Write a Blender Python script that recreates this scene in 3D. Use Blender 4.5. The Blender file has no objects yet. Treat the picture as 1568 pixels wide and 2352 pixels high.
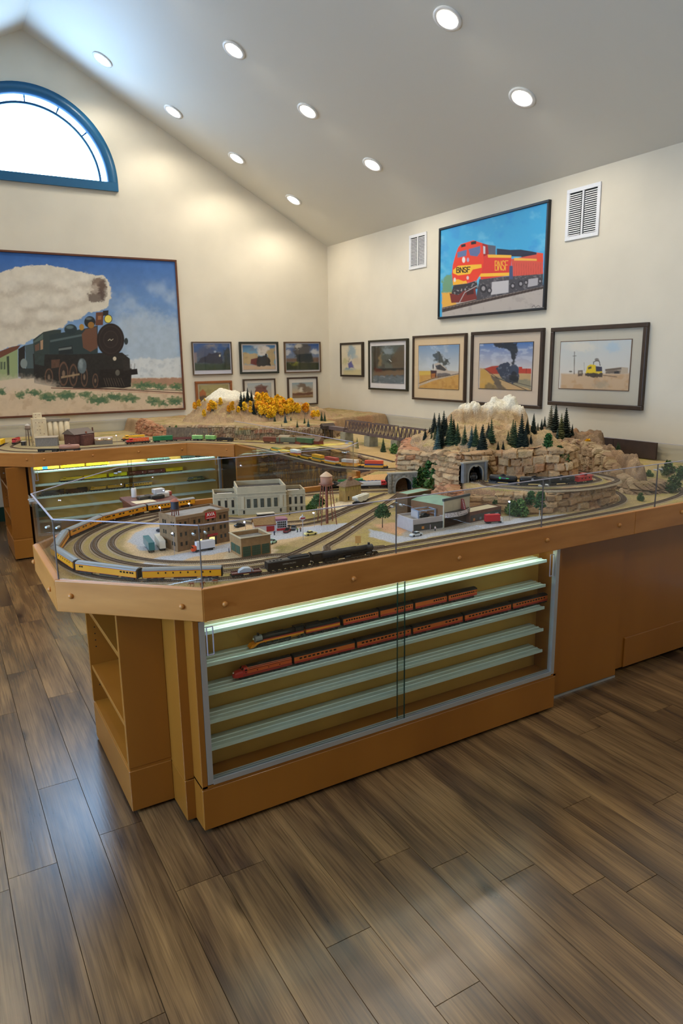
import bpy, bmesh, math, random
import numpy as np
from mathutils import Vector, Matrix
S = bpy.context.scene
C = S.collection
random.seed(7)
RNG = np.random.default_rng(7)
# ---------------------------------------------------------------- camera
F_PX, YAW, PIT, ROL, EYE = 1609., math.radians(30.1), math.radians(12.28), math.radians(-0.83), 1.65
_f = np.array([math.sin(YAW)*math.cos(PIT), math.cos(YAW)*math.cos(PIT), -math.sin(PIT)])
_r = np.array([math.cos(YAW), -math.sin(YAW), 0.]); _u = np.cross(_r, _f)
_r, _u = _r*math.cos(ROL)+_u*math.sin(ROL), -_r*math.sin(ROL)+_u*math.cos(ROL)
cam = bpy.data.cameras.new('camera'); co = bpy.data.objects.new('camera', cam); C.objects.link(co)
cam.sensor_fit = 'VERTICAL'; cam.sensor_height = 36.; cam.lens = F_PX/2352*36; cam.clip_start = .05
co.matrix_world = Matrix(((_r[0], _u[0], -_f[0], 0), (_r[1], _u[1], -_f[1], 0), (_r[2], _u[2], -_f[2], EYE), (0, 0, 0, 1)))
S.camera = co
EYEV = np.array([0, 0, EYE])
def ray(x, y): return _r*(x-784)/F_PX-_u*(y-1176)/F_PX+_f
def onz(x, y, z): d = ray(x, y); return EYEV+d*((z-EYE)/d[2])
def onx(x, y, X): d = ray(x, y); return EYEV+d*(X/d[0])
def ony(x, y, Y): d = ray(x, y); return EYEV+d*(Y/d[1])
def proj(P):
    d = np.asarray(P, float)-EYEV; w = d@_f
    return 784+F_PX*(d@_r)/w, 1176-F_PX*(d@_u)/w
def mpp(P):                                                   # metres per photo pixel at a point
    return float((np.asarray(P, float)-EYEV)@_f)/F_PX
# ---------------------------------------------------------------- world, exposure
w = bpy.data.worlds.new('sky'); S.world = w; w.use_nodes = True
bgn = w.node_tree.nodes['Background']; bgn.inputs[0].default_value = (.40, .66, 1., 1); bgn.inputs[1].default_value = 15.
vs = S.view_settings; vs.view_transform = 'Standard'; vs.look = 'None'; vs.gamma = 1; vs.use_curve_mapping = False
vs.exposure = 0.62
LAMP_W, CASE_W = 21., .6
# ---------------------------------------------------------------- helpers
def lin(c):
    c = np.asarray(c, float)/255.
    return np.where(c <= .04045, c/12.92, ((c+.055)/1.055)**2.4)
def rgba(c): return (*[float(v) for v in lin(c)], 1.)
MATS = {}
def mk(name, col, rough=.55, metal=0., var=0., scale=30., bump=0., emit=0., stretch=(1, 1, 1), spec=.5, col2=None, coat=0., bscale=None, alpha=1.):
    if name in MATS: return MATS[name]
    m = bpy.data.materials.new(name); m.use_nodes = True; nt = m.node_tree; b = nt.nodes['Principled BSDF']
    b.inputs['Base Color'].default_value = rgba(col); b.inputs['Roughness'].default_value = rough
    b.inputs['Metallic'].default_value = metal; b.inputs['Specular IOR Level'].default_value = spec
    b.inputs['Coat Weight'].default_value = coat; b.inputs['Coat Roughness'].default_value = .15
    if emit:
        b.inputs['Emission Color'].default_value = rgba(col); b.inputs['Emission Strength'].default_value = emit
    if var or bump or col2 is not None:
        tc = nt.nodes.new('ShaderNodeTexCoord'); mp = nt.nodes.new('ShaderNodeMapping'); mp.inputs['Scale'].default_value = stretch
        oi = nt.nodes.new('ShaderNodeObjectInfo'); ad = nt.nodes.new('ShaderNodeVectorMath'); ad.operation = 'ADD'
        ml = nt.nodes.new('ShaderNodeMath'); ml.operation = 'MULTIPLY'; ml.inputs[1].default_value = 37.
        nt.links.new(oi.outputs['Random'], ml.inputs[0]); nt.links.new(tc.outputs['Object'], mp.inputs[0])
        nt.links.new(mp.outputs[0], ad.inputs[0]); nt.links.new(ml.outputs[0], ad.inputs[1])
        n = nt.nodes.new('ShaderNodeTexNoise'); n.inputs['Scale'].default_value = scale; n.inputs['Detail'].default_value = 5
        nt.links.new(ad.outputs[0], n.inputs['Vector'])
        if var or col2 is not None:
            cr = nt.nodes.new('ShaderNodeValToRGB'); cr.color_ramp.elements[0].position = .3; cr.color_ramp.elements[1].position = .7
            a = np.clip(np.asarray(col)*(1-var), 0, 255); z = np.clip(np.asarray(col)*(1+var), 0, 255) if col2 is None else col2
            cr.color_ramp.elements[0].color = rgba(a); cr.color_ramp.elements[1].color = rgba(z)
            nt.links.new(n.outputs[0], cr.inputs[0]); nt.links.new(cr.outputs[0], b.inputs['Base Color'])
        if bump:
            bp = nt.nodes.new('ShaderNodeBump'); bp.inputs['Strength'].default_value = bump; bp.inputs['Distance'].default_value = .002
            src = n
            if bscale:
                src = nt.nodes.new('ShaderNodeTexNoise'); src.inputs['Scale'].default_value = bscale; src.inputs['Detail'].default_value = 4
                nt.links.new(ad.outputs[0], src.inputs['Vector'])
            nt.links.new(src.outputs[0], bp.inputs['Height']); nt.links.new(bp.outputs[0], b.inputs['Normal'])
    MATS[name] = m
    return m
def mk_vcol(name, rough=.8, attr='Col', bump=0., bscale=200., spec=.3, grain=0.):
    if name in MATS: return MATS[name]
    m = bpy.data.materials.new(name); m.use_nodes = True; nt = m.node_tree; b = nt.nodes['Principled BSDF']
    a = nt.nodes.new('ShaderNodeVertexColor'); a.layer_name = attr
    b.inputs['Roughness'].default_value = rough; b.inputs['Specular IOR Level'].default_value = spec
    src = a.outputs[0]
    if grain or bump:
        tc = nt.nodes.new('ShaderNodeTexCoord'); n = nt.nodes.new('ShaderNodeTexNoise'); n.inputs['Scale'].default_value = bscale; n.inputs['Detail'].default_value = 4
        nt.links.new(tc.outputs['Object'], n.inputs['Vector'])
    if grain:
        mr = nt.nodes.new('ShaderNodeMapRange'); mr.inputs[1].default_value = .25; mr.inputs[2].default_value = .75
        mr.inputs[3].default_value = 1-grain; mr.inputs[4].default_value = 1+grain; nt.links.new(n.outputs[0], mr.inputs[0])
        mx = nt.nodes.new('ShaderNodeVectorMath'); mx.operation = 'SCALE'; nt.links.new(src, mx.inputs[0]); nt.links.new(mr.outputs[0], mx.inputs[3]); src = mx.outputs[0]
    nt.links.new(src, b.inputs['Base Color'])
    if bump:
        bp = nt.nodes.new('ShaderNodeBump'); bp.inputs['Strength'].default_value = bump; bp.inputs['Distance'].default_value = .004
        nt.links.new(n.outputs[0], bp.inputs['Height']); nt.links.new(bp.outputs[0], b.inputs['Normal'])
    MATS[name] = m
    return m
def mk_clear(name, tint=(235, 245, 245), refl=1., ior=1.49, tv=.97):
    m = bpy.data.materials.new(name); m.use_nodes = True; nt = m.node_tree
    nt.nodes.remove(nt.nodes['Principled BSDF']); out = nt.nodes['Material Output']
    t = nt.nodes.new('ShaderNodeBsdfTransparent'); t.inputs[0].default_value = rgba(tint)
    g = nt.nodes.new('ShaderNodeBsdfGlossy'); g.inputs['Roughness'].default_value = .015; g.inputs[0].default_value = (1, 1, 1, 1)
    f = nt.nodes.new('ShaderNodeLayerWeight'); f.inputs[0].default_value = .5; r0 = ((ior-1)/(ior+1))**2
    pw = nt.nodes.new('ShaderNodeMath'); pw.operation = 'POWER'; pw.inputs[1].default_value = 5.; nt.links.new(f.outputs['Facing'], pw.inputs[0])
    ml = nt.nodes.new('ShaderNodeMath'); ml.operation = 'MULTIPLY_ADD'; ml.inputs[1].default_value = (1-r0)*refl; ml.inputs[2].default_value = r0*refl; ml.use_clamp = True
    nt.links.new(pw.outputs[0], ml.inputs[0])
    x = nt.nodes.new('ShaderNodeMixShader'); nt.links.new(ml.outputs[0], x.inputs[0])
    nt.links.new(t.outputs[0], x.inputs[1]); nt.links.new(g.outputs[0], x.inputs[2]); nt.links.new(x.outputs[0], out.inputs[0])
    MATS[name] = m
    return m
class MB:
    """collects shapes; build() links them as ONE mesh object"""
    def __init__(s): s.v = []; s.f = []; s.mi = []; s.k = 0; s.M = None
    def mat(s, k): s.k = k; return s
    def at(s, M=None): s.M = M; return s
    def raw(s, vs, fs):
        o = len(s.v)
        if s.M is not None: vs = [s.M@Vector(p) for p in vs]
        s.v += [tuple(p) for p in vs]; s.f += [tuple(i+o for i in f) for f in fs]; s.mi += [s.k]*len(fs)
        return s
    def box(s, x0, x1, y0, y1, z0, z1):
        return s.raw([(x0, y0, z0), (x1, y0, z0), (x1, y1, z0), (x0, y1, z0), (x0, y0, z1), (x1, y0, z1), (x1, y1, z1), (x0, y1, z1)],
                     [(0, 3, 2, 1), (4, 5, 6, 7), (0, 1, 5, 4), (1, 2, 6, 5), (2, 3, 7, 6), (3, 0, 4, 7)])
    def cbox(s, c, sz): return s.box(c[0]-sz[0]/2, c[0]+sz[0]/2, c[1]-sz[1]/2, c[1]+sz[1]/2, c[2]-sz[2]/2, c[2]+sz[2]/2)
    def tube(s, p0, p1, r0, r1=None, n=8, caps=True):
        r1 = r0 if r1 is None else r1; a = Vector(p0); b = Vector(p1); d = (b-a).normalized()
        u = d.orthogonal().normalized(); v = d.cross(u)
        vs = [p+(u*math.cos(2*math.pi*i/n)+v*math.sin(2*math.pi*i/n))*r for p, r in ((a, r0), (b, r1)) for i in range(n)]
        fs = [(i, (i+1) % n, n+(i+1) % n, n+i) for i in range(n)]
        if caps: fs += [tuple(range(n-1, -1, -1)), tuple(range(n, 2*n))]
        return s.raw(vs, fs)
    def lathe(s, prof, n=16, c=(0, 0, 0)):
        vs = [(c[0]+r*math.cos(2*math.pi*i/n), c[1]+r*math.sin(2*math.pi*i/n), c[2]+z) for r, z in prof for i in range(n)]
        fs = [(j*n+i, j*n+(i+1) % n, (j+1)*n+(i+1) % n, (j+1)*n+i) for j in range(len(prof)-1) for i in range(n)]
        fs += [tuple(range(n-1, -1, -1)), tuple((len(prof)-1)*n+i for i in range(n))]
        return s.raw(vs, fs)
    def prism(s, pts, a0, a1, axis='x'):
        """2-D polygon extruded along an axis: x: pts=(y,z); y: pts=(x,z); z: pts=(x,y)"""
        n = len(pts)
        def q(p, a): return (a, p[0], p[1]) if axis == 'x' else ((p[0], a, p[1]) if axis == 'y' else (p[0], p[1], a))
        vs = [q(p, a0) for p in pts]+[q(p, a1) for p in pts]
        fs = [(i, (i+1) % n, n+(i+1) % n, n+i) for i in range(n)]+[tuple(range(n-1, -1, -1)), tuple(range(n, 2*n))]
        return s.raw(vs, fs)
    def sweep(s, prof, path, closed=False):
        """profile (offset to the left, z) swept along a polyline of (x, y[, z])"""
        path = [tuple(p) if len(p) > 2 else (p[0], p[1], 0.) for p in path]; n = len(path); m = len(prof); vs = []
        for i, p in enumerate(path):
            a = path[i-1] if i or closed else p; b = path[(i+1) % n] if i < n-1 or closed else p
            d1 = Vector((p[0]-a[0], p[1]-a[1])); d2 = Vector((b[0]-p[0], b[1]-p[1]))
            d1 = d1.normalized() if d1.length > 1e-9 else d2.normalized(); d2 = d2.normalized() if d2.length > 1e-9 else d1
            t = (d1+d2); t = t.normalized() if t.length > 1e-6 else d1
            nrm = Vector((-t.y, t.x)); k = 1/max(.35, nrm.dot(Vector((-d1.y, d1.x))))
            vs += [(p[0]+nrm.x*o*k, p[1]+nrm.y*o*k, p[2]+z) for o, z in prof]
        fs = []
        for i in range(n if closed else n-1):
            j = (i+1) % n
            fs += [(i*m+k, i*m+(k+1) % m, j*m+(k+1) % m, j*m+k) for k in range(m)]
        if not closed: fs += [tuple(range(m-1, -1, -1)), tuple((n-1)*m+k for k in range(m))]
        return s.raw(vs, fs)
    def mesh(s, name, mats, smooth=False):
        me = bpy.data.meshes.new(name); me.from_pydata(s.v, [], s.f)
        for m in (mats if isinstance(mats, (list, tuple)) else [mats]): me.materials.append(m)
        me.polygons.foreach_set('material_index', s.mi)
        if smooth: me.polygons.foreach_set('use_smooth', [True]*len(s.f))
        bm = bmesh.new(); bm.from_mesh(me); bmesh.ops.recalc_face_normals(bm, faces=bm.faces); bm.to_mesh(me); bm.free()
        me.update(); return me
    def build(s, name, mats, parent=None, smooth=False): return obj(name, s.mesh(name, mats, smooth), parent)
def obj(name, me, parent=None, loc=None, rot=None):
    o = bpy.data.objects.new(name, me); C.objects.link(o)
    if parent is not None: o.parent = parent
    if loc is not None: o.location = loc
    if rot is not None: o.rotation_euler = rot
    return o
def tag(o, label, cat, group=None):
    o['label'] = label; o['category'] = cat
    if group: o['group'] = group
    return o
def thing(name, label, cat, loc=(0, 0, 0), rz=0., group=None):
    o = bpy.data.objects.new(name, None); C.objects.link(o); o.empty_display_size = .05
    o.location = tuple(float(v) for v in loc); o.rotation_euler = (0, 0, float(rz))
    return tag(o, label, cat, group)
def struct(o): o['kind'] = 'structure'; return o
def bevel(o, wd=.003, n=2):
    m = o.modifiers.new('bevel', 'BEVEL'); m.width = wd; m.segments = n; m.limit_method = 'ANGLE'; return o
def text_mesh(txt, size, mat, ext=.0004, bold=False):
    cu = bpy.data.curves.new('lettering', 'FONT'); cu.body = txt; cu.size = size; cu.extrude = ext; cu.align_x = 'CENTER'; cu.align_y = 'CENTER'
    if bold: cu.offset = size*.015
    o = bpy.data.objects.new('lettering', cu); C.objects.link(o); dg = bpy.context.evaluated_depsgraph_get()
    me = bpy.data.meshes.new_from_object(o.evaluated_get(dg)); bpy.data.objects.remove(o); bpy.data.curves.remove(cu)
    me.materials.clear(); me.materials.append(mat); return me
def value_noise(x, y, seed=0):
    """smooth 2-D value noise on arrays, -1..1"""
    xi = np.floor(x).astype(int); yi = np.floor(y).astype(int); fx = x-xi; fy = y-yi
    fx = fx*fx*(3-2*fx); fy = fy*fy*(3-2*fy)
    def h(a, b):
        n = (a*374761393+b*668265263+seed*1274126177) & 0x7fffffff
        n = ((n ^ (n >> 13))*1103515245) & 0x7fffffff
        return ((n ^ (n >> 16)) & 0xffff)/32767.5-1
    return (h(xi, yi)*(1-fx)+h(xi+1, yi)*fx)*(1-fy)+(h(xi, yi+1)*(1-fx)+h(xi+1, yi+1)*fx)*fy
def fbm(x, y, seed=0, oct=4, gain=.5):
    a = 1.; t = 0.; n = 0.
    for k in range(oct):
        t = t+a*value_noise(x*2**k, y*2**k, seed+k*17); n += a; a *= gain
    return t/n
def vor(x, y, seed=0):
    """jittered cells: nearest distance, gap to the second nearest, one random value per cell"""
    xi = np.floor(x).astype(int); yi = np.floor(y).astype(int); f1 = np.full(np.shape(x), 9.); f2 = f1.copy(); cv = np.zeros(np.shape(x))
    def h(a, b, s): n = (a*374761393+b*668265263+s*1274126177) & 0x7fffffff; n = ((n ^ (n >> 13))*1103515245) & 0x7fffffff; return ((n ^ (n >> 16)) & 0xffff)/65535.
    for i in (-1, 0, 1):
        for j in (-1, 0, 1):
            a, b = xi+i, yi+j; d = np.hypot(a+h(a, b, seed)-x, b+h(a, b, seed+7)-y); m = d < f1
            f2 = np.where(m, f1, np.minimum(f2, d)); cv = np.where(m, h(a, b, seed+13), cv); f1 = np.where(m, d, f1)
    return f1, f2-f1, cv
def in_poly(X, Y, pts):
    r = np.zeros(np.shape(X), bool); n = len(pts)
    for i in range(n):
        x0, y0 = pts[i][:2]; x1, y1 = pts[(i+1) % n][:2]
        if y0 == y1: continue
        c = ((Y < y0) != (Y < y1)) & (X < (x1-x0)*(Y-y0)/(y1-y0)+x0); r ^= c
    return r
def seg_dist(X, Y, pts, closed=True):
    d = np.full(np.shape(X), 1e9); n = len(pts)
    for i in range(n if closed else n-1):
        x0, y0 = pts[i][:2]; x1, y1 = pts[(i+1) % n][:2]; dx, dy = x1-x0, y1-y0; L = dx*dx+dy*dy+1e-12
        t = np.clip(((X-x0)*dx+(Y-y0)*dy)/L, 0, 1); d = np.minimum(d, np.hypot(X-x0-t*dx, Y-y0-t*dy))
    return d
def sdist(X, Y, pts):                                         # + inside
    d = seg_dist(X, Y, pts); return np.where(in_poly(X, Y, pts), d, -d)
def sstep(a, b, x): t = np.clip((x-a)/(b-a), 0, 1); return t*t*(3-2*t)
# ================================================================ the room
XW, YW, XL, YF = 4.6, 8.2, -2.16, -3.2                         # right wall, back wall, left wall, wall behind the camera
XR, ZR, ZE = 1.22, 4.85, 3.05                                 # ridge, eaves
SL = (ZR-ZE)/(XW-XR)
M_wall = mk('cream_wall_paint', (218, 210, 192), .75, var=.015, scale=3, bump=.08, bscale=250)
M_ceil = mk('ceiling_paint', (222, 219, 208), .62, bump=.05, bscale=200, spec=.6)
M_green = mk('dark_green_paint', (22, 62, 50), .4)
M_white = mk('white_enamel', (232, 232, 232), .4)
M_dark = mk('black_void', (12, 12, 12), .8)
def wall_mesh(outer, holes, axis, pos, name):
    bm = bmesh.new(); E = []
    for lp in [outer]+holes:
        vs = [bm.verts.new((p[0], pos, p[1]) if axis == 'y' else (pos, p[0], p[1])) for p in lp]
        E += [bm.edges.new((vs[i], vs[(i+1) % len(vs)])) for i in range(len(vs))]
    bmesh.ops.triangle_fill(bm, use_beauty=True, use_dissolve=False, edges=E)
    me = bpy.data.meshes.new(name); bm.to_mesh(me); bm.free(); me.materials.append(M_wall); return me
WC, WZ, WR = 1.19, 3.53, .84                                  # arched window: centre, sill, outer radius
def arc(r, n=48, z0=0.): return [(WC+r*math.cos(math.pi*i/n), WZ+z0+max(0, r*math.sin(math.pi*i/n))) for i in range(n+1)]
gable = [(XL, 0), (XW, 0), (XW, ZE), (XR, ZR), (XL, ZE)]
struct(obj('wall_back', wall_mesh(gable, [arc(WR-.02)], 'y', YW, 'wall_back')))
struct(obj('wall_right', wall_mesh([(YF, 0), (YW, 0), (YW, ZE), (YF, ZE)], [], 'x', XW, 'wall_right')))
LW = (1.2, 3.0, 1.0, 2.1)                                       # daylight window in the left wall, outside the view
struct(obj('wall_left', wall_mesh([(YF, 0), (YW, 0), (YW, ZE), (YF, ZE)], [[(LW[0], LW[2]), (LW[1], LW[2]), (LW[1], LW[3]), (LW[0], LW[3])]], 'x', XL, 'wall_left')))
struct(obj('wall_front', wall_mesh(gable, [], 'y', YF, 'wall_front')))
c_ = MB()
c_.raw([(XW, YF, ZE), (XW, YW, ZE), (XR, YW, ZR), (XR, YF, ZR)], [(0, 1, 2, 3)])
c_.raw([(XL, YF, ZE), (XL, YW, ZE), (XR, YW, ZR), (XR, YF, ZR)], [(3, 2, 1, 0)])
struct(c_.build('ceiling', M_ceil))
bb = MB(); bb.box(XL, .9, YW-.02, YW, 0, .155); struct(bb.build('baseboard_back', M_green))
# arched window
wn = bpy.data.objects.new('window_1', None); C.objects.link(wn); struct(wn)
def arch_band(r0, r1, y0, y1, n=48):
    m = MB(); a = arc(r0, n); b = arc(r1, n); vs = []
    for i in range(n+1):
        vs += [(a[i][0], y0, a[i][1]), (b[i][0], y0, b[i][1]), (b[i][0], y1, b[i][1]), (a[i][0], y1, a[i][1])]
    fs = [(4*i+k, 4*i+(k+1) % 4, 4*i+4+(k+1) % 4, 4*i+4+k) for i in range(n) for k in range(4)]
    return m.raw(vs, fs)
M_frame = mk('blue_green_window_paint', (30, 92, 132), .35)
arch_band(WR-.095, WR, YW-.03, YW+.12).build('window_frame', M_frame, wn, True)
MB().box(WC-WR, WC+WR, YW-.03, YW+.12, WZ-.085, WZ+.002).build('window_sill', M_frame, wn)
arch_band(WR-.17, WR-.15, YW+.05, YW+.09).build('glazing_bar', M_frame, wn, True)
for k in (40, 65, 90, 115, 140):
    a = math.radians(k); r0, r1 = WR-.15, WR-.095
    MB().tube((WC+r0*math.cos(a), YW+.07, WZ+r0*math.sin(a)), (WC+r1*math.cos(a), YW+.07, WZ+r1*math.sin(a)), .007).build('glazing_bar', M_frame, wn)
M_glass = mk_clear('window_glass', (250, 252, 255))
obj('pane', wall_mesh(arc(WR-.1), [], 'y', YW+.07, 'pane'), wn).data.materials[0] = M_glass
w2 = bpy.data.objects.new('window_2', None); C.objects.link(w2); struct(w2)
m = MB()
for a, b, c, d in ((LW[0]-.06, LW[1]+.06, LW[2]-.06, LW[2]), (LW[0]-.06, LW[1]+.06, LW[3], LW[3]+.06), (LW[0]-.06, LW[0], LW[2], LW[3]), (LW[1], LW[1]+.06, LW[2], LW[3]), (2.08, 2.12, LW[2], LW[3])):
    m.box(XL-.1, XL+.02, a, b, c, d)
m.build('window_frame', M_frame, w2)
MB().box(XL-.06, XL-.055, LW[0], LW[1], LW[2], LW[3]).build('pane', M_glass, w2)
def portal(loc, rot, sx, sy):
    l = bpy.data.lights.new('daylight_portal', 'AREA'); l.shape = 'RECTANGLE'; l.size = sx; l.size_y = sy; l.cycles.is_portal = True
    o = bpy.data.objects.new('daylight_portal', l); C.objects.link(o); o.location = loc; o.rotation_euler = rot
portal((WC, YW+.03, WZ+.42), (-math.pi/2, 0, 0), 1.7, .9)
portal((XL-.02, (LW[0]+LW[1])/2, (LW[2]+LW[3])/2), (0, -math.pi/2, 0), 1.1, 1.8)
# recessed ceiling lights on a grid along the slope
M_bulb = mk('lamp_glow', (255, 250, 238), .5, emit=14)
M_trim = mk('lamp_trim_white', (235, 233, 228), .35)
ang = math.atan(SL)
bz_ = MB(); bz_.lathe([(.098, 0), (.100, -.008), (.075, -.010), (.068, .006), (.062, .02)], 28)
trim_me = bz_.mesh('trim_ring', M_trim, True)
lens_me = MB().lathe([(.066, -.004), (.06, -.012), (.03, -.016)], 24).mesh('lens', M_bulb, True)
LABL = {(4, 2): 'recessed ceiling light nearest the arched window', (3, 2): 'recessed ceiling light second from the window along the back wall',
        (2, 2): 'recessed ceiling light third from the window along the back wall', (1, 2): 'recessed ceiling light closest to the room corner',
        (3, 1): 'recessed ceiling light highest of the middle row', (2, 1): 'recessed ceiling light in the middle of the middle row', (1, 1): 'recessed ceiling light lowest of the middle row',
        (2, 0): 'largest ceiling light at the top edge of the picture', (1, 0): 'large ceiling light above the right-hand air vent'}
for k in (1, 2, 3, 4):
    for j, y in enumerate((4.05, 6.0, 7.66, 2.0, -.4)):
        for side in (1, -1):
            if (side < 0 and k in (2, 4)) or (j > 2 and k in (2, 4)): continue
            x = XR+side*(3.87+.675*(1-k)-XR)
            z = ZR-SL*abs(x-XR)
            t = thing('recessed_light', LABL.get((k, j), 'recessed ceiling light on the slope outside the view') if side > 0 else 'recessed ceiling light on the slope outside the view', 'ceiling light', (x, y, z), 0, 'recessed ceiling lights')
            t.rotation_euler = (0, side*ang, 0)
            obj('trim_ring', trim_me, t); obj('lens', lens_me, t)
            l = bpy.data.lights.new('downlight', 'SPOT'); l.energy = LAMP_W; l.color = (1., .90, .74); l.spot_size = math.radians(150); l.spot_blend = .6; l.shadow_soft_size = .05
            lo = bpy.data.objects.new('downlight', l); C.objects.link(lo); lo.parent = t; lo.location = (0, 0, -.03); lo.rotation_euler = (0, -side*ang, 0)
# floor of planks
def mk_plank():
    m = bpy.data.materials.new('oak_plank'); m.use_nodes = True; nt = m.node_tree; b = nt.nodes['Principled BSDF']; N = nt.nodes.new; L = nt.links.new
    tc = N('ShaderNodeTexCoord'); oi = N('ShaderNodeObjectInfo'); sc = N('ShaderNodeVectorMath'); sc.operation = 'SCALE'; sc.inputs[0].default_value = (91, 53, 17)
    L(oi.outputs['Random'], sc.inputs[3]); ad = N('ShaderNodeVectorMath'); ad.operation = 'ADD'; L(tc.outputs['Object'], ad.inputs[0]); L(sc.outputs[0], ad.inputs[1])
    def noise(sx, sy, s, det, dist=0.):
        mp = N('ShaderNodeMapping'); mp.inputs['Scale'].default_value = (sx, sy, 1); L(ad.outputs[0], mp.inputs[0])
        n = N('ShaderNodeTexNoise'); n.inputs['Scale'].default_value = s; n.inputs['Detail'].default_value = det; n.inputs['Distortion'].default_value = dist; L(mp.outputs[0], n.inputs[0]); return n
    big = noise(9, 1.3, 1.2, 3, .4); fine = noise(60, 1.6, 2.2, 6, .25); hair = noise(260, 4, 1.5, 3)
    r1 = N('ShaderNodeValToRGB'); e = r1.color_ramp.elements; e[0].position = .30; e[0].color = rgba((73, 54, 38)); e[1].position = .72; e[1].color = rgba((147, 114, 73))
    k = e.new(.5); k.color = rgba((113, 86, 55)); L(big.outputs[0], r1.inputs[0])
    r2 = N('ShaderNodeValToRGB'); e = r2.color_ramp.elements; e[0].position = .33; e[0].color = (.36, .36, .38, 1); e[1].position = .56; e[1].color = (1, 1, 1, 1); L(fine.outputs[0], r2.inputs[0])
    mx = N('ShaderNodeMix'); mx.data_type = 'RGBA'; mx.blend_type = 'MULTIPLY'; mx.inputs[0].default_value = .62; L(r1.outputs[0], mx.inputs[6]); L(r2.outputs[0], mx.inputs[7])
    r3 = N('ShaderNodeMapRange'); r3.inputs[1].default_value = .3; r3.inputs[2].default_value = .7; r3.inputs[3].default_value = .8; r3.inputs[4].default_value = 1.12; L(hair.outputs[0], r3.inputs[0])
    s2 = N('ShaderNodeVectorMath'); s2.operation = 'SCALE'; L(mx.outputs[2], s2.inputs[0]); L(r3.outputs[0], s2.inputs[3])
    # knots
    mp = N('ShaderNodeMapping'); mp.inputs['Scale'].default_value = (9, 3.2, 1); L(ad.outputs[0], mp.inputs[0])
    vo = N('ShaderNodeTexVoronoi'); vo.inputs['Scale'].default_value = .55; L(mp.outputs[0], vo.inputs[0])
    kr = N('ShaderNodeMapRange'); kr.inputs[1].default_value = .04; kr.inputs[2].default_value = .13; kr.inputs[3].default_value = .35; kr.inputs[4].default_value = 1; L(vo.outputs['Distance'], kr.inputs[0])
    s3 = N('ShaderNodeVectorMath'); s3.operation = 'SCALE'; L(s2.outputs[0], s3.inputs[0]); L(kr.outputs[0], s3.inputs[3])
    r4 = N('ShaderNodeMapRange'); r4.inputs[3].default_value = .88; r4.inputs[4].default_value = 1.07; L(oi.outputs['Random'], r4.inputs[0])
    s4 = N('ShaderNodeVectorMath'); s4.operation = 'SCALE'; L(s3.outputs[0], s4.inputs[0]); L(r4.outputs[0], s4.inputs[3])
    L(s4.outputs[0], b.inputs['Base Color']); b.inputs['Roughness'].default_value = .25; b.inputs['Specular IOR Level'].default_value = .6
    bp = N('ShaderNodeBump'); bp.inputs['Strength'].default_value = .25; bp.inputs['Distance'].default_value = .0008; L(fine.outputs[0], bp.inputs['Height']); L(bp.outputs[0], b.inputs['Normal'])
    MATS['oak_plank'] = m; return m
M_plank = mk_plank()
fl = struct(MB().box(XL, XW, YF, YW, -.06, -.004).build('floor', mk('floor_joint', (84, 66, 48), .8)))
PW, PL = .152, 1.22
pm = MB(); g = .0003; e_ = .0008
pm.raw([(g, g, -.004), (PW-g, g, -.004), (PW-g, PL-g, -.004), (g, PL-g, -.004), (g+e_, g+e_, 0), (PW-g-e_, g+e_, 0), (PW-g-e_, PL-g-e_, 0), (g+e_, PL-g-e_, 0)],
       [(4, 5, 6, 7), (0, 1, 5, 4), (1, 2, 6, 5), (2, 3, 7, 6), (3, 0, 4, 7)])
plank_me = pm.mesh('plank', M_plank)
known = {0: 2.76, -1: 2.28, 1: 2.35, 2: 1.94, 4: 1.5, 6: 1.72, 7: 1.60, 8: 1.44, 9: 1.28, 10: 1.2}
rest = MB()
for k in range(-15, 29):
    x = .19+PW*k; y0 = known.get(k, random.uniform(0, PL)); y0 -= PL*math.ceil((y0-YF)/PL)
    while y0 < YW:
        vis = -.75 < x < 4.0 and -.9 < y0 < 7. and not (x > .8 and y0 > 2.3 and y0 < 5.2 and x > 2.3)
        if vis and x+PW < XW: obj('plank', plank_me, fl, (x, y0, 0))
        else:
            a, b = max(y0, YF), min(y0+PL, YW); xx = min(x+PW, XW)
            rest.box(max(x, XL)+g, xx-g, a+g, b-g, -.0045, 0)
        y0 += PL
o = rest.build('plank_field', M_plank, fl); o['kind'] = 'stuff'
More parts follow.
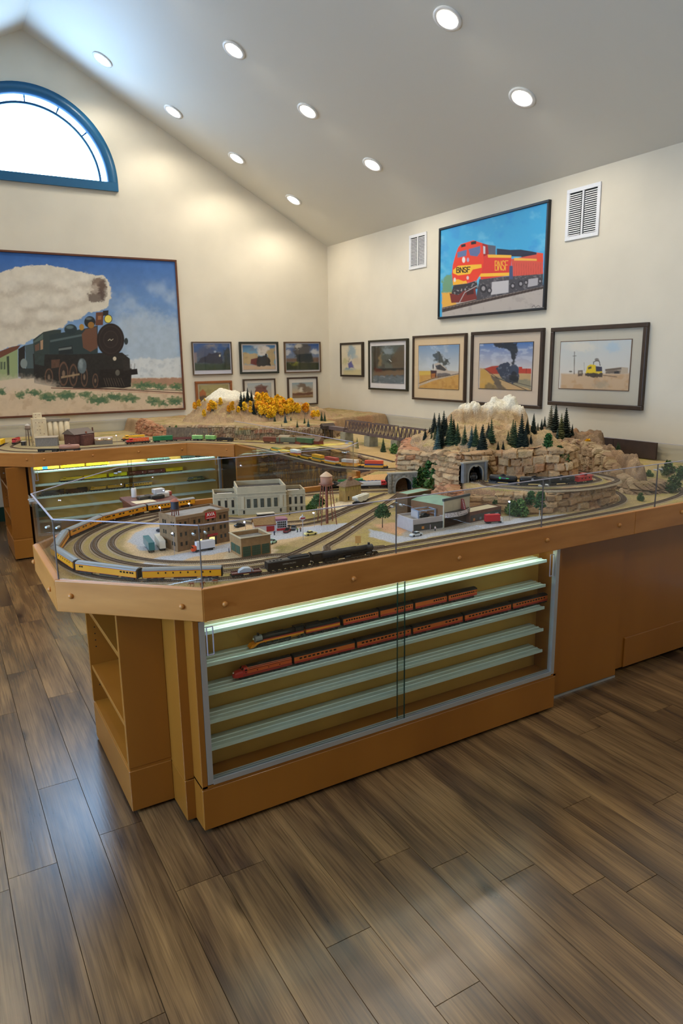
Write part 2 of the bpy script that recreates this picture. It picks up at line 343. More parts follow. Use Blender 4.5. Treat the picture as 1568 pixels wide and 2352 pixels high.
# air vents on the right wall
M_vent = mk('vent_enamel', (226, 226, 228), .35)
for (ya, yb, za, zb, lb) in ((6.108, 6.411, 2.57, 2.915, 'smaller white wall air vent left of the red locomotive painting'), (3.931, 4.263, 2.555, 2.94, 'larger white wall air vent high on the right wall')):
    t = thing('air_vent', lb, 'air vent', (XW, (ya+yb)/2, za), 0, 'wall air vents'); W = yb-ya; Hh = zb-za; fr = .03
    MB().box(-.002, 0, -W/2+.01, W/2-.01, .01, Hh-.01).build('backing', M_dark, t)
    m = MB()
    for a, b, c, d in ((-W/2, W/2, 0, fr), (-W/2, W/2, Hh-fr, Hh), (-W/2, -W/2+fr, fr, Hh-fr), (W/2-fr, W/2, fr, Hh-fr), (-.009, .009, fr, Hh-fr)): m.box(-.012, 0, a, b, c, d)
    bevel(m.build('frame', M_vent, t), .002, 1)
    n = 20; sm = MB(); sm.raw([(-.011, -W/4+.021, 0), (-.011, W/4-.021, 0), (-.003, W/4-.021, .009), (-.003, -W/4+.021, .009), (-.011, -W/4+.021, -.0012), (-.011, W/4-.021, -.0012), (-.003, W/4-.021, .0078), (-.003, -W/4+.021, .0078)], [(0, 1, 2, 3), (4, 7, 6, 5), (0, 4, 5, 1), (2, 6, 7, 3)])
    sme = sm.mesh('slat', M_vent)
    for s_ in (-1, 1):
        for i in range(n): obj('slat', sme, t, (0, s_*(W/4-.003), fr+.004+(Hh-2*fr-.008)*i/n))
    for cy, cz in ((-W/2+.06, .014), (W/2-.06, .014), (-W/2+.06, Hh-.014), (W/2-.06, Hh-.014)): MB().tube((-.0135, cy, cz), (-.01, cy, cz), .005, n=8).build('screw', M_trim, t)
# ================================================================ cabinets under the layout
M_wood = mk('maple_shaded', (152, 92, 24), .38, scale=2.2, stretch=(1, 1, .16), col2=(168, 108, 34), var=.04, bump=.02, coat=.25)  # shaded tone of the one maple, its dimmer light put into the colour
M_woodh = mk('maple_lit', (180, 116, 48), .42, scale=7, stretch=(.5, .5, 2.5), col2=(198, 134, 64), var=.03, coat=.12)  # same maple in a lit tone, brighter light put into the colour
M_woodi = mk('maple_case_lit', (222, 172, 84), .5, scale=3, stretch=(1, 1, .2), var=.05)  # maple lightened in its colour so the case inside looks lit
M_alu = mk('aluminium_channel', (196, 200, 202), .35, metal=.6)
M_shelf = mk('aluminium_shelf', (206, 222, 216), .4, metal=.1)
M_glassd = mk_clear('door_glass', (250, 253, 251), .7)
M_edge = mk('glass_edge_green', (20, 52, 44), .2)
M_acr = mk_clear('acrylic_sheet', (249, 250, 250), .8)
M_acre = mk('acrylic_edge_pale', (176, 172, 190), .25)
M_acrd = mk('acrylic_edge_dark', (98, 92, 92), .3)
M_tube = mk('fluorescent_tube', (232, 255, 246), .5, emit=2.5)
RZ0, RZ1 = .806, .92
RIM = [(4.58, 2.125), (.70, 2.125), (.30, 2.50), (.30, 3.07), (.78, 3.62), (2.12, 3.62), (2.31, 3.80), (2.31, 5.89), (2.0, 6.27), (.70, 6.30), (.30, 6.68), (.30, 8.18)]
def offset(pts, d):
    out = []
    for i, p in enumerate(pts):
        a = pts[i-1] if i else None; b = pts[i+1] if i < len(pts)-1 else None
        ds = [Vector((p[0]-a[0], p[1]-a[1])).normalized()] if a else []
        ds += [Vector((b[0]-p[0], b[1]-p[1])).normalized()] if b else []
        t = sum(ds, Vector((0, 0))).normalized(); nrm = Vector((t.y, -t.x)); k = 1/max(.3, nrm.dot(Vector((ds[0].y, -ds[0].x))))
        out.append((p[0]+nrm.x*d*k, p[1]+nrm.y*d*k))
    return out
RIN = offset(RIM, .022)                                       # inner edge of the rim (into the layout)
lay = thing('layout_table', 'maple-rimmed U-shaped model railway table filling the room corner', 'table', (0, 0, 0))
peg_me = MB().lathe([(.0095, 0), (.0095, .004), (.007, .0085), (.003, .0105)], 12).mesh('peg', M_woodh, True)
def fascia(a, b, ai, bi, pegs=()):
    m = MB(); m.prism([a, b, bi, ai], RZ0, RZ1, 'z'); o = bevel(m.build('fascia_board', M_woodh, lay), .003, 2)
    d = Vector((b[0]-a[0], b[1]-a[1])).normalized(); nrm = Vector((-d.y, d.x))
    for px, py in pegs:                                       # photo pixel -> point on the board's face
        r = ray(px, py); t = (nrm.x*(a[0])+nrm.y*(a[1]))/(nrm.x*r[0]+nrm.y*r[1]); P = EYEV+r*t
        obj('peg', peg_me, o, tuple(P), (Vector((nrm.x*-1, nrm.y*-1, 0))*-1).to_track_quat('Z', 'Y').to_euler())
    return o
def lerp2(a, b, t): return (a[0]+(b[0]-a[0])*t, a[1]+(b[1]-a[1])*t)
PEG = {0: [(1422, 1206), (1565, 1176)], 1: [(516, 1387), (812, 1329), (1054, 1281), (1256, 1240)], 2: [(163, 1369), (418, 1393)], 3: [(79, 1290), (116, 1353)]}
xs = 2.86
def flip_nrm(p): return p
sp, spi = (xs, 2.125), (xs, 2.147)
segs = [(RIM[0], sp, RIN[0], spi, [(1422, 1206), (1565, 1176)]), (sp, RIM[1], spi, RIN[1], [(516, 1387), (812, 1329), (1054, 1281), (1256, 1240)]),
        (RIM[1], RIM[2], RIN[1], RIN[2], [(163, 1369), (418, 1393)]), (RIM[2], RIM[3], RIN[2], RIN[3], [(79, 1290), (116, 1353)])]
for i in (3, 4, 5): segs.append((RIM[i], RIM[i+1], RIN[i], RIN[i+1], []))
segs += [(RIM[7], RIM[8], RIN[7], RIN[8], [(520, 1033), (544, 1037)]), (RIM[8], RIM[9], RIN[8], RIN[9], [(101, 1055), (213, 1046), (318, 1038), (418, 1032)]), (RIM[9], RIM[10], RIN[9], RIN[10], [(62, 1056)]), (RIM[10], RIM[11], RIN[10], RIN[11], [])]
for s_ in segs: fascia(*s_)
m = MB()                                                      # soffit behind the rim
sof = offset(RIM, .32)
for i in [k for k in range(len(RIM)-1) if k != 6]: MB().prism([RIN[i], RIN[i+1], sof[i+1], sof[i]], RZ0+.004, RZ0+.016, 'z').build('soffit', M_wood, lay)
MB().box(2.36, 4.58, 2.3, 3.86, RZ0-.002, RZ0+.006).build('deck_board', M_wood, lay)
def glass_door(x0, x1, y, z0, z1, par, hx, hz):
    m = MB(); m.box(x0, x1, y, y+.005, z0, z1); d = m.build('glass_door', [M_glassd], par)
    e = MB(); e.box(x1-.0012, x1+.0008, y-.0005, y+.0055, z0, z1); e.box(x0-.0008, x0+.0012, y-.0005, y+.0055, z0, z1); e.build('polished_edge', M_edge, d)
    h = MB(); r = .0022
    for a, b in (((hx, hz), (hx+.022, hz)), ((hx+.022, hz), (hx+.022, hz-.1)), ((hx+.022, hz-.1), (hx, hz-.1)), ((hx, hz-.1), (hx, hz))):
        h.tube((a[0], y-.005, a[1]), (b[0], y-.005, b[1]), r, n=6)
    h.build('handle', M_acre, d)
def display_case(x0, x1, yf, label, inner=.75, watts=1.):
    t = thing('display_case', label, 'display case', (0, 0, 0), 0, 'glass-fronted display cases'); zt = RZ0-.003; D = .125
    bevel(MB().box(x0, x1, yf, yf+.02, .014, .172).build('base_board', M_wood, t), .002, 1)
    MB().box(x0+.02, x1-.02, yf+.06, yf+.08, 0, .02).build('toe_kick', M_dark, t)
    bevel(MB().box(x0, x0+.022, yf, yf+.6, .176, zt).build('side_panel', M_wood, t), .002, 1)
    MB().box(x0, x0+.022, yf+.02, yf+.6, .014, .172).build('base_side', M_wood, t)
    MB().box(x1-.014, x1, yf, yf+.6, .176, zt).build('side_panel', M_wood, t)
    MB().box(x1-.02, x1, yf+.02, yf+.6, .014, .172).build('base_side', M_wood, t)
    MB().box(x0, x1, yf, yf+D, .174, .186).build('bottom_panel', M_wood, t)
    MB().box(x0+.02, x1-.012, yf+D, yf+D+.012, .18, zt).build('back_panel', M_woodi, t)
    MB().box(x0+.02, x1-.012, yf+.03, yf+D, zt-.006, zt).build('top_panel', M_woodi, t)
    MB().box(x0+.02, x1-.03, yf+D+.02, yf+inner, .02, zt).build('light_block_carcass', M_wood, t)  # unseen body box added behind the case, closed to block light
    MB().box(x0+.022, x0+.042, yf-.002, yf+.022, .19, zt-.005).build('channel_stile', M_alu, t); MB().box(x1-.034, x1-.014, yf-.002, yf+.022, .19, zt-.005).build('channel_stile', M_alu, t)
    m = MB(); m.prism([(yf-.003, .186), (yf+.026, .186), (yf+.026, .206), (yf+.020, .206), (yf+.020, .196), (yf+.014, .196), (yf+.014, .206), (yf+.008, .206), (yf+.008, .196), (yf+.003, .196), (yf+.003, .204), (yf-.003, .204)], x0+.042, x1-.034, 'x'); m.build('door_track', M_alu, t)
    prof = [(0, 0), (0, .013), (.006, .013), (.008, .009), (.030, .009), (.032, .012), (.036, .012), (.038, .009), (.058, .009), (.060, .012), (.064, .012), (.066, .009), (.09, .010), (.09, .0)]
    for z in (.735, .618, .510, .402, .298):
        MB().prism([(yf+.030+a, z+b) for a, b in prof], x0+.044, x1-.062, 'x').build('shelf', M_shelf, t)
    glass_door(x0+.036, (x0+x1)/2, yf+.003, .198, zt-.01, t, x0+.048, .785-.01)
    glass_door((x0+x1)/2-.03, x1-.026, yf+.011, .198, zt-.01, t, x1-.066, .785-.01)
    lt = MB().box(x0+.06, x1-.06, yf+.012, yf+.026, zt-.012, zt-.004).build('light_strip', M_tube, t)
    l = bpy.data.lights.new('case_light', 'AREA'); l.shape = 'RECTANGLE'; l.size = x1-x0-.12; l.size_y = .012; l.energy = CASE_W*watts; l.color = (.80, 1., .93)
    lo = bpy.data.objects.new('case_light', l); C.objects.link(lo); lo.parent = lt; lo.location = ((x0+x1)/2, yf+.024, zt-.014); lo.rotation_euler = (.12, 0, 0)
    return t
CY, FY = 2.155, 6.42
display_case(.668, 2.405, CY, 'long glass-fronted display case with red trains at the front')
display_case(.66, 2.39, FY, 'glass-fronted display case with yellow trains across the aisle', .9, 2.6)
def bookcase(x0, x1, y0, y1, label, shelves=(.63, .36)):
    t = thing('open_bookcase', label, 'bookcase', (0, 0, 0), 0, 'open end bookcases'); zt = RZ0-.003
    bevel(MB().box(x0, x1, y0, y0+.019, .188, zt).build('side_panel', M_wood, t), .002, 1)
    MB().box(x0, x1, y1-.019, y1, .188, zt).build('side_panel', M_wood, t)
    MB().box(x1-.01, x1, y0+.019, y1-.019, .188, zt).build('back_panel', M_wood, t)
    for z in shelves: bevel(MB().box(x0+.004, x1-.01, y0+.019, y1-.019, z-.018, z).build('shelf', M_wood, t), .002, 1)
    bevel(MB().box(x0, x1, y0, y1, .012, .176).build('base_box', M_wood, t), .002, 1)
    MB().box(x0+.004, x1, y0+.004, y1-.004, .176, .188).build('bottom_board', M_wood, t)
    MB().box(x0+.03, x1, y0+.03, y1-.03, 0, .012).build('toe_kick', M_dark, t)
    pm_ = MB()
    for z in (.26, .29, .44, .47, .5, .53, .70, .73, .76):
        pm_.tube((x0+.03, y1-.0195, z), (x0+.03, y1-.0185, z), .003, n=6)
    pm_.build('pin_holes', M_dark, t); MB().box(x0+.024, x0+.036, y1-.03, y1-.019, .675, .683).build('shelf_pin', M_alu, t)
bookcase(.475, .634, 2.403, 3.044, 'open maple bookcase at the near end of the layout')
bookcase(.485, .64, 6.42, 7.06, 'open maple bookcase at the end of the far table')
t = thing('pilaster', 'narrow stepped maple post between bookcase and front display case', 'post')
bevel(MB().box(.634, .700, 2.245, 2.5, .176, RZ0-.003).build('upper_post', M_wood, t), .002, 1)
bevel(MB().box(.634, .700, 2.245, 2.5, .012, .172).build('post_base', M_wood, t), .002, 1)
t = thing('access_panel', 'plain maple access panel right of the front display case', 'panel')
bevel(MB().box(2.408, 2.94, 2.235, 2.253, .012, RZ0-.003).build('panel', M_wood, t), .0015, 1)
MB().box(2.42, 2.938, 2.233, 2.25, .0, .010).build('floor_strip', M_alu, t)
t = thing('base_cabinet', 'plain maple cabinet at the right edge with a low base board', 'cabinet')
MB().box(2.945, 4.55, 2.27, 2.9, .02, RZ0-.003).build('body', M_wood, t)
bevel(MB().box(3.035, 4.5, 2.262, 2.275, .02, .186).build('base_board', M_wood, t), .002, 1)
MB().box(2.96, 4.5, 2.32, 2.8, 0, .02).build('toe_kick', M_dark, t)
t = thing('canyon_cabinet', 'maple cabinet below the canyon window at the aisle end', 'cabinet')
MB().box(2.32, 2.36, 3.80, 5.86, .0, .44).build('panel', M_wood, t)
MB().box(2.32, 2.36, 5.50, 5.89, .44, RZ1).build('end_post', M_wood, t); MB().box(2.30, 2.335, 3.78, 3.83, .44, RZ1+.03).build('end_post', M_wood, t)
# acrylic guards standing inside the rim
MID = offset(RIM, .016)
def acrylic(a, b, z0, z1, label, dark=True, clip=True, y=None):
    d = Vector((b[0]-a[0], b[1]-a[1])); L = d.length; t = thing('acrylic_guard', label, 'acrylic panel', (a[0], a[1], 0), math.atan2(d.y, d.x), 'clear acrylic guards')
    MB().box(.003, L-.003, -.0025, .0025, z0, z1).build('sheet', M_acr, t)
    MB().box(.001, L-.001, -.003, .003, z1-.001, z1+.002).build('top_edge', M_acre, t)
    if dark: MB().box(-.0008, .0014, -.003, .003, z0, z1).build('end_edge', M_acrd, t)
    if clip:
        c = MB(); c.box(-.035, .035, -.009, -.006, z1-.045, z1-.008); k = c.build('clip_plate', M_acr, t)
        [MB().tube((q, -.012, z1-.026), (q, .006, z1-.026), .004).build('clip_screw', M_alu, t) for q in (-.02, .02)]
ZA = 1.132
fp = [MID[1], (1.48, 2.141), (2.25, 2.141), (3.02, 2.141), (3.79, 2.141)]
for a, b, lb in zip(fp[:-1], fp[1:], ('in front of the black locomotive', 'in front of the theatre', 'in front of the lower rock wall', 'at the right edge of the front rim')): acrylic(a, b, RZ1-.02, ZA, 'clear acrylic guard '+lb)
for i, lb in ((1, 'on the angled corner of the near table'), (2, 'on the left end of the near table'), (3, 'on the angled inner corner of the near table'), (4, 'along the aisle side behind the station')):
    acrylic(MID[i+1], MID[i], RZ1-.02, ZA, 'clear acrylic guard '+lb, i in (1,))
acrylic(MID[5], MID[6], RZ1-.02, ZA, 'short angled acrylic guard beside the canyon', False)
acrylic((2.316, 3.834), (2.316, 5.86), .45, ZA, 'tall acrylic window in front of the canyon trestle', True, True)
acrylic((4.575, 3.0), (4.575, 8.17), .87, 1.02, 'low acrylic strip along the right wall', False, False)
acrylic((.32, 8.175), (4.57, 8.175), .87, 1.02, 'low acrylic strip under the large painting', False, False)
# little brown work table in the aisle
M_btab = mk('brown_laminate', (112, 66, 54), .45, var=.04, scale=20)
t = thing('work_table', 'small brown work table standing in the aisle', 'table', (1.05, 4.5, 0))
bevel(MB().box(0, .33, 0, .34, .728, .75).build('table_top', M_btab, t), .003, 2)
MB().box(.015, .315, .015, .325, .66, .728).build('apron', M_btab, t)
lg = MB().box(-.015, .015, -.015, .015, 0, .66).mesh('leg', M_btab)
for a in (.03, .30):
    for b in (.03, .31): obj('leg', lg, t, (a, b, 0))
TZ = .751
def tabpos(px, py): P = onz(px, py, TZ); return (P[0], P[1], TZ)
M_plw = mk('white_plastic', (236, 232, 226), .4); M_blk = mk('black_plastic', (20, 20, 22), .35)
t = thing('glue_bottle', 'white plastic bottle with black nozzle on the brown table', 'bottle', tabpos(308, 1142))
MB().lathe([(.016, 0), (.018, .003), (.018, .055), (.015, .062), (.009, .066)], 16).build('bottle_body', M_plw, t, True)
MB().lathe([(.009, .066), (.009, .074), (.004, .078), (.002, .095)], 12).build('nozzle', M_blk, t, True)
p = tabpos(330, 1152); t = thing('paper_sheet', 'cream sheet of paper under the black controllers', 'paper', p, .1); MB().box(-.07, .07, -.05, .05, 0, .001).build('sheet', mk('paper_cream', (236, 222, 190), .7), t)
for k, (px, py, lb) in enumerate(((332, 1147, 'black handheld controller on the cream paper'), (360, 1145, 'black handheld controller right of the first one'))):
    P = onz(px, py, TZ); t = thing('handheld_controller', lb, 'controller', (P[0], P[1], TZ+.0015), .25-.1*k, 'black handheld controllers')
    bevel(MB().box(-.05, .05, -.022, .022, 0, .024).build('casing', M_blk, t), .007, 3)
    MB().box(-.03, .0, -.012, .012, .0235, .0255).build('display', mk('grey_screen', (120, 126, 126), .3), t)
    q = MB()
    for a in range(3):
        for b in range(3): q.box(.008+a*.012, .016+a*.012, -.014+b*.011, -.006+b*.011, .0235, .0265)
    q.build('keypad', mk('grey_keys', (70, 70, 74), .5), t)
for (px, py, sx, sy, sz, z0, col, lb) in ((371, 1141, .09, .06, .03, 0, (226, 222, 214), 'white carton at the back of the brown table'), (358, 1137, .075, .05, .028, .03, (200, 198, 200), 'small grey box on top of the white carton'), (384, 1136, .05, .05, .024, 0, (196, 92, 84), 'small red and white box beside the carton')):
    P = onz(px, py, TZ); t = thing('small_box', lb, 'box', (P[0], P[1], TZ+z0), .15)
    if z0: t.location = (px371[0]-.02, px371[1]+.0, TZ+z0)
    else: px371 = P if sx == .09 else px371
    bevel(MB().box(-sx/2, sx/2, -sy/2, sy/2, 0, sz).build('box_body', mk('carton_%d' % col[1], col, .6), t), .002, 1)
    MB().box(-sx/2+.004, sx/2-.004, -sy/2+.004, sy/2-.004, sz, sz+.0015).build('lid', mk('carton_lid', (236, 232, 228), .6), t)
# ================================================================ scenery: ground, rock, track
GZ = .893
INNER = offset(RIM, .018)
CANYON = [(2.1, 3.86), (2.1, 5.50), (2.75, 5.55), (2.95, 5.2), (2.9, 4.5), (2.72, 4.12), (2.5, 3.95)]
L1 = [(2.30, 2.74), (2.42, 2.52), (2.58, 2.415), (2.75, 2.38), (2.95, 2.38), (3.07, 2.42), (3.17, 2.56), (3.24, 2.9), (3.4, 3.6), (2.92, 4.02), (2.70, 3.80), (2.53, 3.57), (2.33, 3.44), (2.275, 3.375), (2.41, 3.30), (2.47, 3.2), (2.44, 2.97)]
L2 = [(2.45, 2.935), (2.62, 2.875), (2.80, 2.74), (2.95, 2.655), (3.08, 2.69), (3.14, 2.85), (3.3, 3.3), (3.4, 3.75), (3.0, 3.86), (2.76, 3.84), (2.58, 3.62), (2.47, 3.35)]
GW = [(3.34, 2.50), (3.50, 2.49), (3.62, 2.58), (3.70, 2.76), (3.92, 3.12), (4.2, 3.4), (4.5, 3.6), (4.5, 4.3), (4.0, 4.2), (3.82, 3.5), (3.68, 3.08), (3.48, 2.74)]
GW2 = [(3.85, 2.3), (4.6, 2.2), (4.6, 3.0), (4.0, 2.85), (3.83, 2.6)]
W1 = [(2.02, 7.15), (2.2, 6.86), (2.6, 6.40), (3.05, 6.10), (3.35, 6.02), (3.62, 6.25), (3.7, 6.6), (4.6, 6.8), (4.6, 8.2), (1.9, 8.2)]
def hump(X, Y, cx, cy, z, r, p=1.):
    d = np.hypot(X-cx, Y-cy)/r; return np.where(d < 1, z*(np.cos(np.clip(d, 0, 1)*math.pi)*.5+.5)**p, 0)
def Hfun(X, Y):
    X = np.asarray(X, float); Y = np.asarray(Y, float)
    n1 = fbm(X*7, Y*7, 3); n2 = fbm(X*26, Y*26, 9, 3)
    wx = X+.018*n1; wy = Y+.018*fbm(X*7, Y*7, 31)
    z = GZ+0*X
    z = z-.055*sstep(-.05, .25, sdist(X, Y, [(2.9, 3.95), (3.0, 5.9), (4.6, 6.6), (4.6, 4.3)]))     # low ground behind the canyon
    a = sstep(-.015, .03, sdist(wx, wy, L1)); z = np.maximum(z, GZ+.107*a)
    F1, F2, CV = vor(X*13, Y*13, 5); _, G2, CW = vor(X*34+n1, Y*34, 6); blk = .034*(CV-.5)*sstep(0, .22, F2)+.012*(CW-.5)*sstep(0, .25, G2)
    d2 = sdist(wx, wy, L2); b = sstep(-.012, .03, d2); z = np.where(b > 0, np.maximum(z, 1.0+(.135+.10*sstep(.0, .30, d2)+.012*n1+1.5*blk+.075*sstep(.30, .0, np.hypot(X-3.13, Y-2.98)))*b), z)
    top = np.maximum(hump(X, Y, 3.35, 3.44, .255, .36, .62), hump(X, Y, 3.06, 3.60, .118, .22, .62))
    V1, V2, V3 = vor(X*9+.5*n1, Y*15+.5*n2, 15); crag = .03*(V3-.5)*sstep(0, .5, V2)-.012*(1-sstep(0, .22, V2))+.5*blk
    z = z+(top*(1+.10*n1)+crag*sstep(0, .06, top))*b
    g = sdist(wx, wy, GW); tip = sstep(3.3, 3.7, X); z = np.maximum(z, GZ+(.06+.11*tip+.02*n1+1.8*blk)*sstep(.02, .07, g))
    g = sdist(wx, wy, GW2); z = np.maximum(z, GZ+(.05+.02*n1+blk)*sstep(0, .12, g))
    f = sdist(wx, wy, W1); far = sstep(-.015, .04, f); zf = GZ+(.135+.012*n1)*far
    ridge = [(2.72, 7.22, 1.37), (2.95, 7.12, 1.31), (3.25, 6.98, 1.24), (3.6, 6.85, 1.15), (3.95, 6.9, 1.06)]
    rz = np.zeros_like(z)
    for p, q in zip(ridge[:-1], ridge[1:]):
        dx, dy = q[0]-p[0], q[1]-p[1]; t = np.clip(((X-p[0])*dx+(Y-p[1])*dy)/(dx*dx+dy*dy), 0, 1)
        rz = np.maximum(rz, p[2]+(q[2]-p[2])*t-np.sqrt((np.hypot(X-p[0]-t*dx, Y-p[1]-t*dy)*.88)**2+.0016)+.04+.012*n1+1.25*blk)
    z = np.where(far > 0, np.maximum(zf, np.minimum(rz, GZ+(.14+1.4*np.clip(f, 0, 9))*far)), z)
    z = z-.38*sstep(-.01, .05, sdist(X, Y, CANYON))
    return z
def hit(px, py, zmin=.3):
    """photo pixel -> first point of the ground along that line of sight"""
    d = ray(px, py); t = np.linspace(1.6, 11, 2400); P = EYEV[None]+d[None]*t[:, None]
    h = Hfun(P[:, 0], P[:, 1]); k = np.argmax(P[:, 2] <= h)
    if P[k, 2] > h[k] or P[k, 0] > XW-.12 or P[k, 1] > YW-.05: k = int(np.argmin(np.where((P[:, 0] < 4.3) & (P[:, 1] < 7.9), P[:, 2]-h, 9.)))
    P = P[k].copy(); P[2] = h[k]; return P
def set_col(me, col):
    at = me.color_attributes.new('Col', 'FLOAT_COLOR', 'POINT'); c = np.ones((len(me.vertices), 4), np.float32); c[:, :3] = col; at.data.foreach_set('color', c.ravel())
# ground sheet as one height grid, clipped to the table
CELL = .0098
gx = np.arange(.30, 4.6, CELL); gy = np.arange(2.13, 8.2, CELL); GX, GY = np.meshgrid(gx, gy, indexing='ij')
HZ = Hfun(GX, GY)
poly = INNER+[(4.6, 8.2), (4.6, 2.13)]
ins = in_poly(GX, GY, poly)
cell = ins[:-1, :-1] & ins[1:, :-1] & ins[1:, 1:] & ins[:-1, 1:]
idx = -np.ones(GX.shape, int); used = np.zeros(GX.shape, bool)
for a in (0, 1):
    for b in (0, 1): used[a:GX.shape[0]-1+a, b:GX.shape[1]-1+b] |= cell
idx[used] = np.arange(used.sum())
ci, cj = np.nonzero(cell)
quads = np.stack([idx[ci, cj], idx[ci+1, cj], idx[ci+1, cj+1], idx[ci, cj+1]], 1)
vx, vy, vz = GX[used], GY[used], HZ[used]
sx = np.gradient(HZ, CELL, axis=0); sy = np.gradient(HZ, CELL, axis=1); slope = np.hypot(sx, sy)[used]
def L(c): return lin(c)[None]
nA = fbm(vx*9, vy*9, 5)[:, None]; nB = fbm(vx*45, vy*45, 8, 3)[:, None]; nC = fbm(vx*3.1, vy*3.1, 55)[:, None]
col = L((176, 154, 110))*(1+.22*nB)
grass = sstep(-.05, .25, nA+.3*nB); col = col*(1-grass*.75)+L((168, 150, 84))*(1+.15*nB)*grass*.75
gg = sstep(.2, .45, fbm(vx*6, vy*6, 77)[:, None]+.2*nB); col = col*(1-.65*gg)+L((118, 118, 60))*.65*gg
def wz(pxs): return [tuple(onz(x, y, GZ)[:2]) for x, y in pxs]
def zone(pts, c, soft=.006, amt=1., nse=.012, world=False):
    global col
    p = pts if world else wz(pts)
    d = sdist(vx+nse*fbm(vx*22, vy*22, 61), vy+nse*fbm(vx*22, vy*22, 62), p); k = (sstep(-soft, soft, d)*amt)[:, None]
    col = col*(1-k)+L(c)*(1+.06*nB)*k
# town ground colours
rg = np.hypot(vx-1.03, vy-2.905); kr = (sstep(.36, .42, rg)*sstep(.72, .62, rg)*sstep(1.5, .9, vx)*.55)[:, None]*(1+.6*nB); kr = np.clip(kr, 0, 1); col = col*(1-kr)+L((146, 132, 82))*(1+.25*nB)*kr
zone([(285, 1255), (300, 1222), (345, 1206), (420, 1200), (540, 1205), (640, 1195), (735, 1205), (705, 1232), (640, 1250), (600, 1285), (520, 1300), (330, 1300)], (206, 178, 140), .02)
zone([(296, 1243), (306, 1226), (335, 1213), (395, 1208), (400, 1255), (360, 1264), (320, 1265)], (176, 180, 190))
zone([(330, 1296), (345, 1284), (420, 1270), (500, 1254), (560, 1238), (620, 1222), (700, 1210), (800, 1201), (815, 1210), (720, 1228), (640, 1240), (560, 1262), (450, 1278), (380, 1300)], (184, 188, 198))
zone([(510, 1292), (520, 1270), (600, 1256), (640, 1262), (620, 1280), (560, 1296)], (216, 196, 164), .01)
zone([(845, 1215), (880, 1222), (912, 1232), (1000, 1218), (1190, 1190), (1300, 1180), (1290, 1190), (1170, 1205), (1000, 1232), (905, 1248), (850, 1232)], (182, 186, 196))
zone([(915, 1218), (1000, 1207), (1160, 1185), (1200, 1183), (1170, 1196), (1000, 1222), (925, 1235)], (168, 162, 152))
zone([(860, 1205), (905, 1200), (945, 1215), (915, 1228), (880, 1220)], (208, 162, 124), .015)
zone([(730, 1170), (790, 1148), (835, 1135), (850, 1150), (790, 1172)], (214, 196, 164), .01)
zone([(800, 1110), (840, 1092), (890, 1088), (880, 1105), (830, 1120)], (206, 160, 104), .02)
zone([(2.9, 2.5), (3.6, 2.35), (4.4, 2.3), (4.4, 2.9), (3.5, 2.9)], (150, 142, 92), .1, .6, world=True)
zone([(.35, 6.4), (2.3, 6.4), (2.2, 6.9), (1.6, 7.6), (.35, 7.6)], (158, 144, 112), .05, .8, world=True)
zone([(2.7, 3.95), (3.4, 4.0), (3.3, 5.8), (2.9, 5.7), (2.95, 4.6)], (186, 150, 100), .08, .7, world=True)
# rock on steep faces and mountain tops
rock = L((164, 136, 104))*(1+.22*nB+.14*nA); red = sstep(.05, .4, nC+.3*nA); rock = rock*(1-.5*red)+L((168, 118, 86))*.5*red
mtn = (vz > GZ+.03)[:, None]*1.; k = sstep(.55, 1.1, slope[:, None]+.3*nA)
col = col*(1-k)+rock*k
rt = ((sdist(vx, vy, L2) > -.03) | (sdist(vx, vy, GW) > -.03) | (sdist(vx, vy, W1) > .02))[:, None]; k = np.maximum(sstep(-.3, .1, nA+.4*nB)*.75, .9*(sdist(vx, vy, GW) > -.03)[:, None])*rt; col = col*(1-k)+rock*k
ws = sstep(1.30, 1.35, vz+.02*nA[:, 0])*(sdist(vx, vy, L1) > 0); ws = np.maximum(ws, sstep(1.225, 1.275, vz+.02*nA[:, 0])*(vx < 3.03)*(vy > 6)); ws = ws[:, None]
sand = (sstep(1.14, 1.2, vz)*(sdist(vx, vy, L1) > 0))[:, None]; col = col*(1-.5*sand)+L((194, 166, 124))*(1+.12*nB)*.5*sand
col = col*(1-ws)+L((222, 214, 194))*(1+.05*nB)*ws
gk = (sstep(.02, .3, fbm(vx*14, vy*14, 23))*sstep(.9, .3, slope)*(vz > 1.02))[:, None]*(1-ws); col = col*(1-.6*gk)+L((132, 118, 62))*.6*gk
kg = (sdist(vx, vy, GW) > -.04)[:, None]*.85*(1-.7*sstep(.1, .35, nA)); col = col*(1-kg)+L((126, 103, 82))*(1+.25*nB)*kg
cz = (vz < GZ-.05)[:, None]*1.; band = .5+.5*np.sin(vz*95+4*nA[:, 0])[:, None]; col = col*(1-cz)+(L((118, 88, 60))*(1-band)+L((176, 132, 64))*band)*cz
M_ground = mk_vcol('scenery_ground', .9, bump=.8, bscale=150, grain=.34)
gme = bpy.data.meshes.new('ground'); gme.from_pydata(np.stack([vx, vy, vz], 1).tolist(), [], quads.tolist()); gme.materials.append(M_ground)
gme.polygons.foreach_set('use_smooth', [True]*len(quads)); set_col(gme, np.clip(col, 0, 1))
tag(obj('layout_ground', gme), 'landscaped ground of tan dirt, ochre grass and grey roads', 'scenery')
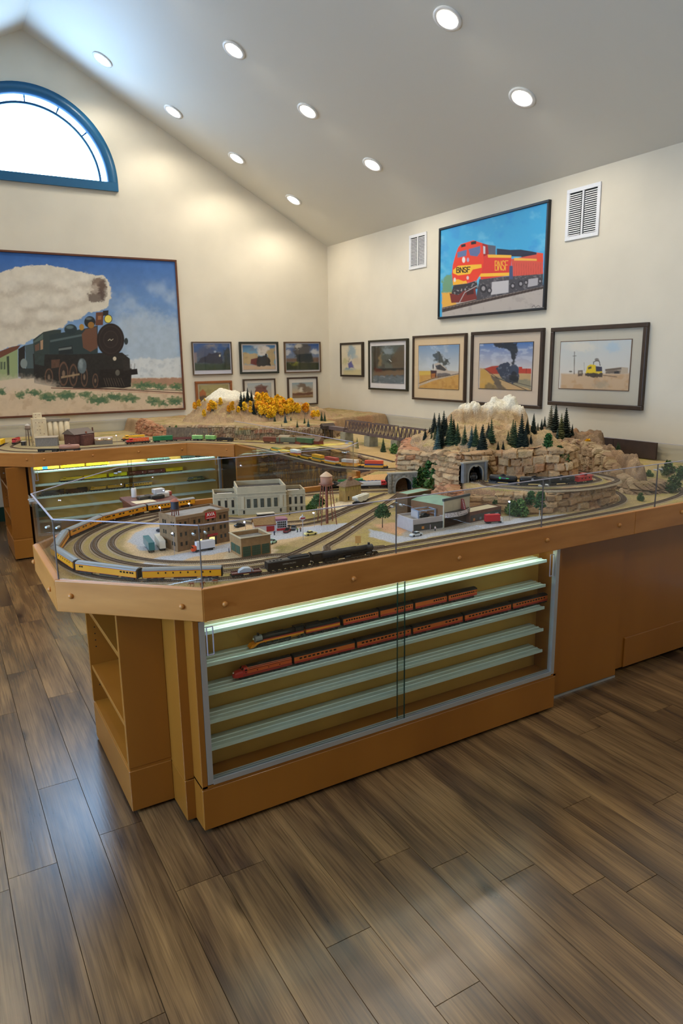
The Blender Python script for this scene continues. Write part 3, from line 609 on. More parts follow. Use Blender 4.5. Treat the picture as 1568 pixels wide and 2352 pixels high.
# ---- rock faces
M_rock = mk_vcol('painted_rock', .9, bump=.8, bscale=120, grain=.18)
def resample(path, step):
    P = [np.array((*p, 0.)[:3], float) for p in path]; out = []
    Q = [2*P[0]-P[1]]+P+[2*P[-1]-P[-2]]
    for i in range(1, len(Q)-2):
        p0, p1, p2, p3 = Q[i-1:i+3]; n = max(2, int(np.linalg.norm(p2-p1)/step*2))
        for t in np.linspace(0, 1, n, endpoint=False): out.append(.5*(2*p1+(p2-p0)*t+(2*p0-5*p1+4*p2-p3)*t*t+(3*p1-p0-3*p2+p3)*t**3))
    out.append(P[-1]); out = np.array(out); s = np.r_[0, np.cumsum(np.linalg.norm(np.diff(out, axis=0), axis=1))]
    u = np.linspace(0, s[-1], max(2, int(s[-1]/step)+1)); return np.stack([np.interp(u, s, out[:, k]) for k in range(3)], 1), u
def cliff(name, label, path, z0, z1, cols, seed, amp=.02, row=.03, blk=.045, lean=.02, vert=False, group=None, back=.0, tilt=0.):
    """a blocky rock face standing along a path; outward is to the right of the path"""
    Pp, u = resample(path, .006); n = len(u); t = np.gradient(Pp[:, :2], axis=0); t /= np.linalg.norm(t, axis=1)[:, None]; nr = np.stack([t[:, 1], -t[:, 0]], 1)
    z0 = np.interp(np.linspace(0, 1, n), np.linspace(0, 1, len(z0)), z0); z1 = np.interp(np.linspace(0, 1, n), np.linspace(0, 1, len(z1)), z1)
    z1 = z1+.012*fbm(u*16, u*0, seed+4); m = max(10, int((z1-z0).max()/.0055)); v = np.linspace(0, 1, m)
    U, V = np.meshgrid(u, v, indexing='ij'); Z = z0[:, None]+(z1-z0)[:, None]*V
    uu = U+.012*fbm(U*22, Z*22, seed+1)+tilt*Z; zz = Z+.010*fbm(U*18, Z*18, seed+2)
    if vert: uu, zz, = zz*1.0, uu
    ra = zz/row+.35*value_noise(uu*6, zz*0, seed+8); ri = np.floor(ra).astype(int); rf = ra-ri
    def h(a, b, s): q = (a*73856093 ^ b*19349663 ^ (s*83492791)) & 0x7fffffff; q = (q*1103515245+12345) & 0x7fffffff; return ((q >> 8) & 0xffff)/65535.
    wd = blk*(.7+.8*h(ri, ri*0+5, seed)); ba = uu/wd+h(ri, ri*0+9, seed)*7; bi = np.floor(ba).astype(int); bf = ba-bi
    e = np.minimum(np.minimum(rf, 1-rf)*row, np.minimum(bf, 1-bf)*wd)
    off = amp*(h(ri, bi, seed)*1.0-.3)+.004*fbm(U*60, Z*60, seed+6)-.011*(1-sstep(0, .006, e))+.012*fbm(U*9, Z*9, seed+3)
    off = off*sstep(0, .08, V)+lean*(1-V)-(.02+back)*sstep(.86, 1, V)**2
    X = Pp[:, 0][:, None]+nr[:, 0][:, None]*off; Y = Pp[:, 1][:, None]+nr[:, 1][:, None]*off
    hc = h(ri, bi, seed+3); cs = [lin(c) for c in cols]; k = np.clip(hc*(len(cs)-1), 0, len(cs)-1.001); ki = k.astype(int); kf = (k-ki)[..., None]
    ca = np.array(cs); colr = ca[ki]*(1-kf)+ca[ki+1]*kf; colr = colr*(1+.16*fbm(U*50, Z*50, seed+11)[..., None])
    g = sstep(.1, .5, fbm(U*20, Z*20, seed+12)+.5*(V-.75))[..., None]*.35; colr = colr*(1-g)+lin((140, 124, 76))*g
    # a cap row folding back into the hill
    X = np.c_[X, X[:, -1]-nr[:, 0]*.05]; Y = np.c_[Y, Y[:, -1]-nr[:, 1]*.05]; Z = np.c_[Z, Z[:, -1]-.004]; colr = np.concatenate([colr, colr[:, -1:]], 1); m += 1
    I = np.arange(n*m).reshape(n, m); q = np.stack([I[:-1, :-1], I[1:, :-1], I[1:, 1:], I[:-1, 1:]], -1).reshape(-1, 4)
    me = bpy.data.meshes.new(name); me.from_pydata(np.stack([X, Y, Z], -1).reshape(-1, 3).tolist(), [], q.tolist()); me.materials.append(M_rock); set_col(me, np.clip(colr.reshape(-1, 3), 0, 1))
    return tag(obj(name, me), label, 'rock face', group)
TAN = [(150, 122, 90), (190, 160, 122), (176, 138, 100), (206, 178, 138), (168, 120, 84)]
RED = [(150, 104, 74), (186, 138, 104), (170, 112, 80), (196, 156, 120)]
GREY = [(120, 104, 86), (168, 146, 116), (146, 122, 96), (132, 100, 78), (182, 160, 130)]
cliff('rock_face', 'long low blocky rock wall below the tank car train', L1[0:8], [GZ-.01], [.955, 1.0, 1.0, .995, .99, .96], TAN, 11, .022, .032, .05, .012)
cliff('rock_face', 'tall tan blocky cliff above the tank cars', [(2.62, 2.89)]+L2[2:7], [.995], [1.15, 1.17, 1.165, 1.17, 1.15, 1.12], TAN, 23, .03, .045, .055, .015)
cliff('rock_face', 'reddish layered rock slope above the stone tunnel portal', [L1[9], L1[10], L1[11], (2.46, 3.44), (2.43, 3.37)], [.90, .9, .97, 1.0, 1.0], [1.12, 1.13, 1.14, 1.12, 1.12], RED, 35, .035, .026, .085, .05)
cliff('rock_face', 'layered rock above and between the two tunnel portals', [(2.38, 3.42), (2.46, 3.24), (2.425, 3.05), (2.395, 2.93), (2.415, 2.885)], [1.0, .90, .9, .95, .99], [1.12, 1.12, 1.14, 1.15, 1.15], TAN, 41, .03, .028, .07, .03)
cliff('rock_face', 'rock overhang directly above the grey concrete portal', [(2.395, 2.90), (2.47, 2.872), (2.56, 2.862), (2.64, 2.872)], [1.085, 1.095, 1.095, 1.0], [1.15, 1.155, 1.16, 1.165], TAN, 83, .02, .03, .05, .012)
cliff('rock_face', 'rough ledge of rock under the grey concrete portal', [(2.42, 3.14), (2.36, 2.98), (2.30, 2.80), (2.32, 2.70)], [GZ-.01], [.97, .99, .99, .96], RED, 47, .025, .022, .05, .03)
cliff('rock_face', 'slanted grey-brown gorge wall at the right', [(3.83, 3.5), (3.69, 3.1), (3.50, 2.76), (3.37, 2.53), (3.50, 2.475), (3.66, 2.55)], [GZ-.01], [1.09, 1.085, 1.05, .975, .96, .94], GREY, 53, .035, .06, .032, .055, tilt=.9)
cliff('rock_face', 'long pale cut rock wall under the aspen mountain', [(2.2, 6.86), (2.42, 6.60), (2.6, 6.40), (3.05, 6.10), (3.35, 6.02), (3.6, 6.22)], [GZ-.01], [1.03, 1.035, 1.03, 1.02, 1.0, .98], GREY, 61, .02, .05, .028, .015)
cliff('rock_face', 'boulder slope left of the aspen mountain', [(1.95, 7.75), (2.03, 7.2), (2.2, 6.9)], [GZ-.01], [1.06, 1.02, .97], RED, 67, .03, .026, .04, .05)
CAN = [(104, 74, 52), (178, 134, 70), (128, 96, 66), (92, 72, 62), (156, 118, 66)]
cliff('rock_face', 'banded ochre canyon wall behind the trestle', [(2.36, 5.47), (2.72, 5.5), (2.91, 5.18), (2.86, 4.52), (2.7, 4.16), (2.5, 4.0), (2.34, 3.9)][::-1][::-1], [.50], [.90], CAN, 71, .02, .04, .13, .02, back=-.02)
# ---- track
M_ball = mk('grey_ballast', (164, 148, 124), .95, var=.22, scale=420, bump=.6)
M_tie = mk('dark_tie', (116, 98, 80), .9, var=.15, scale=90)
M_rail = mk('weathered_rail', (128, 108, 90), .38, metal=.6)
def track(path, label, z=GZ, ballast=True, width=.024):
    Pp, u = resample([(p[0], p[1], p[2] if len(p) > 2 else z) for p in path], .02); t = thing('railway_track', label, 'track', (0, 0, 0), 0, 'model railway tracks')
    pl = [tuple(p) for p in Pp]
    if ballast: MB().sweep([(width, -.004), (.018, .0035), (-.018, .0035), (-width, -.004)], pl).build('ballast', M_ball, t)
    tp, _ = resample([tuple(p) for p in Pp], .0078); d = np.gradient(tp[:, :2], axis=0); d /= np.linalg.norm(d, axis=1)[:, None]
    n = len(tp); a = np.array([(x, y, zz) for zz in (.0028, .0052) for x, y in ((-.0014, -.0145), (.0014, -.0145), (.0014, .0145), (-.0014, .0145))])
    V = np.empty((n, 8, 3)); V[:, :, 0] = tp[:, None, 0]+a[None, :, 0]*d[:, None, 0]-a[None, :, 1]*d[:, None, 1]; V[:, :, 1] = tp[:, None, 1]+a[None, :, 0]*d[:, None, 1]+a[None, :, 1]*d[:, None, 0]; V[:, :, 2] = tp[:, None, 2]+a[None, :, 2]
    f = np.array([(4, 5, 6, 7), (0, 1, 5, 4), (1, 2, 6, 5), (2, 3, 7, 6), (3, 0, 4, 7)]); Fs = (np.arange(n)[:, None, None]*8+f[None]).reshape(-1, 4)
    me = bpy.data.meshes.new('ties'); me.from_pydata(V.reshape(-1, 3).tolist(), [], Fs.tolist()); me.materials.append(M_tie); o = obj('ties', me, t); o['kind'] = 'stuff'
    for s_ in (-1, 1): MB().sweep([(s_*.00825-.0007, .005), (s_*.00825-.0007, .0078), (s_*.00825+.0007, .0078), (s_*.00825+.0007, .005)], pl).build('rail', M_rail, t)
    return Pp
RAILZ = .0078
def circ(cx, cy, r, a0, a1, n=14): return [(cx+r*math.cos(math.radians(a0+(a1-a0)*i/n)), cy+r*math.sin(math.radians(a0+(a1-a0)*i/n))) for i in range(n+1)]
OUT = [(3.80, 2.72), (3.74, 2.52), (3.58, 2.37), (3.3, 2.285), (2.9, 2.245), (2.2, 2.235), (1.5, 2.235), (1.05, 2.238), (.83, 2.27), (.58, 2.40), (.425, 2.59), (.368, 2.847), (.405, 3.06), (.505, 3.235), (.722, 3.445), (1.015, 3.545), (1.3, 3.56), (1.7, 3.555), (2.0, 3.54), (2.25, 3.46), (2.45, 3.36)]
T_OUT = track(OUT, 'outermost track that carries the yellow passenger train')
cc = (1.03, 2.905)
track([(3.35, 2.85), (3.30, 2.60), (3.12, 2.40), (2.85, 2.325), (2.4, 2.305), (1.6, 2.305), (1.2, 2.31)]+circ(*cc, .575, 280, 90, 18)[1:]+[(1.5, 3.49), (1.9, 3.47), (2.2, 3.36), (2.4, 3.25)], 'second track from the front rim curving round the near end')
def wp(pts): return [tuple(onz(x, y, GZ+.005)[:2]) for x, y in pts]
dgA = wp([(689, 1263), (775, 1219), (851, 1175), (886, 1154), (914, 1135), (935, 1120)]); dgB = wp([(752, 1253), (782, 1236), (832, 1202), (870, 1179), (899, 1161), (926, 1144), (945, 1130)])
track([(1.55, 2.32), (1.3, 2.375), (1.1, 2.39)]+circ(*cc, .51, 275, 95, 16)[1:]+wp([(560, 1192), (660, 1199), (736, 1188), (779, 1173), (832, 1152), (886, 1133)]), 'third track of the near loop passing in front of the station')
track([(1.2, 2.395), (1.1, 2.455)]+circ(*cc, .44, 275, 100, 14)[1:]+wp([(560, 1200), (660, 1208), (740, 1196), (800, 1172), (850, 1155)]), 'innermost curved track around the town')
track([(1.0, 2.31), (1.12, 2.40)]+dgA, 'upper of the two diagonal tracks into the stone portal')
track([(1.12, 2.30), (1.3, 2.38)]+dgB, 'lower of the two diagonal tracks into the stone portal')
UPZ = 1.0
upA = [(2.66, 2.98), (2.56, 2.84), (2.60, 2.66), (2.72, 2.52), (2.90, 2.455), (3.05, 2.50), (3.11, 2.66), (3.16, 2.95)]
uw = lambda pts: [tuple(onz(x, y, UPZ+.004)[:2]) for x, y in pts]
upA = [(2.62, 3.05)]+uw([(1088, 1106), (1130, 1110), (1190, 1115), (1255, 1116), (1310, 1113), (1345, 1109), (1375, 1101)])+[(3.13, 2.72), (3.17, 3.0)]
T_UP = track(upA, 'raised track below the tall cliff with tank cars', UPZ)
track([(2.68, 3.0)]+uw([(1110, 1112), (1180, 1122), (1260, 1125), (1340, 1121), (1395, 1112), (1415, 1100)])+[(3.18, 2.7), (3.21, 3.0)], 'empty raised track at the edge of the rock wall', UPZ)
DECK = [(1.0, 6.56), (1.6, 6.56), (1.95, 6.5), (2.25, 6.25), (2.42, 5.9), (2.46, 5.5), (2.46, 4.6), (2.51, 4.25), (2.68, 4.03), (2.95, 3.93), (3.2, 3.95)]
T_DECK = track(DECK, 'track over the canyon that carries the container train', GZ+.006)
T_FAR = track([(.62, 7.6), (.5, 7.15), (.56, 6.85), (.75, 6.62), (1.05, 6.47), (1.6, 6.42), (2.0, 6.40), (2.2, 6.30), (2.3, 6.1)], 'front track of the far table', GZ)
T_FAR2 = track([(.75, 7.6), (.62, 7.2), (.7, 6.95), (.9, 6.76), (1.2, 6.68), (1.9, 6.70), (2.2, 6.62), (2.5, 6.25), (2.75, 5.9), (2.95, 5.6), (2.98, 4.8), (2.95, 4.3)], 'second track of the far table running behind the canyon', GZ)
T_FAR3 = track([(1.0, 7.05), (1.5, 7.0), (1.9, 6.98), (2.15, 6.75)], 'third track of the far table beside the brick building', GZ)
# ================================================================ rolling stock (HO scale, x forward, z = 0 at rail head)
def P_(c, rough=.42, **k): return mk('paint_%d_%d_%d' % tuple(c), c, rough, **k)
BLK, ROOF, GRY = (24, 24, 26), (38, 36, 36), (120, 122, 120)
YEL, RED_, ORG = (226, 154, 14), (196, 40, 34), (232, 110, 26)
MB.loft = lambda s, secs: s.raw([p for q in secs for p in q], [(j*len(secs[0])+i, j*len(secs[0])+(i+1) % len(secs[0]), (j+1)*len(secs[0])+(i+1) % len(secs[0]), (j+1)*len(secs[0])+i) for j in range(len(secs)-1) for i in range(len(secs[0]))]+[tuple(range(len(secs[0])-1, -1, -1)), tuple((len(secs)-1)*len(secs[0])+i for i in range(len(secs[0])))])
KITS = {}
def truck_me(n=2):
    k = ('truck', n)
    if k not in KITS:
        m = MB(); h = .016*n/2
        for s_ in (-1, 1): m.box(-h-.004, h+.004, s_*.0125-.0016, s_*.0125+.0016, .004, .009); m.box(-.004, .004, s_*.0125-.0022, s_*.0125+.0022, .003, .011)
        for i in range(n):
            x = -h+2*h*(i+.0)/(n-1)
            m.tube((x, -.0105, .0055), (x, .0105, .0055), .001, n=5)
            for s_ in (-1, 1): m.tube((x, s_*.0105-.0012, .0055), (x, s_*.0105+.0012, .0055), .0055, n=12)
        m.box(-.006, .006, -.012, .012, .007, .011)
        KITS[k] = m.mesh('bogie', P_((46, 42, 40), .6))
    return KITS[k]
def arc_roof(w, z0, h, n=8): return [(w*math.cos(math.pi*i/n), z0+h*math.sin(math.pi*i/n)) for i in range(n+1)]
def windows_me(m, wins, y, z0, z1):
    for a, b in wins:
        for s_ in (-1, 1): m.box(a, b, s_*y-.0006, s_*y+.0006, z0, z1)
def kit_coach(key, Lc, side, roof, stripe, wins, low=None, band=None, round_end=False):
    k = ('coach', key)
    if k in KITS: return KITS[k]
    h = Lc/2; K = []
    K.append(('body', MB().box(-h+.004, h-.004, -.0172, .0172, .0125, .0375).mesh('body', P_(side))))
    if low: K.append(('lower_stripe', MB().box(-h+.004, h-.004, -.0175, .0175, .0125, .0205).mesh('lower_stripe', P_(low))))
    if stripe: m = MB(); m.box(-h+.0038, h-.0038, -.0176, .0176, .0125, .0137); m.box(-h+.0038, h-.0038, -.0176, .0176, .0358, .0375); K.append(('stripes', m.mesh('stripes', P_(stripe))))
    pr = arc_roof(.0174, .0375, .0085); K.append(('roof', MB().prism(pr, -h+.003, h-.003, 'x').mesh('roof', P_(roof, .38), False)))
    m = MB(); windows_me(m, [(-h+a*Lc, -h+b*Lc) for a, b in wins], .0174, .0265, .0325); K.append(('windows', m.mesh('windows', P_((18, 18, 20), .2))))
    m = MB(); m.box(-h, -h+.005, -.013, .013, .010, .042); m.box(h-.005, h, -.013, .013, .010, .042); K.append(('diaphragms', m.mesh('diaphragms', P_((30, 28, 28), .7))))
    m = MB(); m.box(-h+.01, h-.01, -.012, .012, .0105, .0127); m.box(-.05, .03, -.013, .013, .006, .0107); K.append(('underframe', m.mesh('underframe', P_((40, 38, 38), .7))))
    for s_ in (-1, 1): K.append(('bogie', truck_me(3), (s_*(h-.045), 0, 0)))
    KITS[k] = K; return K
def spawn(name, label, cat, kit, loc, rz=0., group=None):
    t = thing(name, label, cat, loc, rz, group)
    for q in kit:
        o = obj(q[0], q[1], t, q[2] if len(q) > 2 else None)
        if q[0] in ('windows', 'diaphragms', 'stripes', 'grilles', 'drivers', 'wheels', 'ribs', 'rods', 'handrails', 'hatches', 'fans', 'lattice'): o['kind'] = 'stuff'
    return t
def bogies(K, h, n=2, inset=.028):
    for s_ in (-1, 1): K.append(('bogie', truck_me(n), (s_*(h-inset), 0, 0)))
    return K
def couplers(K, h):
    m = MB(); m.box(-h-.006, -h+.01, -.002, .002, .006, .010); m.box(h-.01, h+.006, -.002, .002, .006, .010); K.append(('coupler_bar', m.box(-h+.01, h-.01, -.0025, .0025, .0065, .0095).mesh('coupler_bar', P_((34, 32, 32), .7))))
def kit_box(key, Lc, col, roof=None, rib=True, mark=None, hh=.040, stripe=None):
    k = ('box', key)
    if k in KITS: return KITS[k]
    h = Lc/2; K = [('body', MB().box(-h, h, -.0165, .0165, .0115, hh).mesh('body', P_(col)))]
    K.append(('roof', MB().prism([(-.0172, hh), (.0172, hh), (.0172, hh+.001), (0, hh+.004), (-.0172, hh+.001)], -h-.001, h+.001, 'x').mesh('roof', P_(roof or col))))
    K.append(('door', MB().box(-.014, .014, -.0178, .0178, .0125, hh-.003).mesh('door', P_(tuple(int(c*.93) for c in col)))))
    m = MB()
    for i in range(9):
        x = -h+.006+(Lc-.012)*i/8
        for s_ in (-1, 1): m.box(x-.0007, x+.0007, s_*.0165-.0008, s_*.0165+.0008, .0115, hh)
    K.append(('ribs', m.mesh('ribs', P_(col))))
    if mark: m = MB(); m.box(-h+.012, -.022, -.0171, .0171, .026, .031); m.tube((h*.6, -.0171, .028), (h*.6, .0171, .028), .005, n=12); K.append(('marking', m.mesh('marking', P_(mark))))
    if stripe: K.append(('panel', MB().box(-h*.3, h*.1, -.0180, .0180, .012, hh-.001).mesh('panel', P_(stripe))))
    couplers(K, h); KITS[k] = bogies(K, h); return KITS[k]
def kit_tank(key, Lc, col, mark=None):
    k = ('tank', key)
    if k in KITS: return KITS[k]
    h = Lc/2; m = MB(); r = .0165; zc = .0285; secs = []
    for x, q in ((-h, .35), (-h+.003, .75), (-h+.009, 1), (h-.009, 1), (h-.003, .75), (h, .35)): secs.append([(x, r*q*math.cos(2*math.pi*i/18), zc+r*q*math.sin(2*math.pi*i/18)) for i in range(18)])
    K = [('tank', m.loft(secs).mesh('tank', P_(col, .3), True))]
    m = MB(); m.lathe([(.006, .043), (.006, .049), (.004, .050)], 12); m.box(-.016, .016, -.010, .010, .0448, .0455); K.append(('dome', m.mesh('dome', P_(col, .4))))
    m = MB(); m.box(-h-.003, h+.003, -.010, .010, .0105, .0125); m.box(-h, -h+.012, -.014, .014, .0105, .016); m.box(h-.012, h, -.014, .014, .0105, .016); K.append(('underframe', m.mesh('underframe', P_((34, 32, 32), .6))))
    if mark: m = MB(); m.tube((-.012, -.0169, .031), (-.012, .0169, .031), .0062, n=16); m.box(.02, .036, -.0167, .0167, .029, .033); K.append(('marking', m.mesh('marking', P_(mark))))
    couplers(K, h); KITS[k] = bogies(K, h, 2, .022); return KITS[k]
def kit_hopper(key, Lc, col):
    k = ('hop', key)
    if k in KITS: return KITS[k]
    h = Lc/2; m = MB(); m.prism([(-h, .040), (h, .040), (h, .034), (h-.018, .016), (h-.035, .009), (h*.15, .009), (0, .014), (-h*.15, .009), (-h+.035, .009), (-h+.018, .016), (-h, .034)], -.0168, .0168, 'y'); K = [('body', m.mesh('body', P_(col)))]
    m = MB()
    for i in range(11):
        x = -h+.004+(Lc-.008)*i/10
        for s_ in (-1, 1): m.box(x-.0008, x+.0008, s_*.0168-.001, s_*.0168+.001, .022, .040)
    K.append(('ribs', m.mesh('ribs', P_(col)))); m = MB(); m.box(-h+.003, h-.003, -.006, .006, .040, .0425)
    for i in range(4): m.box(-h+.02+i*(Lc-.04)/3.6, -h+.034+i*(Lc-.04)/3.6, -.008, .008, .0425, .0445)
    K.append(('hatches', m.mesh('hatches', P_(col)))); couplers(K, h); KITS[k] = bogies(K, h, 2, .018); return KITS[k]
def kit_caboose(key, Lc, col):
    k = ('cab', key)
    if k in KITS: return KITS[k]
    h = Lc/2; b = h-.012; K = [('body', MB().box(-b, b, -.0165, .0165, .0125, .034).mesh('body', P_(col)))]
    K.append(('roof', MB().prism([(-.0185, .034), (.0185, .034), (.012, .0375), (-.012, .0375)], -h, h, 'x').mesh('roof', P_(tuple(int(c*.8) for c in col)))))
    K.append(('cupola', MB().box(-.012, .012, -.0135, .0135, .036, .048).mesh('cupola', P_(col)))); K.append(('cupola_roof', MB().box(-.015, .015, -.016, .016, .048, .0495).mesh('cupola_roof', P_(tuple(int(c*.8) for c in col)))))
    m = MB(); windows_me(m, [(-.032, -.025), (-.006, .001), (.022, .029)], .0167, .022, .029); windows_me(m, [(-.008, -.002), (.002, .008)], .0137, .040, .045); K.append(('windows', m.mesh('windows', P_((20, 20, 22), .2))))
    m = MB(); m.box(-h, h, -.0165, .0165, .0108, .0125)
    for s_ in (-1, 1):
        for q in (-1, 1): m.tube((s_*(h-.001), q*.015, .012), (s_*(h-.001), q*.015, .034), .0006, n=4)
        m.tube((s_*(h-.001), -.015, .022), (s_*(h-.001), .015, .022), .0006, n=4)
    K.append(('handrails', m.mesh('handrails', P_(col)))); couplers(K, h); KITS[k] = bogies(K, h, 2, .02); return KITS[k]
def kit_well(key, Lc, frame, low, top, lowl=.95, topl=.95):
    k = ('well', key)
    if k in KITS: return KITS[k]
    h = Lc/2; w = h-.022; m = MB()
    for s_ in (-1, 1): m.box(-w, w, s_*.0165-.001, s_*.0165+.001, .006, .0165)
    m.box(-h, -w, -.0165, .0165, .0115, .0165); m.box(w, h, -.0165, .0165, .0115, .0165); m.box(-w, w, -.0165, .0165, .005, .0065)
    K = [('well_frame', m.mesh('well_frame', P_(frame)))]
    def cont(z, q, c):
        mm = MB(); q = w*q; mm.box(-q, q, -.0152, .0152, z, z+.0165)
        for i in range(15):
            x = -q+2*q*(i+.5)/15
            for s_ in (-1, 1): mm.box(x-.0012, x+.0012, s_*.0152-.0006, s_*.0152+.0006, z+.001, z+.0155)
        return mm.mesh('container', P_(c))
    if low: K.append(('container', cont(.007, lowl, low)))
    if top: K.append(('container', cont(.0245, topl, top)))
    couplers(K, h); KITS[k] = bogies(K, h, 2, .012); return KITS[k]
def kit_gondola(key, Lc, col, load=None, hz=.024):
    k = ('gon', key)
    if k in KITS: return KITS[k]
    h = Lc/2; m = MB(); m.box(-h, h, -.0165, .0165, .0108, .0125)
    for s_ in (-1, 1): m.box(-h, h, s_*.0165-.0008, s_*.0165+.0008, .0125, hz); m.box(s_*h-.0008, s_*h+.0008, -.0165, .0165, .0125, hz)
    for i in range(8):
        x = -h+.008+(Lc-.016)*i/7
        for s_ in (-1, 1): m.box(x-.001, x+.001, s_*.0165-.0018, s_*.0165+.0018, .0115, hz)
    K = [('body', m.mesh('body', P_(col)))]
    if load: m = MB(); m.prism([(-h+.004, .014), (h-.004, .014), (h-.01, hz+.001), (h*.5, hz+.004), (0, hz+.001), (-h*.5, hz+.004), (-h+.01, hz+.001)], -.0152, .0152, 'y'); K.append(('load', m.mesh('load', P_(load, .9))))
    couplers(K, h); KITS[k] = bogies(K, h, 2, .02); return KITS[k]
def kit_hood(key, Lc, col, roof, stripe=None, low=None, text=None, tcol=None, nose=None):
    """road-switcher diesel, cab towards +x"""
    k = ('hood', key)
    if k in KITS: return KITS[k]
    h = Lc/2; K = [('frame', MB().box(-h, h, -.0165, .0165, .0118, .0155).mesh('frame', P_(low or (40, 38, 38))))]
    K.append(('long_hood', MB().prism([(-.0105, .0155), (.0105, .0155), (.0105, .037), (.008, .040), (-.008, .040), (-.0105, .037)], -h+.008, h*.42, 'x').mesh('long_hood', P_(col))))
    K.append(('cab', MB().prism([(-.0155, .0155), (.0155, .0155), (.0155, .0385), (.009, .0425), (-.009, .0425), (-.0155, .0385)], h*.42, h*.42+.026, 'x').mesh('cab', P_(nose or col))))
    K.append(('nose', MB().prism([(h*.42+.026, .0155), (h-.008, .0155), (h-.008, .0255), (h-.012, .029), (h*.42+.026, .0305)], -.0105, .0105, 'y').mesh('nose', P_(nose or col))))
    m = MB(); m.box(-h+.01, h*.40, -.0075, .0075, .040, .0415)
    for i in range(5): m.tube((-h+.025+i*.022, 0, .0415), (-h+.025+i*.022, 0, .0432), .0065, n=12)
    K.append(('fans', m.mesh('fans', P_(roof))))
    if stripe: m = MB(); m.box(-h+.0078, h*.42, -.0108, .0108, .0165, .0205); m.box(h*.42, h-.0075, -.0158 if False else -.0108, .0108, .0165, .0205); K.append(('stripes', m.mesh('stripes', P_(stripe))))
    m = MB(); windows_me(m, [(h*.42+.004, h*.42+.011), (h*.42+.014, h*.42+.022)], .0156, .030, .036); m.box(h*.42+.0255, h*.42+.0265, -.012, -.002, .032, .038); m.box(h*.42+.0255, h*.42+.0265, .002, .012, .032, .038); K.append(('windows', m.mesh('windows', P_((18, 20, 24), .2))))
    m = MB()
    for i in range(9):
        x = -h+.006+(Lc-.012)*i/8
        for s_ in (-1, 1): m.tube((x, s_*.016, .0155), (x, s_*.016, .0265), .0005, n=4)
    for s_ in (-1, 1): m.tube((-h+.006, s_*.016, .0265), (h-.006, s_*.016, .0265), .0005, n=4)
    K.append(('handrails', m.mesh('handrails', P_((200, 200, 196))))); K.append(('fuel_tank', MB().box(-.03, .03, -.013, .013, .0045, .0118).mesh('fuel_tank', P_(low or (40, 38, 38)))))
    if text:
        me = text_mesh(text, .016, P_(tcol), .0003, True); me.transform(Matrix.Translation((-.012, -.0109, .0275))@Matrix.Rotation(math.pi/2, 4, 'X')); K.append(('lettering', me))
    couplers(K, h); KITS[k] = bogies(K, h, 3, .038); return KITS[k]
def kit_cabunit(key, Lc, col, roof, low=None, nose=None, stripe=None):
    """streamlined cab diesel, nose towards +x"""
    k = ('cabu', key)
    if k in KITS: return KITS[k]
    h = Lc/2; w = .0172
    def sec(x, ww, z0, z1): return [(x, -ww, z0), (x, ww, z0), (x, ww, z1-.007), (x, ww*.72, z1-.0015), (x, 0, z1), (x, -ww*.72, z1-.0015), (x, -ww, z1-.007)]
    K = [('body', MB().loft([sec(-h+.002, w, .0115, .0435), sec(h-.052, w, .0115, .0435)]).mesh('body', P_(col)))]
    K.append(('cab_nose', MB().loft([sec(h-.052, w, .0115, .0440), sec(h-.040, w, .0115, .0440), sec(h-.033, w*.99, .0115, .0345), sec(h-.016, w*.93, .0112, .0325), sec(h-.006, w*.72, .011, .029), sec(h-.001, w*.42, .0105, .023)]).mesh('cab_nose', P_(nose or col), False)))
    K.append(('roof', MB().loft([sec(-h+.0015, w*.90, .040, .0450), sec(h-.056, w*.90, .040, .0450)]).mesh('roof', P_(roof))))
    if low: K.append(('lower_stripe', MB().box(-h+.0018, h-.034, -w-.0004, w+.0004, .0115, .0195).mesh('lower_stripe', P_(low))))
    if stripe: m = MB(); m.box(-h+.0018, h-.034, -w-.0005, w+.0005, .0195, .0205); m.box(-h+.0018, h-.05, -w-.0005, w+.0005, .033, .0345); K.append(('stripes', m.mesh('stripes', P_(stripe))))
    m = MB(); windows_me(m, [(-h+.05+i*.045, -h+.0535+i*.045) for i in range(4)], w, .0245, .028); windows_me(m, [(h-.050, h-.042)], w, .032, .038); m.raw([(h-.0395, -.013, .0425), (h-.0395, .013, .0425), (h-.0335, .014, .0352), (h-.0335, -.014, .0352)], [(0, 1, 2, 3)]); K.append(('windows', m.mesh('windows', P_((16, 16, 18), .2))))
    m = MB()
    for i in range(5): m.tube((-h+.03+i*.025, 0, .0445), (-h+.03+i*.025, 0, .0468), .006, n=12)
    K.append(('fans', m.mesh('fans', P_((62, 60, 58))))); K.append(('underframe', MB().box(-h+.06, h-.07, -.013, .013, .005, .0118).mesh('underframe', P_((40, 38, 38), .7))))
    K.append(('headlight', MB().tube((h-.006, 0, .0275), (h-.001, 0, .0265), .0028, n=10).mesh('headlight', P_((230, 226, 210), .2))))
    KITS[k] = bogies(K, h, 3, .05); return KITS[k]
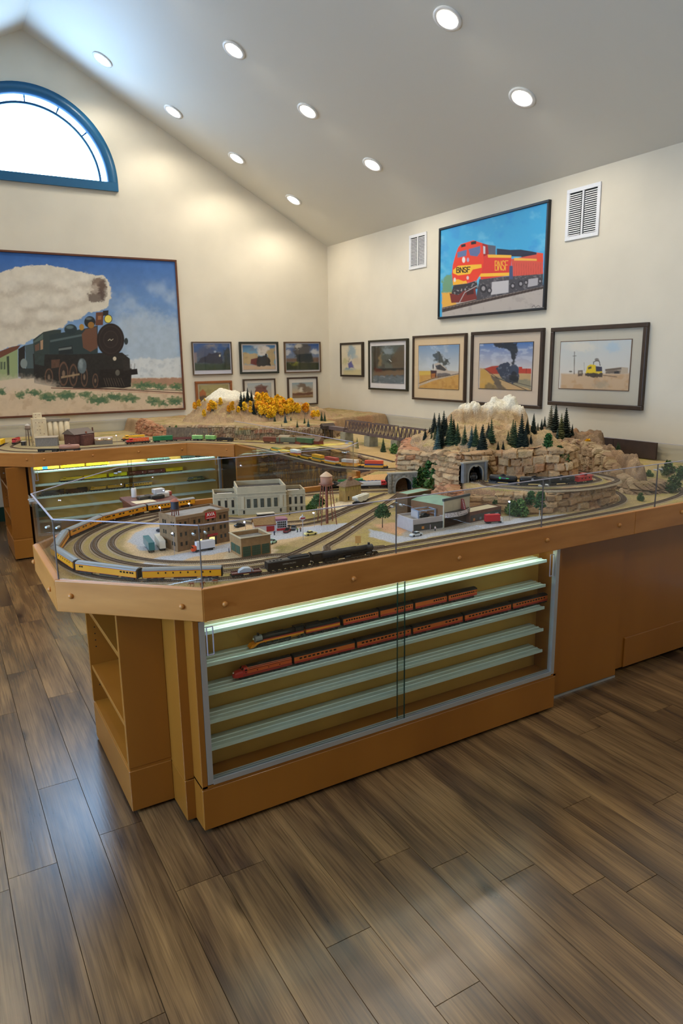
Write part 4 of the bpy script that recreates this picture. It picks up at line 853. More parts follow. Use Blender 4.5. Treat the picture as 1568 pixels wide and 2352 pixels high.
def kit_steam(key, Lc, drivers, skirt=None, skirt2=None, smoke=(60, 60, 62), bk=(26, 26, 28)):
    """steam engine without tender, smokebox towards +x"""
    k = ('steam', key)
    if k in KITS: return KITS[k]
    h = Lc/2; zc = .031; r = .0128; M_ = P_(bk, .36); cabx = -h+.03; K = []
    K.append(('boiler', MB().tube((cabx, 0, zc), (h-.045, 0, zc), r*1.04, r, 20).mesh('boiler', M_, True)))
    m = MB(); m.tube((h-.045, 0, zc), (h-.018, 0, zc), r*1.01, r*1.01, 20); m.tube((h-.018, 0, zc), (h-.0155, 0, zc), r*.9, r*.55, 20); m.tube((h-.0155, 0, zc), (h-.014, 0, zc), .004, .003, 10); K.append(('smokebox', m.mesh('smokebox', P_(smoke, .4, metal=.2))))
    m = MB(); m.box(-h, cabx+.004, -.0155, .0155, .017, .0455); m.prism([(-.0165, .0455), (.0165, .0455), (.009, .049), (-.009, .049)], -h-.006, cabx+.006, 'x'); K.append(('cab', m.mesh('cab', M_)))
    m = MB(); windows_me(m, [(-h+.005, -h+.013), (-h+.016, -h+.024)], .0156, .034, .041); K.append(('windows', m.mesh('windows', P_((70, 68, 60), .2))))
    m = MB(); m.lathe([(.0052, 0), (.0045, .006), (.0052, .008)], 12, (h-.032, 0, zc+r-.001)); K.append(('chimney', m.mesh('chimney', M_)))
    m = MB(); m.tube((-h*.25, 0, zc+r*.8), (h*.35, 0, zc+r*.8), .0048, n=10); K.append(('dome', m.mesh('dome', M_, True)))
    m = MB()
    for s_ in (-1, 1): m.box(cabx, h-.02, s_*.0125-.003, s_*.0125+.003, .0235, .0248)
    K.append(('running_board', m.mesh('running_board', M_)))
    m = MB(); dr = .0115 if len(drivers) < 6 else .0098
    for x in drivers:
        for s_ in (-1, 1):
            m.tube((x*Lc, s_*.0098-.0015, dr), (x*Lc, s_*.0098+.0015, dr), dr, n=18); m.tube((x*Lc, s_*.0118-.0006, dr), (x*Lc, s_*.0118+.0008, dr), dr*.35, n=8)
    for x in (h-.03, h-.012, -h+.02, -h+.005):
        for s_ in (-1, 1): m.tube((x, s_*.0098-.0012, .0055), (x, s_*.0098+.0012, .0055), .0055, n=12)
    K.append(('drivers', m.mesh('drivers', P_((36, 34, 34), .45))))
    m = MB()
    for s_ in (-1, 1):
        m.box(drivers[0]*Lc, drivers[-1]*Lc+.03, s_*.0135-.0006, s_*.0135+.0006, dr-.005, dr-.003)
    K.append(('rods', m.mesh('rods', P_((120, 118, 112), .35, metal=.6))))
    m = MB()
    for x in ([h-.042] if len(drivers) < 6 else [h-.042, .02*Lc]):
        for s_ in (-1, 1): m.tube((x-.011, s_*.0148, .0125), (x+.011, s_*.0148, .0125), .0055, n=12)
    K.append(('cylinder', m.mesh('cylinder', M_))); K[-1][1]
    m = MB(); m.prism([(h-.022, .016), (h-.004, .016), (h+.006, .004), (h-.008, .004), (h-.022, .011)], -.0135, .0135, 'y'); m.box(-h+.01, h-.02, -.006, .006, .008, .020); K.append(('pilot', m.mesh('pilot', P_(skirt or bk, .45))))
    K.append(('headlight', MB().tube((h-.0145, 0, zc+.001), (h-.0115, 0, zc+.001), .0032, n=12).mesh('headlight', P_((236, 232, 214), .25))))
    if skirt:
        for nm, c, za, zb, yy in (('skirt_band', skirt, .0185, .0245, .0162), ('upper_band', skirt2, .0245, .0290, .0158)):
            m = MB()
            for s_ in (-1, 1):
                m.box(-h+.001, h-.045, s_*yy-.0006, s_*yy+.0006, za, zb)
                if nm == 'skirt_band': m.prism([(h-.045, .0185), (h-.045, .0245), (h-.02, .0215), (h-.004, .009), (h-.012, .009), (h-.022, .0165)], s_*yy-.0006, s_*yy+.0006, 'y')
            K.append((nm, m.mesh(nm, P_(c))))
    KITS[k] = K; return K
def kit_tender(key, Lc, col=(26, 26, 28), band=None, band2=None, text=None):
    k = ('tender', key)
    if k in KITS: return KITS[k]
    h = Lc/2; K = [('body', MB().loft([[(x, -.0165, .0118), (x, .0165, .0118), (x, .0165, .037), (x, .013, .0405), (x, -.013, .0405), (x, -.0165, .037)] for x in (-h+.002, h-.002)]).mesh('body', P_(col, .38)))]
    m = MB(); m.prism([(h*.05, .0405), (h-.004, .0405), (h-.004, .045), (h*.1, .045)], -.0125, .0125, 'y'); K.append(('coal_bunker', m.mesh('coal_bunker', P_((18, 18, 18), .9))))
    m = MB()
    for i in range(4): m.box(-h+.014+i*.014, -h+.021+i*.014, -.004, .004, .0405, .0425)
    K.append(('hatches', m.mesh('hatches', P_((40, 40, 42)))))
    if band: K.append(('skirt_band', MB().box(-h+.0018, h-.0018, -.0169, .0169, .0185, .0265).mesh('skirt_band', P_(band)))); K.append(('upper_band', MB().box(-h+.0018, h-.0018, -.0169, .0169, .0265, .0305).mesh('upper_band', P_(band2)))); K.append(('lower_band', MB().box(-h+.0018, h-.0018, -.0169, .0169, .0135, .0185).mesh('lower_band', P_(band2))))
    if text:
        me = text_mesh(text, .0075, P_((170, 168, 160)), .0002); me.transform(Matrix.Translation((-.0, -.0168, .026))@Matrix.Rotation(math.pi/2, 4, 'X')); K.append(('lettering', me))
    m = MB()
    for i in range(7):
        for s_ in (-1, 1): m.tube((-h+.014+(Lc-.028)*i/6, s_*.0098-.0012, .0058), (-h+.014+(Lc-.028)*i/6, s_*.0098+.0012, .0058), .0058, n=12)
    m.box(-h+.006, h-.006, -.012, .012, .0085, .0118); K.append(('wheels', m.mesh('wheels', P_((40, 38, 38), .6)))); KITS[k] = K; return K
# ---- placing on a track
def arc_len(Pp): return np.r_[0, np.cumsum(np.linalg.norm(np.diff(Pp[:, :2], axis=0), axis=1))]
def at_s(Pp, s, Lc=.1):
    A = arc_len(Pp); f = lambda q: np.array([np.interp(q, A, Pp[:, k]) for k in range(3)])
    a, b = f(s-Lc*.36), f(s+Lc*.36); c = (a+b)/2; return (c[0], c[1], c[2]+RAILZ), math.atan2(b[1]-a[1], b[0]-a[0])
def near_s(Pp, px, py, z=None):
    A = arc_len(Pp); q = onz(px, py, (Pp[0, 2] if z is None else z)+RAILZ)
    D = ray(px, py); d = np.array([np.hypot(*(np.array(proj(p))-(px, py))) for p in Pp]); return A[int(np.argmin(d))]
def place(name, label, cat, kit, Pp, px, py, Lc, flip=False, group=None):
    loc, rz = at_s(Pp, near_s(Pp, px, py), Lc); o = spawn(name, label, cat, kit, loc, rz+(math.pi if flip else 0), group)
    if Pp[0, 1] > 5: o.scale = (1.22, 1.2, 1.3)                   # the far table runs a slightly larger class of stock
    return o
ORD = ['first', 'second', 'third', 'fourth', 'fifth', 'sixth', 'seventh', 'eighth', 'ninth', 'tenth', 'eleventh']
# the big black articulated engine on the outermost track (runs towards +x = start of OUT)
DR8 = [-.30, -.25, -.20, -.15, .10, .155, .21, .265]
loc, rz = at_s(T_OUT, near_s(T_OUT, 788, 1290), .29); spawn('steam_locomotive', 'long black articulated steam locomotive on the front track', 'locomotive', kit_steam('big', .285, DR8), loc, rz+math.pi)
loc, rz = at_s(T_OUT, near_s(T_OUT, 656, 1304), .17); spawn('locomotive_tender', 'black tender lettered UNION PACIFIC behind the front locomotive', 'tender', kit_tender('big', .172, text='UNION PACIFIC'), loc, rz+math.pi)
loc, rz = at_s(T_OUT, near_s(T_OUT, 568, 1318), .11)
K = kit_gondola('flat', .105, (92, 34, 34), None, .0155)
spawn('flat_car', 'small maroon flat car between tender and yellow coach', 'rail car', K, loc, rz)
t = thing('covered_load', 'grey tarpaulin-covered load on the maroon flat car', 'load', (loc[0], loc[1], loc[2]+.0126), rz)
MB().prism([(-.028, 0), (.028, 0), (.024, .010), (.008, .017), (-.010, .016), (-.024, .009)], -.012, .012, 'y').build('tarpaulin', P_((176, 186, 196), .6), t); MB().box(-.02, -.017, -.0125, .0125, 0, .0125).build('strap', P_((150, 96, 60), .6), t)
# yellow passenger train
WSQ = [(.14+i*.092, .155+i*.092) for i in range(8)]; WLN = [(.10+i*.088, .15+i*.088) for i in range(9)]; WMIX = [(.07, .09), (.10, .14), (.15, .17), (.22, .27), (.36, .41), (.44, .48), (.58, .63), (.66, .69), (.74, .79), (.9, .92)]
WBAG = [(.05, .075), (.085, .11), (.13, .16), (.18, .21), (.23, .26), (.86, .885), (.895, .92)]
RS = (172, 44, 34); RG = (128, 130, 128)
ck = [kit_coach('yA', .280, YEL, RG, RS, WSQ), kit_coach('yB', .280, YEL, RG, RS, WBAG), kit_coach('yC', .270, YEL, RG, RS, WSQ[:6]), kit_coach('yD', .270, YEL, RG, RS, [(.08+i*.065, .11+i*.065) for i in range(13)]), kit_coach('yE', .280, YEL, RG, RS, WMIX), kit_coach('yE', .280, YEL, RG, RS, WMIX), kit_coach('yD', .270, YEL, RG, RS, WLN)]
s0 = near_s(T_OUT, 518, 1322); LN = [.280, .280, .270, .270, .280, .280, .270]
YL = ['yellow passenger car with small square windows nearest the flat car', 'yellow baggage-style passenger car on the angled front corner', 'yellow passenger car at the left end beside the dark acrylic edge', 'short-windowed yellow passenger car turning away at the far left', 'yellow passenger car curving back towards the aisle', 'yellow passenger car passing in front of the brown work table', 'last yellow passenger car half hidden by the rooftop water tank']
for i, l_ in enumerate(LN):
    loc, rz = at_s(T_OUT, s0+l_/2+.002, l_); spawn('passenger_car', YL[i], 'passenger car', ck[i], loc, rz, 'yellow passenger train'); s0 += l_+.007
loc, rz = at_s(T_OUT, near_s(T_OUT, 765, 1126), .15); spawn('tank_car', 'black tank car standing behind the signal tower', 'tank car', kit_tank('b', .16, BLK), loc, rz)
loc, rz = at_s(T_OUT, near_s(T_OUT, 855, 1124), .15); spawn('diesel_locomotive', 'red, white and blue diesel locomotive entering the mountain', 'locomotive', kit_hood('sf', .20, (226, 226, 224), (36, 56, 110), None, (60, 60, 62), None, None, (206, 30, 34)), loc, rz)
loc, rz = at_s(T_OUT, near_s(T_OUT, 740, 1128), .15)
bnk = kit_hood('bn', .19, (44, 132, 62), (36, 84, 50), None, (40, 40, 40))
spawn('diesel_locomotive', 'green diesel locomotive behind the red, white and blue one', 'locomotive', bnk, (2.16, 3.625-.03, GZ+RAILZ+.0), -.25)
# white hopper in front of the tower
P0 = onz(806, 1160, GZ+.012); P1 = onz(850, 1145, GZ+.012); spawn('covered_hopper', 'white covered hopper car beside the signal tower', 'hopper car', kit_hopper('w', .125, (232, 230, 216)), ((P0[0]+P1[0])/2, (P0[1]+P1[1])/2, GZ+RAILZ), math.atan2(P1[1]-P0[1], P1[0]-P0[0]))
# tank train on the raised track
place('diesel_locomotive', 'black diesel locomotive inside the grey tunnel mouth', 'locomotive', kit_hood('bk', .17, BLK, BLK, None, BLK), T_UP, 1078, 1104, .17)
for px, py, mk_, lb in ((1152, 1112, (60, 190, 70), 'black tank car with a round green mark below the cliff'), (1226, 1116, (150, 150, 150), 'black tank car in the middle of the raised train'), (1288, 1114, (120, 120, 120), 'black tank car coupled to the red caboose')):
    place('tank_car', lb, 'tank car', kit_tank('g%d' % px, .15, BLK, mk_), T_UP, px, py, .15, False, 'black tank cars on the raised track')
place('caboose', 'red caboose at the end of the tank car train', 'caboose', kit_caboose('r', .115, (200, 38, 36)), T_UP, 1340, 1109, .115)
# container train over the canyon
CT = [((226, 84, 34), (60, 62, 120), 'orange container on top'), ((236, 232, 224), (232, 150, 30), 'tall white container on top'), ((204, 70, 58), (230, 226, 218), 'pale red container on top'), ((240, 178, 30), (92, 128, 96), 'yellow over green containers'), (None, (84, 68, 66), 'a single low dark container'), ((234, 232, 226), (196, 92, 76), 'white over red containers'), (None, (214, 190, 40), 'a single yellow-green container'), (None, (50, 110, 70), 'a single dark green container')]
s0 = near_s(T_DECK, 888, 1080)
for i, (tp, lw, lb) in enumerate(CT):
    l_ = .178; loc, rz = at_s(T_DECK, s0-l_/2, l_); spawn('well_car', 'yellow container car with '+lb, 'container car', kit_well('c%d' % i, l_, (234, 168, 30), lw, tp), loc, rz, 'container train').scale = (1, 1.12, 1.28); s0 -= l_+.006
for i, (px, py, c, lb) in enumerate(((628, 1022, (112, 52, 44), 'maroon gondola on the track beyond the canyon, left end'), (655, 1026, (92, 110, 84), 'grey-green boxcar on the track beyond the canyon'), (700, 1032, (34, 104, 70), 'dark green boxcar beyond the container train'))):
    place('freight_car', lb, 'freight car', kit_box('fb%d' % i, .15, c), T_FAR2, px, py, .15)
# far table trains
place('diesel_locomotive', 'orange diesel locomotive on the far table', 'locomotive', kit_hood('or', .19, (224, 92, 36), (110, 96, 84), None, (60, 50, 46), None, None, (206, 50, 40)), T_FAR2, 317, 1020, .19, True)
for px, py, L_, kk, nm, ct, lb in ((372, 1017, .15, kit_box('gr', .15, (34, 118, 74)), 'boxcar', 'boxcar', 'green boxcar behind the orange locomotive'), (418, 1013, .15, kit_gondola('br', .15, (120, 70, 66)), 'gondola_car', 'gondola', 'brown gondola on the far table'),
                               (455, 1011, .085, kit_box('lg', .085, (132, 190, 110), (176, 214, 150), hh=.036), 'freight_car', 'freight car', 'light green short car left of its twin'), (483, 1012, .085, kit_box('lg', .085, (132, 190, 110)), 'freight_car', 'freight car', 'light green short car right of its twin'), (516, 1013, .14, kit_gondola('bk', .14, (40, 36, 36), (30, 28, 28)), 'gondola_car', 'gondola', 'dark coal gondola below the pale rock wall')):
    place(nm, lb, ct, kk, T_FAR2, px, py, L_)
place('diesel_locomotive', 'yellow diesel locomotive on the back track of the far table', 'locomotive', kit_hood('up2', .19, (236, 180, 30), (90, 84, 76), (200, 60, 40), (70, 66, 62)), T_FAR3, 305, 1004, .19, True)
place('tank_car', 'pinkish tank car in front of the brick building', 'tank car', kit_tank('pk', .14, (172, 128, 112)), T_FAR, 160, 1030, .14)
place('flat_car', 'black flat car below the grey shed', 'rail car', kit_gondola('bf', .14, (34, 36, 34), None, .018), T_FAR, 112, 1032, .14)
place('diesel_locomotive', 'red diesel locomotive at the left end of the far table', 'locomotive', kit_hood('rd', .17, (200, 36, 40), (150, 40, 40), None, (80, 50, 46)), T_FAR2, 36, 1014, .17)
place('freight_car', 'yellow boxcar cut by the left picture edge', 'freight car', kit_box('yb', .15, (240, 196, 24)), T_FAR, 2, 1024, .15)
# ---- trains on the front display shelves
DO, DR_, DB = (228, 112, 40), (190, 52, 38), (34, 30, 30)
SHY = CY+.030+.047
def sx_(px, py): return float(ony(px, py, SHY)[0])
def shelf(name, label, cat, kit, xa, xb, z, flip=True, Y=None, group=None): return spawn(name, label, cat, kit, ((xa+xb)/2, Y or SHY, z+.0118), math.pi if flip else 0, group)
x0, x1, x2 = sx_(572, 1500), sx_(697, 1470), sx_(778, 1450)
shelf('steam_locomotive', 'black and orange streamlined steam locomotive on the display shelf', 'locomotive', kit_steam('gs', x1-x0-.01, [-.2, -.08, .04, .16], (240, 150, 24), (176, 60, 50), (150, 152, 154)), x0, x1, .618)
shelf('locomotive_tender', 'orange and red striped tender on the upper train shelf', 'tender', kit_tender('gs', x2-x1-.004, (34, 32, 32), (240, 150, 24), (180, 52, 40)), x1, x2, .618)
WD = [(.06, .075)]+[(.12+i*.068, .16+i*.068) for i in range(12)]
def day(a, b, py, z, lb, wn=WD):
    xa, xb = sx_(a, py), sx_(b, py-(b-a)*.24); shelf('passenger_car', lb, 'passenger car', kit_coach('day%.3f%s' % (xb-xa, len(wn)), xb-xa-.003, DO, DB, None, wn, DR_), xa, xb, z, True, None, 'red and orange display passenger cars')
day(781, 866, 1440, .618, 'red and orange passenger car next to the striped tender'); day(866, 945, 1418, .618, 'second red and orange passenger car on the upper train shelf', WD[:8]); day(946, 1022, 1402, .618, 'third red and orange passenger car just right of the glass joint', WD[:6]); day(1022, 1091, 1385, .618, 'last rounded red passenger car on the upper train shelf')
x0, x1 = sx_(533, 1560), sx_(668, 1530)
shelf('diesel_locomotive', 'red streamlined cab diesel at the head of the lower display train', 'locomotive', kit_cabunit('day', x1-x0-.004, (224, 96, 40), (44, 40, 40), (176, 50, 40), (206, 52, 46), (120, 40, 36)), x0, x1, .510)
for a, b, py, lb, wn in ((669, 812, 1528, 'red and orange passenger car behind the cab diesel', WD[4:]), (813, 940, 1496, 'red passenger car left of the glass joint on the lower train shelf', WD), (941, 1058, 1470, 'red passenger car right of the glass joint on the lower train shelf', WD[1:5]+WD[9:]), (1059, 1168, 1445, 'fifth red passenger car of the lower display train', WD), (1169, 1260, 1420, 'last red passenger car beside the right door channel', WD[2:])): day(a, b, py, .510, lb, wn)
# ---- trains on the far display shelves
FSY = FY+.030+.047
def fx_(px, py): return float(ony(px, py, FSY)[0])
def far(name, cat, label, mkkit, a, b, py, z, flip=False):
    xa, xb = fx_(a, py), fx_(b, py-(b-a)*.08); spawn(name, label, cat, mkkit(xb-xa-.006), ((xa+xb)/2, FSY, z+.0118), math.pi if flip else 0, 'trains in the far display case')
Y2 = (240, 206, 20)
far('passenger_car', 'passenger car', 'yellow passenger car with a blue middle panel in the far case', lambda l_: kit_box('fyb', l_, (238, 186, 50), stripe=(40, 120, 200)), 76, 136, 1083, .735)
far('diesel_locomotive', 'locomotive', 'bright yellow cab diesel left on the top far shelf', lambda l_: kit_cabunit('fy1', l_, Y2, (120, 116, 100)), 138, 195, 1078, .735, True)
far('diesel_locomotive', 'locomotive', 'bright yellow cab diesel right of its twin on the top far shelf', lambda l_: kit_cabunit('fy1', l_, Y2, (120, 116, 100)), 197, 252, 1074, .735)
far('diesel_locomotive', 'locomotive', 'grey-green diesel locomotive on the top far shelf', lambda l_: kit_hood('fgg', l_, (84, 108, 98), (70, 90, 84)), 336, 391, 1062, .735)
far('steam_locomotive', 'locomotive', 'dark green steam locomotive at the right of the top far shelf', lambda l_: kit_steam('fst', l_, [-.2, -.08, .04, .16], None, None, (40, 48, 44), (30, 40, 36)), 450, 486, 1055, .735)
far('locomotive_tender', 'tender', 'dark green tender at the right of the top far shelf', lambda l_: kit_tender('fst', l_, (30, 40, 36)), 415, 449, 1057, .735)
far('diesel_locomotive', 'locomotive', 'yellow hood diesel on the second far shelf', lambda l_: kit_hood('fh2', l_, (238, 190, 24), (110, 104, 90), None, (90, 86, 80)), 136, 192, 1112, .618, True)
far('boxcar', 'boxcar', 'tall bright yellow boxcar behind the yellow hood diesel', lambda l_: kit_box('fy3', l_, (242, 204, 10)), 193, 246, 1106, .618)
far('boxcar', 'boxcar', 'lemon yellow reefer car on the second far shelf', lambda l_: kit_box('fy4', l_, (240, 224, 20)), 250, 292, 1101, .618)
far('boxcar', 'boxcar', 'brown boxcar beside the lemon yellow car', lambda l_: kit_box('fbb', l_, (118, 52, 46), mark=(206, 190, 184)), 294, 336, 1096, .618)
far('boxcar', 'boxcar', 'brown boxcar beside the plain yellow boxcar', lambda l_: kit_box('fbb', l_, (118, 52, 46)), 338, 378, 1092, .618)
far('boxcar', 'boxcar', 'plain yellow boxcar at the right of the second far shelf', lambda l_: kit_box('fy5', l_, (240, 200, 20)), 380, 420, 1088, .618)
far('steam_locomotive', 'locomotive', 'black steam locomotive at the left of the third far shelf', lambda l_: kit_steam('fs3', l_, [-.25, -.17, -.09, .05, .13, .21]), 90, 148, 1144, .510, True)
far('locomotive_tender', 'tender', 'black tender on the third far shelf', lambda l_: kit_tender('fs3', l_), 150, 203, 1138, .510)
far('diesel_locomotive', 'locomotive', 'amber hood diesel behind the black tender', lambda l_: kit_hood('fh3', l_, (226, 166, 30), (110, 104, 90), None, (90, 86, 80)), 205, 246, 1133, .510, True)
far('boxcar', 'boxcar', 'amber car in the middle of the third far shelf', lambda l_: kit_hood('fh3', l_, (226, 166, 30), (110, 104, 90)), 248, 284, 1129, .510)
far('passenger_car', 'passenger car', 'long amber passenger car on the third far shelf', lambda l_: kit_coach('fam', l_, (232, 176, 30), (130, 128, 110), None, WLN), 286, 351, 1123, .510)
far('diesel_locomotive', 'locomotive', 'green diesel locomotive lettered MKT on the third far shelf', lambda l_: kit_hood('mkt', l_, (28, 74, 44), (28, 64, 44), (206, 196, 40), (40, 50, 44), 'MKT', (232, 214, 40), (60, 96, 44)), 430, 471, 1110, .510)
# ================================================================ buildings
M_brickb = mk('brown_brick', (134, 104, 72), .85, var=.10, scale=60, bump=.3, bscale=300)
M_brickt = mk('tan_brick', (166, 128, 84), .85, var=.08, scale=60, bump=.3, bscale=300)
M_stone = mk('pale_limestone', (178, 164, 134), .8, var=.04, scale=30)
M_stone2 = mk('limestone_trim', (190, 176, 146), .75)
M_win = mk('dark_window', (38, 40, 38), .25); M_mul = mk('window_bars', (120, 122, 104), .6)
M_roofd = mk('tar_roof', (62, 58, 54), .9, var=.1, scale=50); M_roofg = mk('light_roof', (170, 166, 156), .85, var=.05, scale=40)
M_rust = mk('rusty_steel', (132, 74, 52), .6, var=.12, scale=80)
class Site:
    """a building plot: origin at the front-left photo pixel, x along the front, y away from the viewer"""
    def __init__(s, a, b, z=GZ):
        A, B = onz(*a, z), onz(*b, z); d = B-A; s.W = float(np.hypot(d[0], d[1])); s.rz = math.atan2(d[1], d[0]); s.loc = (A[0], A[1], z); s.mpp = mpp(A)
def wins(par, xs, zs, w, h, y=0., name='windows', mat=None, ax='y'):
    m = MB()
    for x in xs:
        for z in zs:
            if ax == 'y': m.box(x-w/2, x+w/2, y-.0008, y+.0008, z, z+h)
            else: m.box(y-.0008, y+.0008, x-w/2, x+w/2, z, z+h)
    o = m.build(name, mat or M_win, par); o['kind'] = 'stuff'; return o
def shell(par, W, D, Hh, mat, par_h=.008, th=.004, roof=M_roofd, name='walls'):
    m = MB()
    for a, b, c, d in ((0, W, 0, th), (0, W, D-th, D), (0, th, th, D-th), (W-th, W, th, D-th)): m.box(a, b, c, d, 0, Hh)
    m.build(name, mat, par); MB().box(th, W-th, th, D-th, Hh-par_h-.003, Hh-par_h).build('roof', roof, par)
# brick warehouse with sign and roof tank
s = Site((408, 1268), (527, 1243)); W, D, Hh = s.W, .145, .145
t = thing('brick_warehouse', 'brown brick three-storey warehouse with red AVA sign', 'building', s.loc, s.rz); shell(t, W, D, Hh, M_brickb, .008, .005, mk('gravel_roof', (150, 148, 146), .9, var=.05, scale=60))
m = MB()
for x in (0, W*.26, W*.52, W*.76, W): m.box(max(0, x-.004), min(W, x+.004), -.0025, 0, 0, Hh-.004)
m.build('pilasters', M_brickb, t)['kind'] = 'stuff'
MB().box(-.003, W+.003, -.004, .0, Hh-.012, Hh+.001).build('cornice', mk('brick_cornice', (150, 122, 90), .8), t)
xs_ = [W*k for k in (.08, .17, .34, .43, .60, .69, .84, .92)]; wins(t, xs_, (.022, .062, .105), .0085, .016, -.0006)
wins(t, [D*k for k in (.14, .26, .62, .74)], (.022, .062, .105), .0085, .016, -.0006, ax='x')
MB().prism([(W*.50, Hh), (W*.76, Hh), (W*.72, Hh+.007), (W*.63, Hh+.011), (W*.54, Hh+.006)], -.003, .004, 'y').build('pediment', M_brickb, t)
sg = MB().box(W*.54, W*.745, -.0055, -.003, Hh-.030, Hh-.002).build('sign_board', P_((190, 34, 36)), t)
me = text_mesh('AVA', .020, P_((240, 236, 232)), .0004, True); obj('lettering', me, sg, (W*.642, -.0060, Hh-.0125), (math.pi/2, 0, 0)); MB().box(W*.56, W*.725, -.0061, -.0055, Hh-.027, Hh-.0255).build('sign_line', P_((240, 236, 232)), sg)
sg = MB().box(W*.56, W*.76, -.006, -.0035, .040, .049).build('shop_sign', P_((176, 40, 44)), t)
MB().box(W*.60, W*.70, -.004, .0005, .012, .034).build('lit_window', mk('lit_shop_window', (255, 214, 130), .4, emit=1.2), t); MB().box(W*.42, W*.46, -.002, .0005, .016, .034).build('lit_window', MATS['lit_shop_window'], t)
MB().box(W*.70, W*.74, -.003, .0005, 0, .034).build('doorway', M_win, t)
tk = MB(); tk.lathe([(.0165, .026), (.0165, .058), (.0168, .0585)], 20, (W*.14, D*.45, Hh-.006)); tko = tk.build('roof_tank', mk('tank_black', (52, 50, 58), .6), t, False)
MB().lathe([(.0195, .0585), (.008, .067), (.0015, .0695)], 20, (W*.14, D*.45, Hh-.006)).build('tank_roof', mk('tank_red_roof', (164, 96, 76), .7), tko)
m = MB()
for a in (45, 135, 225, 315): q = math.radians(a); m.tube((W*.14+.0145*math.cos(q), D*.45+.0145*math.sin(q), Hh-.008), (W*.14+.013*math.cos(q), D*.45+.013*math.sin(q), Hh+.021), .0022, n=6)
m.box(W*.14-.015, W*.14+.015, D*.45-.015, D*.45+.015, Hh+.0195, Hh+.0205); m.build('tank_legs', mk('tank_leg_red', (122, 62, 48), .7), tko)
# small brick engine house with green glazing
s = Site((555, 1282), (622, 1271)); W, D, Hh = s.W, .115, .078
t = thing('engine_house', 'small tan brick workshop with green windows beside the front tracks', 'building', s.loc, s.rz); shell(t, W, D, Hh, M_brickt, .014, .004, mk('grey_flat_roof', (132, 130, 126), .9, var=.1, scale=70))
MB().sweep([(.003, 0), (.003, .003), (-.004, .003), (-.004, 0)], [(0, 0, Hh), (W, 0, Hh), (W, D, Hh), (0, D, Hh)], True).build('coping', mk('pale_coping', (190, 176, 146), .7), t)
M_gw = mk('green_glazing', (86, 110, 88), .35); M_gb = mk('green_bars', (58, 78, 58), .6)
for a, b in ((.05, .30), (.36, .64), (.70, .95)):
    p = MB().box(W*a, W*b, -.0012, .0005, .004, .044).build('glazed_door', M_gw, t); m = MB()
    for i in range(6): x = W*a+(W*b-W*a)*i/5; m.box(x-.0006, x+.0006, -.002, -.001, .004, .044)
    for i in range(5): m.box(W*a, W*b, -.002, -.001, .004+i*.0098, .005+i*.0098)
    m.build('glazing_bars', M_gb, p)['kind'] = 'stuff'
for a, b in ((.12, .46), (.54, .88)):
    p = MB().box(-.0012, .0005, D*a, D*b, .012, .044).build('window', M_gw, t); m = MB()
    for i in range(6): y = D*a+(D*b-D*a)*i/5; m.box(-.002, -.001, y-.0006, y+.0006, .012, .044)
    m.build('glazing_bars', M_gb, p)['kind'] = 'stuff'
# limestone station
s = Site((547, 1184), (658, 1177)); W, D, Hh = s.W, .20, .142; EH = s
t = thing('railway_station', 'large pale limestone railway station with tall windows', 'building', s.loc, s.rz)
shell(t, W, D, Hh, M_stone, .022, .006, M_roofd, 'main_walls')
for zz, q in ((Hh-.034, .005), (Hh-.050, .0025), (.030, .002)): MB().sweep([(-q, 0), (-q, .0035), (.001, .0035), (.001, 0)], [(0, 0, zz), (0, D, zz), (W, D, zz), (W, 0, zz)][::-1] if False else [(0, 0, zz), (W, 0, zz), (W, D, zz), (0, D, zz)], True).build('cornice', M_stone2, t)
for x in (.10, .90): MB().box(W*x-.0075, W*x+.0075, -.0025, 0, .03, Hh-.05).build('pilaster', M_stone2, t)
for k in range(5):
    x = W*(.22+k*.14); p = MB().box(x-.0085, x+.0085, -.0012, .0006, .036, .080).build('tall_window', M_win, t); m = MB()
    for i in range(5): m.box(x-.0085+.0170*i/4-.0004, x-.0085+.0170*i/4+.0004, -.0020, -.001, .036, .080)
    for i in range(7): m.box(x-.0085, x+.0085, -.002, -.001, .036+.044*i/6-.0004, .036+.044*i/6+.0004)
    m.build('window_bars', M_mul, p)['kind'] = 'stuff'
wins(t, [W*.12, W*.88], (.006,), .008, .018, -.0006)
for k in range(4): MB().prism([(.03+k*(W-.06)/4, Hh-.0225), (.03+(k+1)*(W-.06)/4, Hh-.0225), (.03+(k+.5)*(W-.06)/4, Hh-.016)], .03, .10, 'y').build('skylight', mk('white_skylight', (226, 224, 220), .6), t)
def wing(x0, w, D2, y0, H2, nm):
    wg = MB()
    for a, b, c, d in ((0, w, 0, .005), (0, w, D2-.005, D2), (0, .005, .005, D2-.005), (w-.005, w, .005, D2-.005)): wg.box(x0+a, x0+b, y0+c, y0+d, 0, H2)
    o = wg.build(nm, M_stone, t); MB().box(x0+.004, x0+w-.004, y0+.004, y0+D2-.004, H2-.020, H2-.017).build('wing_roof', M_roofd, o)
    MB().box(x0+.02, x0+w-.02, y0+.02, y0+D2*.5, H2-.0168, H2-.010).build('skylight', MATS['white_skylight'], o)
    for zz in (H2-.022, .03): MB().box(x0-.003, x0+w+.003, y0-.003, y0, zz, zz+.003).build('string_course', M_stone2, o)
    for k in range(3):
        x = x0+w*(.22+.29*k); MB().box(x-.006, x+.006, y0-.0010, y0+.0006, .040, .076).build('wing_window', M_win, o); MB().box(x-.005, x+.005, y0-.0010, y0+.0006, .006, .024).build('lower_window', M_win, o)
        MB().prism([(x-.009, .080), (x+.009, .080), (x, .087)], y0-.003, y0, 'y').build('window_pediment', M_stone2, o)
wing(W, .100, .14, .012, .112, 'right_wing'); wing(-.115, .115, .14, .02, .112, 'left_wing')
